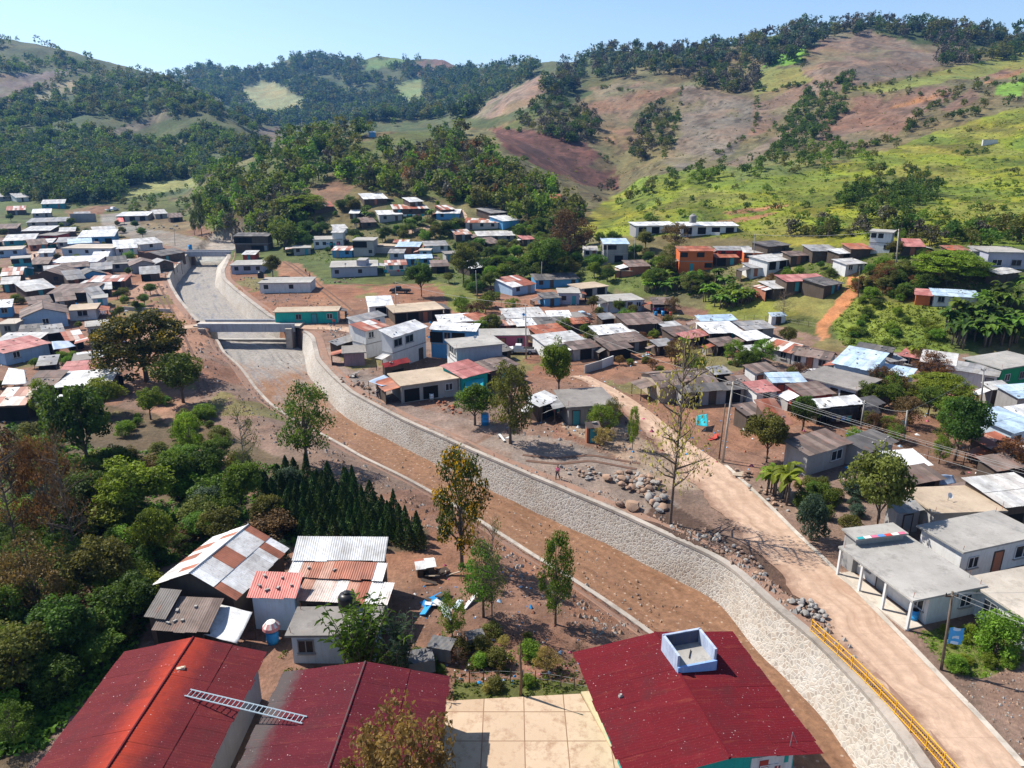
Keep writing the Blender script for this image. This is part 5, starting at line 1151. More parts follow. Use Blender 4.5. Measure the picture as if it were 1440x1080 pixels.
def proto(kind, k):
    key = (kind, k)
    if key in PROTO: return PROTO[key]
    sd = 100 * k + sum(map(ord, kind))
    spec = {'round': ('round', 58, 110, .045, .75, 14, 0), 'umbrella': ('umbrella', 135, 110, .034, .5, 16, 0), 'bush': ('bush', 46, 100, .052, .85, 6, 0), 'airy': ('airy', 62, 84, .034, .8, 26, 2),
            'sparse': ('airy', 44, 26, .026, .8, 40, 8), 'bare': ('airy', 40, 6, .024, .8, 40, 10), 'tall': ('tall', 64, 84, .036, .8, 20, 1)}
    if kind in spec:
        ck, n, nl, sz, fl, lb, tw = spec[kind]; cl = clumps(ck, n, sd); V, F, c = crown_mesh(cl, nl, sz, sd, fl)
        me = npmesh('crown', V, F, False, None, c); tr = trunk_mesh(cl, sd, (.96 if kind in ('sparse', 'bare') else .72 if ck != 'bush' else .4), (.016 if kind in ('sparse', 'bare') else .028 if ck != 'umbrella' else .026), lb, tw, .05 if ck == 'bush' else .22)
    elif kind == 'conifer':
        g = np.random.default_rng(sd); n = 1500; z = g.uniform(0.02, 1, n) ** .8; w = .46 * (1 - z) ** .75 * np.minimum(1, z * 9 + .55); a = g.uniform(0, 6.283, n); k = g.uniform(.45, 1, n) ** .5 * (1 + .18 * np.sin(a * 5 + z * 30))
        P = np.stack([np.cos(a) * w * k, np.sin(a) * w * k, z], 1); V, F, c = leaf_quads(P, np.full(n, .075), np.stack([np.cos(a) * .9, np.sin(a) * .9, np.full(n, .35)], 1), g.uniform(0, 1, n), g)
        me = npmesh('crown', V, F, False, None, np.repeat(c[:, None], 3, 1)); tr = MB().tube([(0, 0, -.05), (0, 0, .8)], [.03, .008], 6).mesh('trunk')
    elif kind == 'banana':
        g = np.random.default_rng(sd); V = []; F = []; c = []; m = MB()
        for s in range(4):
            bx, by = g.normal(0, .17, 2); hh = g.uniform(.4, .62); m.tube([(bx, by, -.05), (bx * 1.1, by * 1.1, hh)], [.035, .022], 6)
            for q in range(8):
                a = q * .785 + g.uniform(-.3, .3); L = g.uniform(.34, .55); el = g.uniform(.5, 1.35); col = g.uniform(0, 1); ns = 7; pz = hh; pr = 0; e = el; b0 = len(V)
                for i in range(ns + 1):
                    f = i / ns; w = .085 * math.sin(math.pi * min(1, f * .9 + .08)) ** .6 * (1 if i < ns else .25)
                    cx, cy = bx * 1.1 + math.cos(a) * pr, by * 1.1 + math.sin(a) * pr
                    for sgn in (-1, 0, 1): V.append((cx - math.sin(a) * w * sgn, cy + math.cos(a) * w * sgn, pz + abs(sgn) * .018 + g.normal(0, .006))); c.append(col)
                    pr += L / ns * math.cos(e); pz += L / ns * math.sin(e); e -= 2.1 / ns
                for i in range(ns):
                    for j in (0, 1): o = b0 + i * 3 + j; F.append((o, o + 1, o + 4, o + 3))
        me = npmesh('crown', V, F, False, None, np.repeat(np.array(c)[:, None], 3, 1)); tr = m.mesh('trunk', True)
    elif kind == 'reed':
        g = np.random.default_rng(sd); V = []; F = []; c = []; m = MB()
        for s in range(46):
            a = g.uniform(0, 6.28); lean = g.uniform(.05, .5); hh = g.uniform(.55, 1); b = g.normal(0, .08, 2)
            pt = lambda f: np.array([b[0] + math.cos(a) * lean * f ** 1.6, b[1] + math.sin(a) * lean * f ** 1.6, hh * f - .12 * lean * f ** 3])
            m.tube([tuple(pt(f)) for f in (0, .35, .7, 1)], [.007, .006, .004, .002], 4, cap=False)
            for q in range(26):
                f = g.uniform(.2, 1); p = pt(f); d = unit(g.normal(size=3)); d[2] = abs(d[2]) * .5; L = .11; sd_ = np.cross(d, [0, 0, 1.0]); sd_ = unit(sd_) * .006; o = len(V)
                V += [tuple(p - sd_), tuple(p + sd_), tuple(p + d * L * .6 + sd_ * .9 + [0, 0, .01]), tuple(p + d * L - [0, 0, .03])]; F.append((o, o + 1, o + 2, o + 3)); c += [g.uniform(0, 1)] * 4
        me = npmesh('crown', V, F, False, None, np.repeat(np.array(c)[:, None], 3, 1)); tr = m.mesh('trunk')
    me.materials.append(None); tr.materials.append(None); PROTO[key] = (tr, me); return PROTO[key]
FOL = {'dark': foliage('leaf_dark', (.028, .062, .012), (.10, .17, .026)), 'mid': foliage('leaf_mid', (.05, .10, .013), (.16, .25, .033)), 'bright': foliage('leaf_bright', (.08, .14, .012), (.23, .34, .035)),
 'lime': foliage('leaf_lime', (.11, .155, .012), (.27, .34, .03)), 'olive': foliage('leaf_olive', (.068, .078, .016), (.205, .21, .045)), 'brown': foliage('leaf_brown', (.10, .055, .02), (.30, .15, .05), .4),
 'grey': foliage('leaf_grey', (.06, .055, .04), (.14, .125, .09), .25), 'gold': foliage('leaf_gold', (.03, .036, .008), (.10, .095, .014), .4, (.30, .205, .02), .26), 'flower': foliage('leaf_flower', (.03, .05, .01), (.10, .125, .02), .4, (.55, .31, .015), .36),
 'ochre': foliage('leaf_ochre', (.22, .165, .045), (.50, .38, .11), .45), 'pine': foliage('leaf_pine', (.02, .045, .013), (.075, .125, .03), .2), 'blue': foliage('leaf_blue', (.035, .065, .042), (.10, .16, .10)), 'rust': foliage('leaf_rust', (.07, .05, .02), (.2, .11, .045), .35)}
def set_mat(o, mat):
    s = o.material_slots[0]; s.link = 'OBJECT'; s.material = mat
def plant(name, label, cat, pos, h, w, kind, fol, bark=None, group=None, k=None):
    k = random.randrange(3) if k is None else k
    tr, me = proto(kind, k); r = empty(name, (pos[0], pos[1], pos[2] - .05), random.uniform(0, 6.28), label, cat, group); r.scale = (w, w, h)
    a = link('trunk', tr, (), r); set_mat(a, bark or M_BARK); b = link('crown', me, (), r); set_mat(b, FOL[fol]); return r
TREEPX = []
def tree(label, u, v, hpx, wpx, kind, fol, name='tree', cat='tree', bark=None, group=None, k=None, off=0):
    p = hit(u, v); dep = project(p.x, p.y, p.z)[2]; dn = math.atan2(CH - p.z, p.y); kk = (540 - (v - hpx)) / FPX; h = min(max(CH + p.y * (kk * cP - sP) / (cP + kk * sP) - p.z, .3), 22); w = wpx * dep / FPX
    if off: p.z -= off
    TREEPX.append((u, v, wpx)); return plant(name, label, cat, p, h, w, kind, fol, bark, group, k)
T = tree
T('broad yellow topped tree over the left bank roofs', 207,537,112,128,'umbrella','gold')
T('bushy green tree with bright top beside the left bank path', 258,566,72,74,'round','mid')
T('big dark leafy tree in the left thicket below the white strip roof', 128,668,128,112,'round','dark')
T('yellowish young tree leaning on the big dark leafy tree', 145,585,52,62,'round','lime')
T('slim yellow green tree beside the white rusty roof at the left', 62,590,56,34,'tall','lime')
T('light green sapling tree near the small white hut', 212,590,44,42,'round','bright')
T('yellow green tree standing at the edge of the bare soil', 268,648,66,50,'tall','lime')
T('wide bright yellow green tree in the middle of the thicket', 190,735,82,112,'round','lime')
T('airy dark tree with visible limbs in front of the channel', 433,655,118,84,'airy','mid',k=1)
T('thin tall tree with few leaves right of the yellow green tree', 349,690,128,48,'sparse','mid',bark=M_BARKP)
T('rounded fresh green tree above the gabled barn', 222,790,76,66,'round','bright')
T('yellow flowered tree by the left bank of the channel', 650,796,162,92,'tall','flower',k=0)
T('thin trunked tree with low foliage beside the flowered tree', 692,884,160,60,'sparse','olive',k=2)
T('leafy green bush at the foot of the thin trunked tree', 680,868,100,66,'airy','mid',name='bush',cat='bush')
T('single round crowned tree on the left bank edge', 781,878,126,60,'tall','mid',k=0)
T('tall nearly bare tree beside the boulder pile', 942,738,262,118,'sparse','ochre',k=1)
T('tall dark tree on the right bank above the wall', 718,624,116,70,'tall','olive',k=1)
T('dense green shrubby tree left of the tall dark tree', 668,598,58,62,'round','mid')
T('mango tree with thick green crown in the village centre', 786,562,82,54,'round','bright',k=0)
T('round dark green avocado tree beside the parked truck', 593,417,50,46,'round','dark')
T('small yellow green tree with thin stems by the outhouse', 845,610,42,52,'airy','bright')
T('slender light green tree at the side of the road', 889,632,60,20,'tall','lime')
T('small tree by the pole with mixed olive leaves', 862,600,40,34,'airy','olive')
T('dark shrubby tree right of the two road poles', 1078,650,72,66,'round','olive')
T('dark tree over the board house fence', 1128,606,48,42,'round','dark')
T('grey green shrub at the road side below the board house', 1140,760,78,52,'bush','blue',name='shrub',cat='shrub')
T('wide olive tree beside the overhead wires', 1232,752,122,98,'round','olive')
T('clipped round dark tree in the muddy yard', 1342,648,92,74,'round','dark',k=2)
T('wide low yellow green tree in the muddy yard', 1320,568,46,90,'umbrella','lime')
T('dry brownish tree below the clipped round tree', 1420,668,50,66,'airy','brown')
T('dense bush at the right edge beside the banner pole', 1400,918,66,74,'bush','bright',name='bush',cat='bush')
T('grass green bush at the foot of the banner pole', 1345,945,26,34,'bush','bright',name='bush',cat='bush')
T('ochre leafed tree in front of the bottom middle red roof', 575,1235,228,165,'airy','ochre',k=2)
T('tall arching cane clump beside the sky blue house', 505,952,112,120,'reed','mid',name='cane_clump',cat='cane')
T('second cane clump leaning over the red roof edge', 565,955,88,84,'reed','blue',name='cane_clump',cat='cane')
T('large reddish brown tree in the centre belt', 800,372,76,66,'airy','rust')
T('green tree under the reddish brown tree', 772,392,58,56,'round','mid')
T('dark leafy tree in the hamlet garden', 652,402,58,42,'round','olive')
T('tall dark evergreen column beside the upstream gravel', 284,333,60,20,'tall','dark',k=0)
T('shorter dark evergreen column beside the tall one', 274,331,38,13,'tall','dark',k=1)
T('light green tree beside the dark gallery house', 400,352,40,44,'round','bright')
T('dark orange tree in the bare yard beside the white slab house', 384,390,32,26,'round','olive')
T('reddish shrubby tree below the school blocks', 948,352,38,42,'airy','rust')
T('olive tree left of the orange two storey house', 908,352,28,30,'round','olive')
T('broad flowering yellow green canopy tree on the right terrace', 1335,392,44,100,'umbrella','lime')
T('bare dry tree on the knoll beside the dirt track', 1100,452,44,36,'bare','brown')
T('bare dry bush in the middle yard', 960,518,40,56,'sparse','brown')
T('dry bush beside the rusty white roof', 828,466,30,40,'sparse','rust')
T('brown bush between the silver roof and the muddy yard', 1310,536,40,50,'airy','brown')
T('dry shrub by the wires above the black tarp shack', 1292,520,30,30,'airy','rust')
T('green tree by the black tarp shack', 1130,600,44,34,'round','mid')
T('low tree at the yard gate with thin trunk', 1320,652,40,30,'airy','bright')
T('broad leafy shrub in front of the slab porch house', 1285,735,40,40,'bush','bright',name='shrub',cat='shrub')
T('thin leafy tree beside the fenced patio garden', 636,905,72,42,'airy','bright')
T('palm like clump beside the white strip road', 1098,700,62,56,'banana','lime',name='banana_plant',cat='banana plant')
T('banana clump at the left edge below the board house', 1078,690,52,44,'banana','bright',name='banana_plant',cat='banana plant')
T('yellowing banana plant beside the pale blue metal roof', 1283,512,36,26,'banana','lime',name='banana_plant',cat='banana plant')
T('flat topped tree over the blue hut left of the hamlet', 425,300,32,70,'umbrella','lime')
T('small ochre shrub right of the bare channel bank', 848,628,26,34,'airy','ochre')
for i, (u, v, hp, wp, kd, fo, lb) in enumerate([(28,785,190,96,'sparse','brown','tall brown leaved tree nearest the left edge of the thicket'),(78,770,150,80,'airy','brown','rusty leaved tree in the left thicket'),(112,800,200,92,'sparse','rust','tall half bare tree with rust leaves in the left thicket'),
    (20,700,96,74,'airy','rust','fading brown tree above the tall brown leaved tree'),(60,880,120,110,'airy','rust','spreading ochre and brown tree low in the left thicket'),(150,845,92,100,'round','olive','round olive tree in front of the gabled barn'),
    (30,985,96,120,'round','olive','broad olive bush beside the red roof at the left edge'),(190,880,70,84,'round','dark','dark bush at the back corner of the red roof'),(105,925,86,100,'round','dark','very dark tree in the hollow beside the red roof'),
    (20,905,80,90,'round','mid','green tree low at the left edge'),(310,770,54,64,'round','olive','olive bush behind the gabled barn'),(375,745,50,52,'round','olive','pale olive bush among the small cypresses'),(340,720,70,66,'round','mid','green bush left of the small cypresses'),
    (300,690,60,58,'round','dark','dark bush below the yellow green tree'),(250,700,64,66,'round','mid','mid green tree behind the wide yellow green tree'),(120,735,70,84,'round','dark','shaded dark tree in the middle of the left thicket'),(395,790,34,34,'bush','blue','blue green bush beside the white roofed house')]):
    T(lb,u,v,hp,wp,kd,fo)
# rows of small cypresses
cyp = 0
for row in range(10):
    for i in range(16):
        u = 350 + i * 16.5 + row * 5 + random.uniform(-4, 4); v = 662 + row * 11 + i * 3.6 + random.uniform(-2, 2)
        if not inpoly(np.array([u]), np.array([v]), [(345,690),(440,655),(520,705),(600,760),(600,778),(430,768),(345,745)])[0]: continue
        T('small dark cypress in the nursery rows beside the channel', u, v, random.uniform(24, 44), random.uniform(19, 29), 'conifer', 'pine', 'cypress', 'cypress', group='small cypresses in nursery rows', k=cyp % 3); cyp += 1
# banana plants: the grove and the belts
def inside(u, v, poly): return bool(inpoly(np.array([float(u)]), np.array([float(v)]), poly)[0])
def clear(p, m=1.0):
    for x, y, rad, ax, ay, hw, hd in FOOT:
        dx, dy = p.x - x, p.y - y
        if abs(dx) > rad + m or abs(dy) > rad + m: continue
        if abs(dx * ax.x + dy * ax.y) < hw + m and abs(dx * ay.x + dy * ay.y) < hd + m: return False
    return True
def roofless(u, v, p, h):
    """keep a plant from hiding a house that the photograph shows: no house just behind it"""
    for x, y, rad, ax, ay, hw, hd in FOOT:
        if y > p.y and y - p.y < 14 and abs((x / y - p.x / p.y) * y) < hw + .8: 
            if h * 1.0 > (y - p.y) * .35: return False
    return True
def scatter(poly, n, hr, kinds, name, cat, label, group, wf=(.8, 1.1), seed=0, excl=(), tries=12, free=False, patch=0):
    rs = random.Random(seed); us = [q[0] for q in poly]; vs2 = [q[1] for q in poly]; out = []; t_ = 0
    while len(out) < n and t_ < n * tries:
        t_ += 1; u = rs.uniform(min(us), max(us)); v = rs.uniform(min(vs2), max(vs2))
        if not inside(u, v, poly) or any(inside(u, v, e) for e in excl): continue
        p = hit(u, v); h = rs.uniform(*hr)
        if p is None: continue
        if patch and vnoise(np.array([p.x / 55.0]), np.array([p.y / 55.0]), 77)[0] + .35 * vnoise(np.array([p.x / 14.0]), np.array([p.y / 14.0]), 78)[0] < patch: continue
        if not clear(p) or (not free and not roofless(u, v, p, h)): continue
        kd, fo = rs.choice(kinds); out.append((p, h, h * rs.uniform(*wf), kd, fo, name, cat, label, group))
    return out
IND = []
IND += scatter([(1330,440),(1440,410),(1500,420),(1500,490),(1390,498),(1320,480)],34,(4.5,6.5),[('banana','mid'),('banana','dark'),('banana','mid')],'banana_plant','banana plant','tall banana plant in the dense grove at the right edge','banana plants in the right grove',(.8,1.0),1,free=True)
IND += scatter([(870,385),(1000,385),(1060,420),(1030,440),(960,415),(860,408)],34,(3,4.6),[('banana','bright'),('banana','mid')],'banana_plant','banana plant','banana plant in the green belt behind the blue and white house','banana plants in the centre belt',(.8,1.0),2)
IND += scatter([(990,420),(1080,395),(1100,412),(1060,430),(1010,436)],16,(3,4),[('banana','lime'),('banana','bright')],'banana_plant','banana plant','yellow green banana plant beside the lawn','banana plants along the lawn',(.7,.9),3)
IND += scatter([(520,270),(720,285),(740,330),(640,330),(500,315)],22,(3,4.5),[('banana','mid')],'banana_plant','banana plant','banana plant between the houses of the hillside hamlet','banana plants in the hamlet',(.8,1),4)
IND += scatter([(0,600),(130,640),(300,650),(430,690),(400,760),(330,760),(215,800),(195,905),(60,1040),(-30,1060)],105,(1.6,4.2),[('bush','dark'),('bush','mid'),('bush','olive'),('bush','bright'),('round','mid'),('bush','rust'),('bush','blue'),('bush','lime'),('airy','mid')],'bush','bush','bush in the dense undergrowth of the left thicket','undergrowth bushes of the left thicket',(1.0,1.5),5,free=True)
IND += scatter([(170,570),(280,560),(330,640),(230,650),(150,600)],26,(1,2.6),[('bush','mid'),('bush','olive'),('bush','bright')],'bush','bush','small bush on the soil left of the channel','small bushes on the left bank',(1,1.5),6,free=True)
IND += scatter([(625,900),(820,880),(830,975),(640,975)],22,(.6,1.8),[('bush','olive'),('sparse','brown'),('bush','bright'),('airy','ochre')],'shrub','shrub','low shrub or dry stalks in the garden behind the patio','garden shrubs behind the patio',(1,1.5),7,free=True)
IND += scatter([(690,330),(850,345),(960,372),(1010,395),(990,420),(900,408),(830,392),(740,395),(640,380),(640,345)],95,(2.5,5.5),[('round','mid'),('round','olive'),('round','bright'),('airy','olive'),('round','dark')],'garden_tree','tree','garden tree in the green belt between the village and the hill','trees in the centre belt',(.9,1.4),8)
IND += scatter([(400,372),(430,300),(520,275),(700,290),(800,325),(820,395),(700,425),(600,395),(500,352),(420,365)],140,(2,5),[('round','mid'),('round','olive'),('bush','bright'),('round','dark'),('bush','mid')],'garden_tree','tree','garden tree among the houses on the lower centre hill','garden trees among the hillside houses',(.9,1.4),9)
IND += scatter([(1010,372),(1200,355),(1290,360),(1440,372),(1440,420),(1330,430),(1230,430),(1190,405),(1050,412)],60,(1.8,4),[('round','olive'),('bush','mid'),('bush','bright'),('round','dark'),('airy','brown')],'garden_tree','tree','small tree on the right hillside terraces','small trees on the right terraces',(.9,1.5),10)
IND += scatter([(1210,425),(1300,440),(1330,480),(1290,498),(1190,492)],30,(1,2.4),[('bush','bright'),('bush','lime'),('bush','mid')],'bush','bush','bush on the green bank beside the dirt track','bushes on the bank by the dirt track',(1.1,1.7),11)
IND += scatter([(700,480),(900,470),(1060,500),(1280,560),(1300,640),(1100,620),(1000,560),(860,520),(720,500)],26,(.9,2.2),[('bush','olive'),('bush','bright'),('airy','brown')],'bush','bush','small yard bush between the right bank houses','yard bushes between the right bank houses',(1,1.4),12)
IND += scatter([(0,300),(200,320),(230,380),(180,480),(60,560),(0,560)],62,(1.6,4),[('round','mid'),('bush','olive'),('round','dark'),('bush','bright')],'garden_tree','tree','small tree between the roofs of the left bank village','small trees in the left bank village',(.9,1.3),13)
IND += scatter([(1030,660),(1180,690),(1300,720),(1180,760),(1110,720)],14,(1,2.6),[('bush','olive'),('bush','mid'),('bush','blue')],'bush','bush','roadside bush right of the concrete road','bushes right of the road',(1,1.4),14)
IND += scatter([(1285,885),(1380,880),(1440,900),(1420,940),(1340,945)],12,(.5,1.1),[('bush','bright'),('bush','lime')],'bush','bush','low weed tuft on the grass by the banner pole','weeds on the grass by the banner pole',(1.2,1.8),15,free=True)
IND += scatter([(380,890),(410,950),(640,950),(600,920),(540,900)],12,(.6,1.4),[('bush','mid'),('bush','olive'),('bush','bright')],'bush','bush','weedy bush along the back of the bottom middle red roof','weeds behind the red roof',(1.2,1.7),16,free=True)
IND += scatter([(640,430),(830,420),(1060,470),(1290,540),(1400,620),(1250,640),(1050,560),(850,500),(640,480)],55,(2.5,4.6),[('round','mid'),('round','olive'),('airy','bright'),('round','bright'),('airy','rust')],'yard_tree','tree','yard tree standing among the right bank roofs','yard trees among the right bank roofs',(.8,1.2),17,free=True)
for p, h, w_, kd, fo, nm, ct, lb, gp in IND: plant(nm, lb, ct, p, h, w_, kd, fo, None, gp)
# ---- hills: sample the woods, the largest in the picture stand as single trees, the rest is one far wood
FIELDS = [q[1] for q in PAINT if q[0] not in ((.22, .18, .085), (.225, .25, .022), (.15, .17, .03), (.15, .155, .05))][14:]
HT = []
def wood(poly, n, hr, fol, label, seed, excl=FIELDS, kinds=('F',), wf=(.75, 1.15), patch=0):
    for q in scatter(poly, n, hr, [(random.Random(seed + j).choice(kinds), f) for j, f in enumerate(fol)], 'forest_tree', 'tree', label, label.replace('tree', 'trees', 1), wf, seed, excl, 8, False, patch): HT.append(q)
wood([(270,328),(275,250),(330,222),(400,190),(520,176),(640,174),(690,190),(720,240),(800,290),(830,335),(740,330),(660,290),(500,265),(430,300),(400,350),(330,330)],520,(4,10),['mid','olive','dark','bright','mid','grey','bright','olive','lime','dark','mid'],'woodland tree on the wooded hill in the centre',21,patch=.55)
wood([(545,290),(560,215),(640,200),(700,230),(800,300),(850,250),(885,265),(870,310),(830,320),(700,285)],110,(4,8),['grey','grey','olive','brown'],'greyish bare tree on the flank of the centre hill',22)
wood([(1172,292),(1190,265),(1240,243),(1300,250),(1322,280),(1280,298),(1220,298)],80,(3,5.5),['dark','mid','dark','olive'],'dark tree of the thicket in the middle of the green slope',23,())
wood([(860,330),(960,242),(1150,228),(1440,170),(1440,335),(1250,325),(1050,330)],120,(1.2,3.4),['olive','mid','bright','dark'],'lone shrub tree scattered over the bright green slope',24,(),wf=(1,1.5))
wood([(1085,332),(1220,306),(1300,322),(1440,318),(1440,350),(1340,350),(1250,340),(1140,338)],80,(2.5,5.5),['dark','mid','olive','grey'],'tree along the foot of the green slope behind the terrace houses',25,())
wood([(860,282),(960,236),(1060,228),(1150,205),(1230,205),(1240,226),(1100,248),(950,262),(880,295)],85,(3,6),['olive','mid','dark','bright'],'tree of the wooded strip between green slope and brown fields',26,())
wood([(1085,218),(1110,170),(1170,145),(1190,160),(1165,185),(1120,218)],85,(4,7),['dark','mid','dark'],'dark tree in the ravine left of the big brown field',27,())
wood([(1105,170),(1140,125),(1200,105),(1195,128),(1150,152)],55,(4,7),['dark','mid'],'dark tree in the upper ravine',28,())
wood([(880,215),(895,170),(925,150),(955,165),(945,205),(910,235)],75,(5,8),['dark','olive','grey'],'dark tree of the grove amid the tan fields',29,())
wood([(725,175),(740,145),(790,138),(838,165),(842,198),(800,205),(760,188)],110,(5,9),['grey','olive','dark'],'tree of the greyish grove above the plowed red field',30,())
wood([(958,118),(978,85),(1020,68),(1062,95),(1068,130),(1020,132)],90,(7,12),['grey','dark','olive'],'pine of the grove below the right ridge',31,())
wood([(1312,98),(1320,60),(1345,52),(1362,94)],30,(8,13),['grey','dark'],'tree of the dark clump beside the top field',32,())
wood([(760,135),(800,72),(880,64),(960,57),(1060,47),(1065,82),(960,102),(880,112),(830,115),(795,138)],260,(8,14),['dark','olive','blue','grey'],'tree on the ridge in the right centre',33,())
wood([(1040,62),(1100,37),(1130,25),(1160,35),(1220,29),(1300,33),(1400,45),(1440,49),(1440,70),(1340,62),(1220,48),(1160,58),(1110,92),(1070,97)],230,(8,15),['dark','grey','olive','blue'],'tree on the skyline of the right ridge',34,())
wood([(1352,82),(1440,62),(1440,86),(1370,90)],45,(7,12),['dark','olive'],'tree at the right end of the skyline',35,())
HED = [[(1122,100),(1144,48)],[(1062,131),(1140,114)],[(1142,116),(1110,160),(1074,187)],[(1165,142),(1250,128),(1345,134)],[(957,118),(954,150),(930,226)],[(1002,217),(1060,184),(1064,140)],[(690,180),(760,185),(820,200),(868,240)],[(1190,128),(1300,106),(1440,76)],[(1150,190),(1200,207),(1260,196)],[(806,156),(840,190),(880,212)],[(640,178),(712,211),(790,274)],[(830,120),(892,128)],[(1370,122),(1440,112)],[(1280,160),(1345,135)],[(20,141),(60,126),(110,95)],[(60,142),(104,126)],[(130,193),(236,153)]]
for i_, hl in enumerate(HED):
    wood(hl + [(u + 3, v + 4) for u, v in hl[::-1]], 9 * len(hl), (1.8, 4), ['dark', 'olive', 'mid'], 'hedge tree along the edges of the hill fields', 200 + i_, (), wf=(.9, 1.4))
wood([(1120,140),(1440,110),(1440,170),(1230,205)],45,(3,6),['dark','olive'],'hedge tree between the upper right fields',36)
wood([(-30,165),(0,40),(75,55),(145,85),(215,99),(300,146),(385,197),(370,217),(300,237),(265,262),(170,262),(120,290),(-30,280)],2100,(6,12),['dark','mid','olive','mid','blue','bright','olive'],'tree on the left hill',37,patch=.52)
wood([(-10,215),(100,215),(180,240),(165,288),(110,288),(-10,272)],450,(6,11),['dark','dark','mid','blue'],'dark tree at the foot of the left hill',38)
wood([(228,104),(275,92),(340,89),(400,70),(445,63),(500,75),(620,73),(700,89),(760,92),(725,140),(655,168),(520,172),(420,192),(390,192),(340,168),(280,128)],2300,(9,18),['blue','dark','mid','olive','blue'],'tree on the far ridge',39,patch=.45)
wood([(60,290),(160,275),(280,262),(300,330),(230,330),(200,312)],40,(3,6),['mid','olive','dark'],'tree around the gravel plain at the valley end',40)
farproto = {}
def far_tree(k):
    """a light tree: trunk and clumped crown in one mesh of two materials"""
    if k in farproto: return farproto[k]
    g = np.random.default_rng(900 + k); kind = ['round', 'bush', 'tall', 'bush'][k % 4]; cl = clumps(kind, 18, 900 + k)
    V, F, c = crown_mesh([(x, y, z, r * 1.25) for x, y, z, r in cl], 15, .13, 900 + k, .8, .4, .9)
    m = MB().tube([(0, 0, -.1), (.01, 0, .35), (.02, .01, .7)], [.03, .022, .01], 5, cap=False)
    for x, y, z, r in cl[:4]: m.tube([(.01, 0, .35), (x, y, z)], [.014, .005], 3, cap=False)
    tv = np.array(m.v); tf = np.array([f if len(f) == 4 else (*f, f[-1]) for f in m.f if len(f) == 4])
    farproto[k] = (V, F, c, tv, tf); return farproto[k]
def depth_of(q): return project(q[0].x, q[0].y, q[0].z)[2]
HT.sort(key=lambda q: -q[1] / depth_of(q))
NIND = 260; fm = {}
for i, (p, h, w_, kd, fo, nm, ct, lb, gp) in enumerate(HT[:NIND]):
    k = i % 8; V, F, c, tv, tf = far_tree(k)
    if k not in fm:
        me = npmesh('forest_tree', np.concatenate([V, tv]), np.concatenate([F, tf + len(V)]), False, np.concatenate([np.zeros(len(F)), np.ones(len(tf))]), np.concatenate([c, np.zeros((len(tv), 3))])); me.materials.append(None); me.materials.append(M_BARK); fm[k] = me
    o = link(nm, fm[k], (), None, (p.x, p.y, p.z - .1)); o.scale = (w_, w_, h); o.rotation_euler = (0, 0, random.uniform(0, 6.28)); set_mat(o, FOL[fo]); tag(o, lb, ct, gp)
VV = []; FF = []; CC = []; MM = []; off = 0; keys = list(FOL)
g = np.random.default_rng(5)
for i, (p, h, w_, kd, fo, *_r) in enumerate(HT[NIND:]):
    V, F, c, tv, tf = far_tree(i % 8)
    if p.y > 900: sel = g.permutation(len(F))[:90]; F = F[sel]
    used = F.ravel(); V2 = V[used]; c2 = c[used]; F2 = np.arange(len(used)).reshape(-1, 4)
    a = g.uniform(0, 6.28); R2 = np.array([[math.cos(a), -math.sin(a), 0], [math.sin(a), math.cos(a), 0], [0, 0, 1]]); S = np.array([w_, w_, h])
    if p.y > 900: V2 = (V2.reshape(-1, 4, 3) - V2.reshape(-1, 4, 3).mean(1, keepdims=True)) * 1.35 + V2.reshape(-1, 4, 3).mean(1, keepdims=True); V2 = V2.reshape(-1, 3)
    VV.append((V2 * S) @ R2.T + np.array([p.x, p.y, p.z - .1])); FF.append(F2 + off); off += len(V2); CC.append(np.clip(c2 * .7 + g.uniform(0, .3), 0, 1)); MM.append(np.full(len(F2), keys.index(fo)))
if VV:
    fw = link('far_woods', npmesh('far_woods', np.concatenate(VV), np.concatenate(FF), False, np.concatenate(MM), np.concatenate(CC)), [FOL[k] for k in keys]); tag(fw, 'dense woods covering the far hills and ridges', 'woods', None, 'stuff')
print('TREES', len(IND), len(HT), off)
# low growth on the green slopes: tussocks and shrubs nobody could count
def tussocks(name, label, poly, n, size, fol, seed, q=7, excl=()):
    g = np.random.default_rng(seed); rs = random.Random(seed); us = [a[0] for a in poly]; vs2 = [a[1] for a in poly]; P = []; t_ = 0
    while len(P) < n and t_ < n * 8:
        t_ += 1; u = rs.uniform(min(us), max(us)); v = rs.uniform(min(vs2), max(vs2))
        if inside(u, v, poly) and not any(inside(u, v, e) for e in excl):
            p = hit(u, v)
            if p is not None and clear(p, .3) and not (p.y < YC1 and float(xlt(p.y)) < p.x < float(xrt(p.y))): P.append((p.x, p.y, p.z, rs.uniform(.5, 1.4) * size))
    cl = np.array(P); c = np.repeat(cl[:, :3], q, 0); s = np.repeat(cl[:, 3], q); d = unit(g.normal(size=(len(c), 3))); d[:, 2] = np.abs(d[:, 2])
    V, F, col = leaf_quads(c + d * s[:, None] * np.array([.8, .8, .5]), s * .75, d * .6 + np.array([0, 0, .6]), np.repeat(g.uniform(0, 1, len(cl)), q), g)
    o = link(name, npmesh(name, V, F, False, None, np.repeat(col[:, None], 3, 1)), [FOL[fol]]); tag(o, label, 'undergrowth', None, 'stuff')
GS = [(840,330),(900,255),(960,240),(1060,236),(1150,227),(1250,215),(1330,185),(1440,155),(1440,335),(1250,330),(1040,335)]
tussocks('slope_scrub', 'low green scrub speckling the bright slope', GS, 2600, .55, 'bright', 71)
tussocks('slope_tussocks', 'darker tussocks on the bright slope', GS, 1100, .6, 'mid', 72)
tussocks('field_scrub', 'dry scrub between the upper fields', [(700,280),(760,170),(900,110),(1440,80),(1440,170),(1100,230),(900,260)], 900, .9, 'olive', 73)
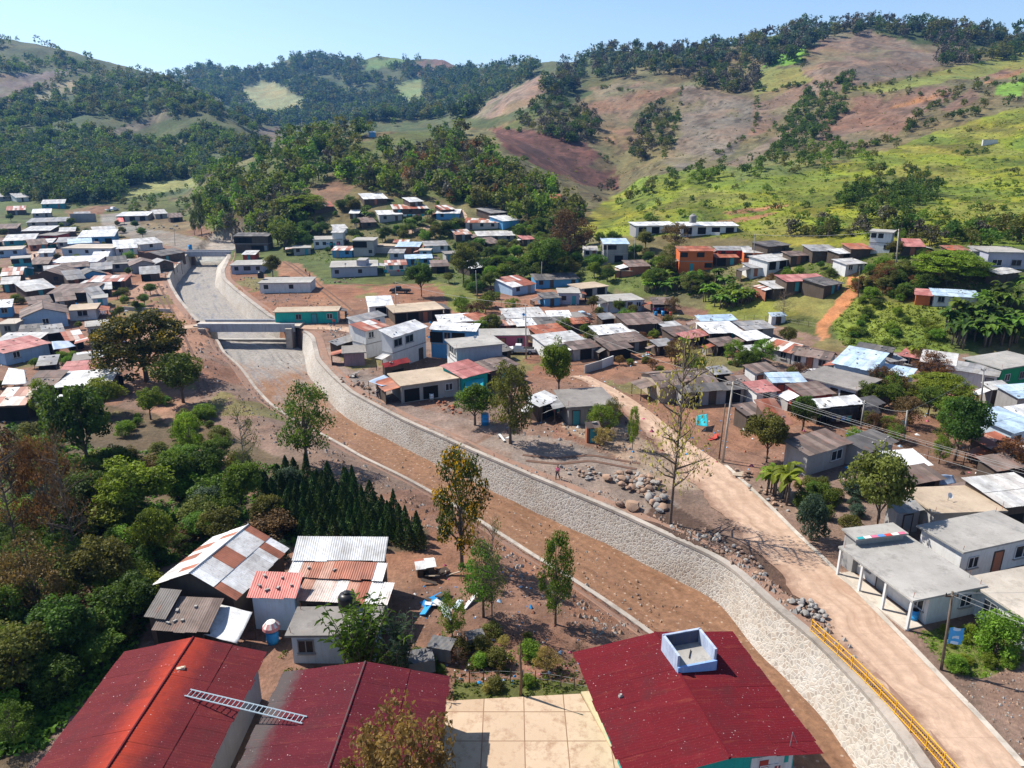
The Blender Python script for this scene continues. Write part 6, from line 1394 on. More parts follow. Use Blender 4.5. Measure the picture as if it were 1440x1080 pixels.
tussocks('thicket_undergrowth', 'leafy undergrowth filling the left thicket', [(0,590),(130,630),(300,640),(440,665),(590,760),(420,770),(345,760),(220,800),(195,905),(60,1050),(-20,1070)], 3600, .5, 'mid', 74, 12)
tussocks('bank_weeds', 'weeds on the green bank by the dirt track', [(1200,420),(1330,435),(1345,495),(1190,492),(1170,460)], 900, .4, 'bright', 75, 9)
tussocks('belt_weeds', 'weeds of the centre belt gardens', [(420,365),(520,300),(700,300),(840,345),(1010,390),(1000,420),(830,395),(640,400)], 1300, .5, 'mid', 76, 8)
tussocks('terrace_weeds', 'weeds of the right hillside terraces', [(1010,372),(1200,355),(1440,370),(1440,430),(1330,432),(1200,410),(1050,415)], 900, .45, 'bright', 77, 8)
tussocks('verge_grass', 'grass tufts by the banner pole', [(1285,888),(1375,880),(1440,892),(1440,930),(1380,955),(1335,945)], 500, .16, 'bright', 78, 9)
tussocks('garden_grass', 'weeds behind the patio and the red roofs', [(390,905),(640,950),(640,905),(820,930),(830,975),(630,985),(400,950)], 420, .22, 'mid', 79, 9)
# ------------------------------------------------------------------ poles and wires
PTOP = {}
def pole(key, label, ub, vb, ut, vt, mat=None, arm=0.0, rad=.13, lean=True, h0=None):
    p = hit(ub, vb); a, s = aslope(ut, vt); dep = project(p.x, p.y, p.z)[2]
    # height: the point above the foot whose picture row is vt
    h = 1.0
    for _ in range(60):
        _, v, _ = project(p.x, p.y, p.z + h); h += (v - vt) * dep / FPX * .5
    h = max(2.5, min(13, h)); u2, _, _ = project(p.x, p.y, p.z + h); dx = (ut - u2) * dep / FPX
    r = empty('utility_pole', p, 0, label, 'pole'); top = Vector((dx, 0, h))
    MB().tube([(0, 0, -.5), tuple(top * .5), tuple(top)], [rad, rad * .85, rad * .68], 8).build('shaft', mat or M_CONC, r, None, True)
    if arm:
        MB().box((top.x, 0, h - .35), (arm, .1, .12)).build('crossarm', M_WOODD, r)
        for q in (-.45, 0, .45): MB().tube([(top.x + q * arm, 0, h - .3), (top.x + q * arm, 0, h - .1)], [.05, .03], 6).build('insulator', M_BLACK, r)
    PTOP[key] = p + top; return r
pw = M_BARK
pole('A', 'short wooden pole carrying a blue banner by the concrete road', 1324,942,1340,832, pw, .9, .11)
pole('B', 'tall concrete pole with crossarm in the bend of the road', 1016,650,1031,537, M_CONCL, 1.5, .15)
pole('B2', 'short wooden post beside the tall concrete road pole', 1011,645,1020,568, pw, 0, .09)
pole('C', 'concrete street pole beside the parked pickup', 740,505,739,427, M_CONCL, .9)
pole('D', 'slim pole in front of the white walled shed', 557,446,556,396, M_CONC, .8, .1)
pole('E', 'slim pole below the tall garden tree', 671,421,669,380, M_CONC, .6, .1)
pole('F', 'grey pole behind the patched red roof', 761,403,762,368, M_CONC, .8, .1)
pole('G', 'pole in front of the light blue two storey roof', 854,375,854,345, M_CONC, .6, .1)
pole('H', 'grey pole below the school terrace', 892,366,893,332, M_CONC, .6, .1)
pole('I', 'grey pole in front of the orange house', 1060,371,1061,329, M_CONC, .6, .1)
pole('J', 'tall pale concrete pole on the right hillside', 1260,380,1264,322, M_CONCL, .8, .17)
pole('K', 'dark wooden pole at the bend of the dirt track', 1207,418,1209,375, pw, .5, .1)
pole('L', 'leaning grey pole beside the black tarp shack', 1210,603,1216,563, M_CONC, .5, .12)
pole('M', 'pole standing in the muddy yard', 1271,622,1276,577, M_CONC, 0, .13)
pole('N', 'tall pole in front of the bright green house', 1379,577,1384,517, M_CONC, .7, .14)
pole('O', 'thin pole in the banana belt', 919,398,919,377, M_CONC, .5, .09)
pole('P', 'thin pole beside the gallery house at the far bridge', 352,345,352,318, M_CONC, .6, .1)
pole('Q', 'distant pole at the valley end gravel', 246,345,245,322, M_CONC, .6, .1)
pole('S', 'slender pole in the left bank village', 60,398,60,370, pw, .5, .1)
PTOP['X'] = Vector((58, 40, 10.5)); PTOP['Y'] = Vector((47, 23, 8.5)); PTOP['Z'] = Vector((105, 108, 9.5))
M_WIRE = plain('wire', (.27, .27, .265), .6); nw = [0]
def wire(a, b, offs=((0, 0),), sag=.7, label=''):
    A, B = PTOP[a], PTOP[b]
    for i, (o, z) in enumerate(offs):
        d = (B - A); sd = Vector((-d.y, d.x, 0)).normalized() * o; P = []
        for k in range(17):
            f = k / 16; q = A.lerp(B, f) + sd + Vector((0, 0, z - .12 - sag * 4 * f * (1 - f))); P.append(tuple(q))
        rr_ = .009 + .00010 * (A.y + B.y) / 2
        tag(MB().tube(P, rr_, 4).build('overhead_wire', M_WIRE), label, 'wire', 'overhead wires between the poles' if len(offs) > 1 else None)
wire('B', 'X', ((-.6, 0), (0, .05), (.6, 0), (0, -1.1)), .9, 'overhead wire running from the tall road pole towards the right edge')
wire('A', 'X', ((0, 0),), .4, 'single overhead wire from the banner pole to the right'); wire('A', 'Y', ((-.3, 0), (.3, 0)), .4, 'overhead wire from the banner pole to the lower right corner')
wire('C', 'D', ((0, 0),), .7, 'overhead wire between the pickup pole and the white shed pole'); wire('B', 'C', ((0, 0),), .9, 'overhead wire between the road pole and the pickup pole')
wire('L', 'M', ((0, 0),), .4, 'overhead wire from the tarp shack pole to the yard pole'); wire('M', 'N', ((0, 0),), .5, 'overhead wire from the yard pole to the green house pole'); wire('J', 'I', ((0, 0),), .8, 'overhead wire along the right hillside houses')
# banner on the wooden pole
pa = hit(1324, 942); bn = empty('banner', (pa.x + .35, pa.y - .18, pa.z + 2.35), R(-8), 'blue and white cloth banner hanging on the wooden road pole', 'banner')
m = MB(); n = 6
for i in range(n):
    for j in range(4):
        f = lambda a, b: ((a / 4 - .5) * .95, .06 * math.sin(a * 1.9 + b), 1.35 * (1 - b / n)); m.quad([f(j, i + 1), f(j + 1, i + 1), f(j + 1, i), f(j, i)], 1 if i in (0, 3, 5) and j in (1, 2) else 0)
m.build('cloth', [plain('banner_blue', (.06, .32, .62), .6), plain('banner_pale', (.5, .62, .72), .6)], bn)
# crooked stick by the patio
p = hit(732, 978); st = tag(MB().tube([(0, 0, -.3), (.05, 0, 1.6), (-.06, .02, 3.2), (.1, 0, 5.3)], [.11, .10, .085, .06], 7).build('wooden_post', dirty('post_wood', (.2, .12, .075), .9, .4, 2), None, p, True), 'crooked bare wooden post standing behind the patio', 'post')
# ------------------------------------------------------------------ yellow railing along the wall crest
rp = [hit(u, v) for u, v in ((1140,890),(1180,927),(1216,962),(1252,1000),(1287,1038),(1322,1078),(1360,1120))]
rl_ = np.array([tuple(p) for p in rp]); s_ = np.concatenate([[0], np.cumsum(np.linalg.norm(np.diff(rl_, axis=0), axis=1))]); n = 84; tt = np.linspace(0, s_[-1], n); Q = np.stack([np.interp(tt, s_, rl_[:, k]) for k in range(3)], 1); Q[:, 2] = gz(Q[:, 0], Q[:, 1]) + .1
rg = empty('railing', tuple(Q[0]), 0, 'bright yellow steel railing along the channel wall crest', 'railing'); Q = Q - Q[0]
for z in (.14, .62, 1.05): MB().tube([tuple(q + [0, 0, z]) for q in Q[::3]], .032, 6).build('rail', M_YEL, rg)
b0 = MB().tube([(0, 0, .14), (0, 0, 1.05)], .018, 5).build('baluster', M_YEL, rg); p0 = None
for i in range(n):
    if i % 8 == 0:
        o = MB().tube([(0, 0, -.3), (0, 0, 1.12)], .045, 6).build('post', M_YEL, rg) if p0 is None else p0.copy()
        if p0 is not None: COL.objects.link(o)
        p0 = p0 or o
    else:
        o = b0 if i == 1 else b0.copy()
        if i != 1: COL.objects.link(o)
    o.location = tuple(Q[i])
# ------------------------------------------------------------------ boulders
def rock_mesh(seed, sub=2, rough=.32):
    bm = bmesh.new(); bmesh.ops.create_icosphere(bm, subdivisions=sub, radius=.5); g = random.Random(seed); ax = [Vector((g.uniform(-1, 1), g.uniform(-1, 1), g.uniform(-1, 1))).normalized() for _ in range(11)]
    for v in bm.verts:
        k = 1.0
        for a in ax: 
            t_ = v.co.normalized().dot(a)
            if t_ > .55: k = min(k, 1 - rough * (t_ - .55) / .45)
        v.co *= k * g.uniform(.95, 1.05); v.co.z *= .78
    me = bpy.data.meshes.new('boulder'); bm.to_mesh(me); bm.free(); smooth_angle(me, 28); return me
MR = [dirty('rock_tan', (.36, .235, .165), .95, .4, 1.2, False, .5), dirty('rock_grey', (.30, .285, .27), .95, .4, 1.2, False, .5), dirty('rock_brown', (.26, .17, .125), .95, .4, 1.2, False, .5)]
RK = [rock_mesh(s) for s in range(6)]
for me in RK: me.materials.append(None)
def rock(p, s, label, group=None, m=None, i=0):
    o = link('boulder', RK[i % 6], (), None, (p.x, p.y, p.z + s * .16)); o.scale = (s * random.uniform(.8, 1.2), s * random.uniform(.8, 1.2), s * random.uniform(.75, 1.1)); o.rotation_euler = (random.uniform(-.3, .3), random.uniform(-.3, .3), random.uniform(0, 6.28))
    set_mat(o, m or random.choice(MR)); tag(o, label, 'boulder', group); return o
def pile(poly, n, sr, label, group, heap=0.0, seed=0, mats=None, zoff=0):
    rs = random.Random(seed); us = [q[0] for q in poly]; vs2 = [q[1] for q in poly]; c = hit(sum(us) / len(us), sum(vs2) / len(vs2)); k = 0; t_ = 0
    while k < n and t_ < n * 20:
        t_ += 1; u = rs.uniform(min(us), max(us)); v = rs.uniform(min(vs2), max(vs2))
        if not inside(u, v, poly): continue
        p = hit(u, v)
        if p.y < YC1 and float(xlt(p.y)) - .3 < p.x < float(xrt(p.y)) + .5: continue
        if heap: p.z += heap * max(0, 1 - (p - c).length / 5.0) * rs.uniform(.2, 1)
        rock(p, rs.uniform(*sr) * rs.choice((.7, 1, 1, 1.25)), label, group, rs.choice(mats) if mats else None, k); k += 1
rock(hit(889, 716), 2.3, 'largest rounded boulder at the foot of the boulder pile', None, MR[0], 2)
rock(hit(873, 712), 1.3, 'second big boulder touching the largest one', None, MR[2], 4)
pile([(842,672),(880,662),(925,680),(938,705),(930,722),(900,700),(870,690)], 75, (.6, 1.15), 'tan boulder in the pile beside the bare tall tree', 'boulders in the pile by the tall tree', 1.3, 1, [MR[0], MR[0], MR[1], MR[2]])
pile([(785,655),(830,655),(848,672),(838,682),(800,668)], 34, (.3, .6), 'pale stone in the scattered heap near the walking person', 'stones in the scattered heap', .3, 2, [MR[1], MR[1], MR[0]])
pile([(1108,845),(1140,848),(1166,868),(1155,876),(1125,866)], 42, (.35, .7), 'grey stone in the row between wall and road', 'grey stones between wall and road', .4, 3, [MR[1]])
pile([(985,745),(1040,770),(1080,800),(1075,820),(1020,785)], 40, (.25, .6), 'rubble stone on the dark verge above the wall bend', 'rubble on the dark verge', .2, 4)
pile([(1030,652),(1085,690),(1110,720),(1090,722),(1050,690)], 26, (.3, .7), 'loose stone along the right side of the road', 'loose stones right of the road', .1, 5)
pile([(478,530),(515,540),(530,560),(505,565),(480,548)], 26, (.3, .8), 'rubble stone beside the mauve roofless house', 'rubble by the mauve house', .3, 6)
pile([(445,392),(500,390),(495,402),(450,402)], 20, (.3, .9), 'stone in the rubble line before the lilac house', 'rubble before the lilac house', .2, 7)
pile([(600,560),(640,570),(650,585),(610,578)], 18, (.3, .6), 'brick red rubble by the long tan slab house', 'red rubble by the tan slab house', .5, 8, [dirty('rock_red', (.36, .13, .07), .95, .4, 1.2, False, .5)])
pile([(205,315),(250,318),(255,324),(208,322)], 16, (.8, 1.6), 'pale boulder on the valley end gravel', 'boulders at the valley end', 0, 9, [MR[1]])
def gravel(name, label, poly, n, sr, mats, seed, z=None):
    g = np.random.default_rng(seed); rs = random.Random(seed); us = [q[0] for q in poly]; vs2 = [q[1] for q in poly]; base = []
    oct_ = np.array([(1,0,0),(0,1,0),(-1,0,0),(0,-1,0),(0,0,1),(0,0,-.5)], float); fo = np.array([(0,1,4),(1,2,4),(2,3,4),(3,0,4),(1,0,5),(2,1,5),(3,2,5),(0,3,5)]); V = []; F = []; Mi = []; o = 0
    for _ in range(n):
        for q in range(12):
            u = rs.uniform(min(us), max(us)); v = rs.uniform(min(vs2), max(vs2))
            if inside(u, v, poly): break
        else: continue
        p = hit(u, v) if z is None else plane(u, v, z)
        if z is None and 20 < p.y < YC1 and float(xlt(p.y)) - .2 < p.x < float(xrt(p.y)) + .2: continue
        s = rs.uniform(*sr) * rs.choice((.5, .7, 1, 1.5)); a = rs.uniform(0, 6.3); sc3 = s * g.uniform(.6, 1.3, 3) * .5
        W_ = oct_ * g.uniform(.75, 1.2, (6, 1)) * sc3; W_ = np.stack([W_[:, 0] * math.cos(a) - W_[:, 1] * math.sin(a), W_[:, 0] * math.sin(a) + W_[:, 1] * math.cos(a), W_[:, 2]], 1)
        V.append(W_ + np.array([p.x, p.y, p.z + s * .08])); F.append(fo + o); o += 6; Mi += [rs.randrange(len(mats))] * 8
    tag(link(name, npmesh(name, np.concatenate(V), np.concatenate(F), False, Mi), mats), label, 'gravel', None, 'stuff')
gravel('bank_gravel', 'small stones strewn over the left bank soil', [(300,490),(340,530),(420,600),(560,680),(760,800),(900,890),(830,900),(700,790),(590,740),(440,650),(330,600),(240,540)], 1700, (.12, .4), MR, 31)
gravel('verge_gravel', 'small stones on the dirt verge between wall and road', [(560,600),(700,640),(900,710),(1010,760),(1100,830),(1180,890),(1230,950),(1200,930),(1100,850),(1030,790),(880,715),(640,635)], 1500, (.1, .38), MR, 32)
gravel('yard_gravel', 'small stones on the village yards', [(450,480),(560,560),(720,610),(850,640),(980,690),(1010,660),(900,560),(830,530),(700,520),(520,480)], 1100, (.12, .45), MR, 33)
gravel('upstream_gravel', 'loose stones on the bare ground by the channel upstream', [(190,400),(235,400),(300,470),(270,540),(210,540),(170,420)], 500, (.2, .6), MR, 34)
gravel('east_gravel', 'loose stones on the bare ground right of the channel', [(330,385),(440,400),(500,450),(480,480),(400,440),(350,410)], 500, (.2, .6), MR, 35)
gravel('bed_gravel', 'cobbles strewn on the river bed', [(330,500),(420,490),(450,560),(600,650),(800,750),(960,850),(1080,960),(1160,1070),(1040,1000),(900,880),(700,745),(520,650),(400,580)], 700, (.08, .3), MR, 36, -3.95)
gravel('right_gravel', 'pebbles on the bare soil at the lower right', [(1330,960),(1440,930),(1440,1075),(1400,1040)], 260, (.06, .2), MR, 37)
LM = [W['white'], W['blue'], W['brick'], M_BLACK, M_WOODD, BLU, TW, W['pink']]
gravel('yard_litter', 'scraps and litter strewn around the village yards', [(450,470),(660,500),(720,600),(850,630),(1000,660),(1290,700),(1440,640),(1440,520),(1100,500),(980,440),(700,420),(520,410)], 900, (.15, .5), LM, 38)
gravel('left_litter', 'scraps and litter between the left bank houses', [(0,330),(200,340),(240,400),(190,540),(0,600)], 420, (.2, .6), LM, 39)
gravel('garden_litter', 'scraps in the garden behind the red roofs', [(560,790),(720,800),(820,900),(820,970),(640,960),(580,900)], 260, (.08, .3), LM, 40)
gravel('verge_rubble', 'dark rubble on the verge between wall and road', [(930,735),(1000,745),(1090,820),(1180,890),(1150,893),(1060,815),(1000,775)], 380, (.15, .5), [MR[2], MR[1], MR[2]], 41)
# ------------------------------------------------------------------ people
SKIN = plain('skin', (.24, .125, .08), .6)
def skin_mesh(name, pts, edges, rad, lvl=1):
    me = bpy.data.meshes.new(name + '_cage'); me.from_pydata(pts, edges, []); o = bpy.data.objects.new(name, me); COL.objects.link(o)
    o.modifiers.new('s', 'SKIN'); o.modifiers.new('d', 'SUBSURF').levels = lvl; o.modifiers['d'].render_levels = lvl
    for i, r_ in enumerate(rad): me.skin_vertices[0].data[i].radius = (r_, r_)
    me.skin_vertices[0].data[0].use_root = True
    dg = bpy.context.evaluated_depsgraph_get(); m2 = bpy.data.meshes.new_from_object(o.evaluated_get(dg)); m2.name = name; bpy.data.objects.remove(o); return m2
def person(label, u, v, shirt, trousers, face=0.0, stride=.18, arm=(.15, .1), s=1.0, skirt=False, hold=None):
    p = hit(u, v); f = stride
    pts = [(0,0,.95),(0,0,1.15),(0,-.01,1.38),(0,0,1.50),(0,.01,1.58),(0,.02,1.70), (.1,0,.9),(.11,f*.5,.5),(.11,f*.8-.04,.08),(.11,f*.8+.12,.04), (-.1,0,.9),(-.11,-f*.3,.5),(-.11,-f*.9-.06,.08),(-.11,-f*.9+.1,.04),
           (.2,0,1.40),(.26,-arm[0],1.13),(.25,arm[0]*.6,.9),(.25,arm[0]*.7+.03,.80), (-.2,0,1.40),(-.26,arm[1],1.13),(-.25,arm[1]+.14,.92),(-.25,arm[1]+.2,.83)]
    ed = [(0,1),(1,2),(2,3),(3,4),(4,5),(0,6),(6,7),(7,8),(8,9),(0,10),(10,11),(11,12),(12,13),(2,14),(14,15),(15,16),(16,17),(2,18),(18,19),(19,20),(20,21)]
    rd = [.135,.13,.14,.06,.075,.095,.085,.06,.045,.035,.085,.06,.045,.035,.06,.045,.036,.04,.06,.045,.036,.04]
    r = empty('person', p, face, label, 'person'); r.scale = (s, s, s)
    link('body', skin_mesh('body', pts, ed, rd, 2), [SKIN], r)
    sh = skin_mesh('shirt', [pts[i] for i in (0,1,2,14,15,18,19)], [(0,1),(1,2),(2,3),(3,4),(2,5),(5,6)], [.155,.15,.16,.078,.062,.078,.062], 2); link('shirt', sh, [shirt], r)
    if skirt: MB().lathe((0, 0, .42), [(.27, 0), (.22, .3), (.16, .62)], 12).build('skirt', trousers, r, None, True)
    else: link('trousers', skin_mesh('trousers', [pts[i] for i in (0,6,7,8,10,11,12)], [(0,1),(1,2),(2,3),(0,4),(4,5),(5,6)], [.15,.105,.08,.062,.105,.08,.062], 2), [trousers], r)
    hr = bmesh.new(); bmesh.ops.create_icosphere(hr, subdivisions=2, radius=.115)
    for v_ in list(hr.verts):
        v_.co.z *= 1.05
        if v_.co.z < -.05 or (v_.co.y > .055 and v_.co.z < .05): hr.verts.remove(v_)
    me = bpy.data.meshes.new('hair'); hr.to_mesh(me); hr.free(); o = link('hair', me, [M_BLACK], r, (0, .005, 1.71))
    for sx in (-1, 1):
        MB().box((sx * .036, .108, 1.71), (.022, .014, .014)).build('eye', M_BLACK, r)
    if hold: hold(r)
    return r
CL = {k: plain('cloth_' + k, c, .85) for k, c in dict(pink=(.5, .12, .2), black=(.03, .03, .035), white=(.62, .62, .6), navy=(.03, .05, .12), red=(.45, .04, .04), teal=(.02, .25, .28), sand=(.35, .28, .2), blue=(.08, .2, .45)).items()}
person('walking person in pink top and dark trousers near the scattered stones', 784, 674, CL['pink'], CL['black'], 2.6, .3)
person('woman in teal top standing in the muddy yard', 1269, 606, CL['teal'], CL['navy'], 3.0, .1, skirt=True)
person('small child in red standing beside the woman in teal', 1263, 609, CL['red'], CL['pink'], 2.8, .08, s=.62)
person('man in white shirt bending his arms under the blue tarp', 531, 560, CL['white'], CL['navy'], 1.2, .25, (.2, .2))
person('person in red walking on the road by the turquoise house', 470, 459, CL['red'], CL['navy'], .4, .3)
person('person in dark clothes on the dirt lane above the white slab house', 436, 392, CL['black'], CL['navy'], 2.2, .25)
person('second person higher on the dirt lane in sand shirt', 430, 384, CL['sand'], CL['black'], 2.2, .25)
person('person in white standing beside the knoll house', 1178, 409, CL['white'], CL['blue'], 2.9, .1)
# ------------------------------------------------------------------ vehicles
def pickup(label, u, v, yaw, paint, s=1.0, canvas=None):
    p = hit(u, v); r = empty('pickup_truck', (p.x, p.y, p.z + .05), yaw, label, 'truck'); r.scale = (s, s, s)
    prof = [(-2.55,.55),(-2.5,.95),(-.35,.98),(-.25,1.0),(.0,1.62),(1.0,1.64),(1.45,1.08),(2.45,.95),(2.6,.6),(2.55,.42),(-2.5,.42)]
    m = MB(); k = len(prof); b = len(m.v)
    for y in (-.85, .85):
        for x, z in prof: m.v.append((x, y * (.86 if z > 1.2 else 1), z))
    for i in range(k): j = (i + 1) % k; m.f.append((b + i, b + j, b + k + j, b + k + i)); m.m.append(0)
    m.f.append(tuple(b + i for i in range(k - 1, -1, -1))); m.m.append(0); m.f.append(tuple(b + k + i for i in range(k))); m.m.append(0)
    m.build('body', paint, r)
    MB().box((-1.4, 0, .985), (1.9, 1.45, .03)).build('cargo_bed', canvas or M_DARK, r)
    for y in (-.82, .82): MB().quad([(.0, y * .97, 1.1), (1.25, y * .97, 1.1), (.95, y * .9, 1.56), (.06, y * .9, 1.56)]).build('side_window', M_GLASS, r)
    MB().quad([(1.02, -.66, 1.6), (1.02, .66, 1.6), (1.43, .74, 1.13), (1.43, -.74, 1.13)][::-1]).build('windscreen', M_GLASS, r).location = (.02, 0, .02)
    for x in (-1.55, 1.6):
        for y in (-.8, .8):
            w_ = MB().tube([(0, -.11, 0), (0, .11, 0)], .36, 16).build('wheel', M_BLACK, r, (x, y, .36), True); MB().tube([(0, -.125, 0), (0, .125, 0)], .2, 12).build('rim', M_IRON, w_)
    for y in (-.6, .6): MB().box((2.55, y, .78), (.06, .3, .16)).build('headlight', W['white'], r)
    for x in (-2.58, 2.62): MB().box((x, 0, .5), (.1, 1.6, .18)).build('bumper', M_IRON, r)
PNT = lambda n, c: plain('car_' + n, c, .3)
pickup('white pickup parked beside the pink house', 733, 497, R(178), PNT('white', (.6, .61, .62)))
pickup('black pickup parked under the avocado tree', 563, 412, R(175), PNT('black', (.02, .02, .022)))
pickup('pale blue pickup half hidden between white roofs', 815, 449, R(20), PNT('blue', (.35, .45, .55)))
pickup('distant white pickup at the valley end track', 158, 297, R(60), PNT('bright', (.75, .75, .76)), 1.3)
# ------------------------------------------------------------------ laundry, drums, junk
CLR = list(CL.values())
def laundry(label, u0, v0, u1, v1, n, h=1.75, big=1.0):
    a = hit(u0, v0); b = hit(u1, v1); a0 = a.copy(); a.z += h; b.z += h; r = empty('clothes_line', a0, 0, label, 'clothes line'); L = (b - a)
    MB().tube([tuple((a - a0) + L * (k / 8) - Vector((0, 0, .12 * 4 * (k / 8) * (1 - k / 8)))) for k in range(9)], .012, 4).build('line', M_WIRE, r)
    for q in (a, b): MB().tube([tuple(q - a0 - Vector((0, 0, h + .3))), tuple(q - a0 + Vector((0, 0, .1)))], .035, 5).build('post', M_WOODD, r)
    d = L.normalized()
    for i in range(n):
        f = (i + .5) / n; c = a - a0 + L * f - Vector((0, 0, .12 * 4 * f * (1 - f))); w_ = L.length / n * .38 * random.uniform(.7, 1.1); hh = random.uniform(.4, .85) * big; m = MB()
        for k in range(3): 
            off = lambda kk: Vector((0, .05 * math.sin(kk * 2 + i), 0)); z0, z1 = -hh * k / 3, -hh * (k + 1) / 3
            m.quad([c - d * w_ + off(k + 1) + Vector((0, 0, z1)), c + d * w_ + off(k + 1) + Vector((0, 0, z1)), c + d * w_ + off(k) + Vector((0, 0, z0)), c - d * w_ + off(k) + Vector((0, 0, z0))])
        m.build('garment', random.choice(CLR), r)
laundry('clothes drying under the awning of the dark slab house', 768,590,800,586, 7)
laundry('line of bright clothes before the hut with the mixed brown roof', 935,490,985,482, 9)
laundry('clothes line beside the brown shed with barrels', 916,444,950,441, 6)
laundry('clothes on the line in front of the dark lean building', 1000,560,1040,553, 7)
laundry('washing hung below the black tarp shack', 1152,600,1195,602, 6)
laundry('line of clothes by the tall narrow block house', 140,448,165,446, 7)
laundry('coloured washing in the porch yard of the plank house', 85,425,125,424, 8)
laundry('washing along the gallery of the pink and white house', 443,349,478,349, 7)
laundry('clothes line in front of the lilac house cottage', 540,388,580,387, 7)
laundry('washing by the long rust roofed house of the hamlet', 560,308,598,308, 6)
# coloured cloths spread on the kitchen slab
P = [plane(u, v, 3.62) for u, v in ((1208,757),(1276,749))]; d = (P[1] - P[0])
for i, k in enumerate(['teal', 'white', 'pink', 'blue', 'red', 'white', 'pink']):
    q = P[0] + d * (i / 7); tag(MB().slab([(0, 0, 0), tuple(d * .125), tuple(d * .125 + Vector((-.05, .35, .02))), (-.05, .35, .0)], .03).build('drying_cloth', CL[k], None, (q.x, q.y, float(gz(q.x, q.y + .3)) + 3.55)), ['teal', 'first white', 'left pink', 'blue', 'red', 'second white', 'right pink'][i] + ' cloth laid on the edge of the kitchen slab', 'cloth')
def drum(label, u, v, mat, s=1.0, h0=0): 
    p = hit(u, v, h0); r = empty('barrel', p, 0, label, 'barrel'); MB().lathe((0, 0, 0), [(.28*s, 0), (.29*s, .28*s), (.31*s, .3*s), (.29*s, .32*s), (.29*s, .58*s), (.31*s, .6*s), (.29*s, .62*s), (.28*s, .88*s)], 14).build('body', mat, r, None, True); MB().lathe((0, 0, .88 * s), [(.26 * s, 0), (.26 * s, .02), (.05, .03)], 12).build('lid', M_BLACK, r)
RDP = plain('red_plastic', (.5, .03, .03), .4); WHP = plain('white_plastic', (.62, .62, .62), .4)
for lb, u, v, m_, s in (('blue barrel left under the barrel shed', 922,444, BLU,1.2),('blue barrel in the middle under the barrel shed',932,444,BLU,1.3),('red barrel under the barrel shed',943,444,RDP,1.1),('white barrel beside the dark lean building',1012,566,WHP,1.1),('red barrel beside the white one',1004,566,RDP,1.0),
    ('blue barrel at the corner of the dark slab house',842,600,BLU,1.1),('big blue barrel at the foot of the shrubby tree above the wall',682,597,BLU,1.8),('blue barrel beside the yellow green canopy tree',1381,365,BLU,2.0),('black barrel under the hump roofed house',705,560,M_BLACK,1.2),('blue barrel on the far bridge end',268,352,BLU,2.2),('white drum beside the long tan house',607,562,WHP,1.1),('blue drum on the porch of the long slab house',1284,872,BLU,1.1)):
    drum(lb, u, v, m_, s)
def dish(label, u, v, h0, mat=None):
    p = hit(u, v, h0); r = empty('satellite_dish', p, R(20), label, 'dish'); m = MB(); n = 12
    MB().tube([(0, 0, -.3), (0, 0, .45)], .03, 5).build('mast', M_IRON, r); T_ = Matrix.Translation((0, -.1, .5)) @ Matrix.Rotation(R(55), 4, 'X'); pr = [(.001, 0), (.12, .012), (.22, .04), (.3, .085)]
    for a in range(n):
        for k in range(3):
            f = lambda i, j: tuple(T_ @ Vector((pr[j][0] * math.cos(i * 6.2832 / n), pr[j][0] * math.sin(i * 6.2832 / n), pr[j][1]))); m.quad([f(a, k), f(a + 1, k), f(a + 1, k + 1), f(a, k + 1)])
    m.build('reflector', mat or W['white'], r)
dish('white satellite dish on the tan slab of the block house', 1333, 703, 2.95); dish('blue satellite dish on the pole behind the white roofs', 736, 446, 4.5, BLU); dish('small dish on the lilac house', 486, 374, 3.3); dish('dish on the stained slab of the two storey house', 668, 478, 5.2)
# planks, sheets and heaps
def junk(label, u, v, n, s, mats, name='scrap_heap', cat='scrap', seed=0):
    p = hit(u, v); rs = random.Random(seed + int(u)); r = empty(name, p, rs.uniform(0, 6), label, cat); MB_ = {}
    for i in range(n):
        mi = rs.randrange(len(mats)); m = MB(); c = (rs.gauss(0, s * .45), rs.gauss(0, s * .45), rs.uniform(.05, s * .35)); L = rs.uniform(.4, 1.3) * s
        m.box((0, 0, 0), (L, rs.uniform(.12, .5) * s, rs.uniform(.03, .12)), 0); o = m.build('piece', mats[mi], r, c); o.rotation_euler = (rs.uniform(-.5, .5), rs.uniform(-.4, .4), rs.uniform(0, 6.28))
SM = [M_WOODD, M_CONC, W['blue'], W['brick'], W['white'], M_BLACK, MR[0]]
junk('heap of planks and blue sheets in the garden behind the flowered tree', 620, 852, 9, 1.7, [W['white'], BLU, M_WOODD, W['paleblue']])
junk('small pile of boards leaning by the chicken coop', 612, 808, 7, 1.3, [M_WOODD, W['wood'], W['tan']]); junk('scrap heap on the slab roof side of the muddy yard', 1215, 610, 6, 1.0, SM); junk('heap of boards beside the open wood shed', 910, 500, 9, 1.2, [M_WOODD, W['red'], W['blue'], M_CONC])
junk('grey sheets and timber heap in the right yard', 1040, 506, 10, 1.5, [M_CONC, W['grey'], W['white'], M_BLACK]); junk('timber offcuts on the road side right of the poles', 1040, 668, 6, 1.2, [M_WOODD, W['tan'], MR[0]]); junk('building rubble by the roofless mauve house', 497, 530, 7, 1.2, [M_CONC, W['brick'], MR[0]]); junk('fallen red boards beside the road poles', 1003, 616, 5, 1.0, [W['brick'], W['red']])
junk('junk pile in the lane of the left bank houses', 150, 432, 10, 1.3, SM); junk('colourful junk below the left bank plank house', 105, 432, 9, 1.3, SM); junk('white sheet lying on the ground by the tall dark tree', 701, 614, 3, 1.4, [W['white']], 'plastic_sheets', 'sheet'); junk('bundle of orange sheets in the middle yard', 979, 505, 3, 1.3, [W['orange']], 'orange_sheets', 'sheet')
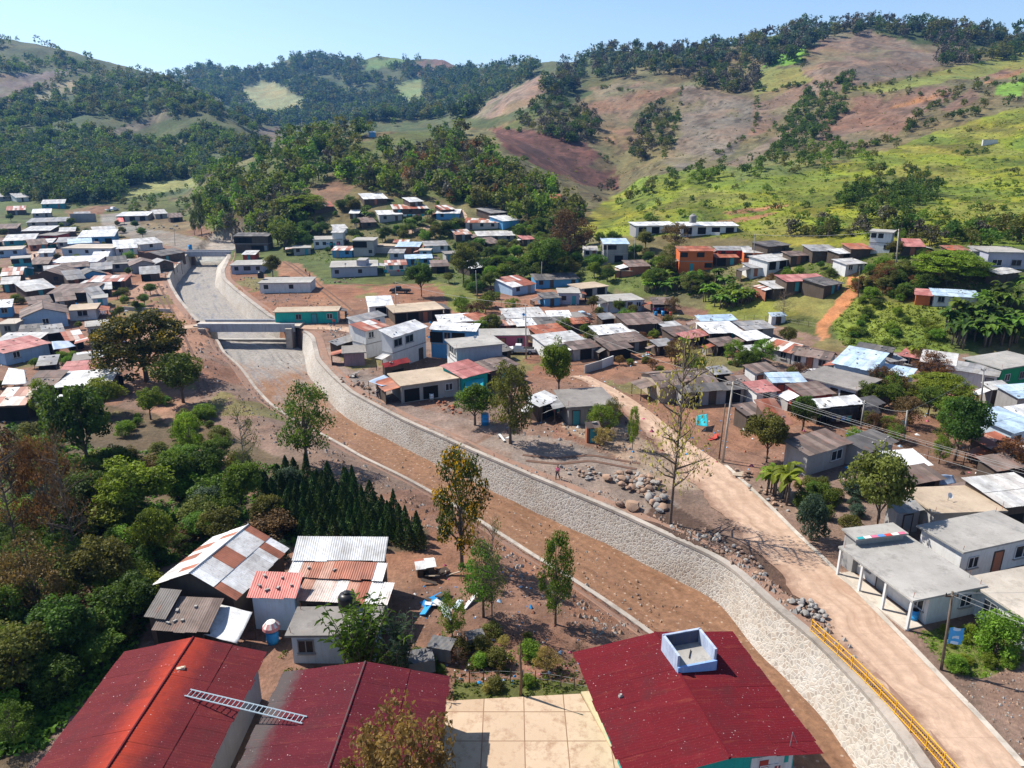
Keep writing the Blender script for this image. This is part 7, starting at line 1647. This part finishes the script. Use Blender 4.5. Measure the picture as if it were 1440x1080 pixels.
# chicken coop and cages behind the patio
p = hit(598, 806); r = empty('chicken_coop', p, R(15), 'small wooden chicken coop with tin roof behind the flowered tree', 'coop')
MB().box((0, 0, .45), (1.5, 1.1, .9)).build('wall', W['wood'], r); link('roof', sheet_roof(None, [((-.9, -.75, 1.0), (.9, -.75, 1.0), (.9, 0, 1.3), (-.9, 0, 1.3)), ((.9, .75, 1.0), (-.9, .75, 1.0), (-.9, 0, 1.3), (.9, 0, 1.3))]), [RF['rustmix']], r); MB().box((0, -.56, .35), (.45, .05, .5)).build('door', M_DARK, r)
def cage(label, u, v, w_, d_, h, mat):
    p = hit(u, v); r = empty('cage', p, R(random.uniform(-20, 20)), label, 'cage')
    for x in (-1, 1):
        for y in (-1, 1): MB().tube([(x * w_ / 2, y * d_ / 2, -.1), (x * w_ / 2, y * d_ / 2, h)], .04, 5).build('post', M_WOODD, r)
    m = MB(); n = 8
    for i in range(n):
        for j in range(n):
            f = lambda a, b: ((a / n - .5) * w_ * 1.08, (b / n - .5) * d_ * 1.08, h + .04 - .09 * math.sin(math.pi * a / n) * math.sin(math.pi * b / n) + .03 * math.sin(a * 2.2 + b)); m.quad([f(i, j), f(i + 1, j), f(i + 1, j + 1), f(i, j + 1)])
    m.build('cover', mat, r); m = MB()
    for i in range(7): m.quad([((i / 7 - .5) * w_ * 1.08, -d_ * .54, h + .03), (((i + 1) / 7 - .5) * w_ * 1.08, -d_ * .54, h + .03), (((i + 1) / 7 - .5) * w_ * 1.1, -d_ * .58 - .05 * (i % 2), h * .25), ((i / 7 - .5) * w_ * 1.1, -d_ * .58 - .05 * ((i + 1) % 2), h * .25)])
    m.build('side_cover', mat, r)
NET = dirty('shade_net', (.13, .13, .135), .8, .3, 2); cage('grey net covered cage beside the cane clump', 592, 942, 1.7, 1.4, 1.2, NET); cage('second net covered cage nearer the patio', 622, 925, 1.7, 1.3, 1.3, NET); cage('wire cage under the thin leafy tree', 668, 908, 1.3, 1.0, 1.0, NET)
# garden fence behind the patio
def fence(label, px, sp, h=1.2, mat=None):
    q = [hit(u, v) for u, v in px]; r = empty('fence', q[0], 0, label, 'fence'); o0 = q[0]; s0 = MB().tube([(0, 0, -.3), (.02, 0, h)], [.045, .03], 5).build('post', mat or M_WOODD, r); k = 0
    for a, b in zip(q, q[1:]):
        n = max(1, int((b - a).length / sp))
        for i in range(n):
            c = a.lerp(b, i / n); c.z = float(gz(c.x, c.y)); o = s0 if k == 0 else s0.copy()
            if k: COL.objects.link(o)
            o.location = c - o0; k += 1
    for z in (.4, h * .8): MB().tube([tuple(c - o0 + Vector((0, 0, z))) for c in q], .012, 4).build('strand', M_WIRE, r)
fence('stick fence with wire behind the patio garden', [(640,962),(700,958),(770,962),(826,972)], .8, 1.1); fence('stick fence along the muddy yard by the clipped tree', [(1290,650),(1330,640),(1380,655),(1420,680)], 1.3); fence('wire fence along the lawn below the terraces', [(1005,452),(1060,450),(1110,455),(1150,462)], 2.0); fence('post fence at the top of the green field', [(1060,130),(1100,118),(1140,108)], 5, 1.8)
fence('dark fence in front of the large white hall', [(705,430),(760,428),(800,430)], 1.6, 1.3)
# low block garden walls
def lowwall(label, px, h, mat=None):
    q = [hit(u, v) for u, v in px]; r = None; m = MB(); o0 = q[0]
    for a, b in zip(q, q[1:]): c = (a + b) / 2 - o0; d = b - a; m.box((c.x, c.y, h / 2 - .2), (math.hypot(d.x, d.y), .18, h + .4), 0, math.atan2(d.y, d.x))
    tag(m.build('garden_wall', mat or W['block'], None, o0), label, 'wall')
lowwall('low block wall in front of the wide dull white roof', [(822,525),(846,518)], 1.4); lowwall('pale end wall beside the open wood shed', [(846,518),(862,512)], 1.5, W['white']); lowwall('grey retaining wall under the cottage with laundry', [(548,388),(584,386)], 1.6, W['grey']); lowwall('low stone wall by the bowed channel wall', [(172,436),(240,440)], .8)
lowwall('block wall along the lane right of the bare frame house', [(528,356),(556,356)], 1.8); lowwall('white base wall under the school terrace', [(960,328),(1012,331)], .8, W['white']); lowwall('grey quarry wall at the valley end', [(100,313),(136,312)], 4.0, W['grey'])
# ------------------------------------------------------------------ the air between here and the far hills
hz = MB().box((0, 1350, 165), (6800, 3900, 380)).build('haze', []); tag(hz, kind='stuff')
hm = bpy.data.materials.new('haze'); hm.use_nodes = True; t_ = hm.node_tree; t_.nodes.remove(t_.nodes['Principled BSDF']); pv = t_.nodes.new('ShaderNodeVolumePrincipled')
pv.inputs['Color'].default_value = (.15, .43, 1.0, 1); pv.inputs['Density'].default_value = .00010; pv.inputs['Anisotropy'].default_value = .3; t_.links.new(pv.outputs[0], t_.nodes['Material Output'].inputs['Volume']); hz.data.materials.append(hm)
if __import__('os').environ.get('HREP'):
    for q in HREP: print('HREP', q)
# ------------------------------------------------------------------ light
SEL, SAZ = 50.0, 65.0      # sun height; degrees to the left of the view direction
w = bpy.data.worlds.new('World'); sc.world = w; w.use_nodes = True; nt = w.node_tree
sky = nt.nodes.new('ShaderNodeTexSky'); sky.sky_type = 'NISHITA'; sky.sun_disc = False; sky.sun_elevation = R(SEL); sky.sun_rotation = R(-SAZ)
sky.altitude = 900; sky.air_density = 1.0; sky.dust_density = 1.1; sky.ozone_density = 2.2
bg = nt.nodes['Background']; nt.links.new(sky.outputs[0], bg.inputs[0]); bg.inputs[1].default_value = .105
sl = bpy.data.lights.new('sun', 'SUN'); sl.energy = 5.0; sl.angle = R(.5); sl.color = (1, .94, .84)
so = bpy.data.objects.new('sun', sl); COL.objects.link(so)
d = Vector((-math.sin(R(SAZ)) * math.cos(R(SEL)), math.cos(R(SAZ)) * math.cos(R(SEL)), math.sin(R(SEL))))
so.rotation_euler = d.to_track_quat('Z', 'Y').to_euler(); so.location = (-60, 60, 150)
vs_ = sc.view_settings; vs_.view_transform = 'Standard'; vs_.look = 'None'; vs_.exposure = 0.8; vs_.gamma = 1.0
sc.cycles.max_bounces = 5; sc.cycles.transparent_max_bounces = 4; sc.cycles.volume_bounces = 0
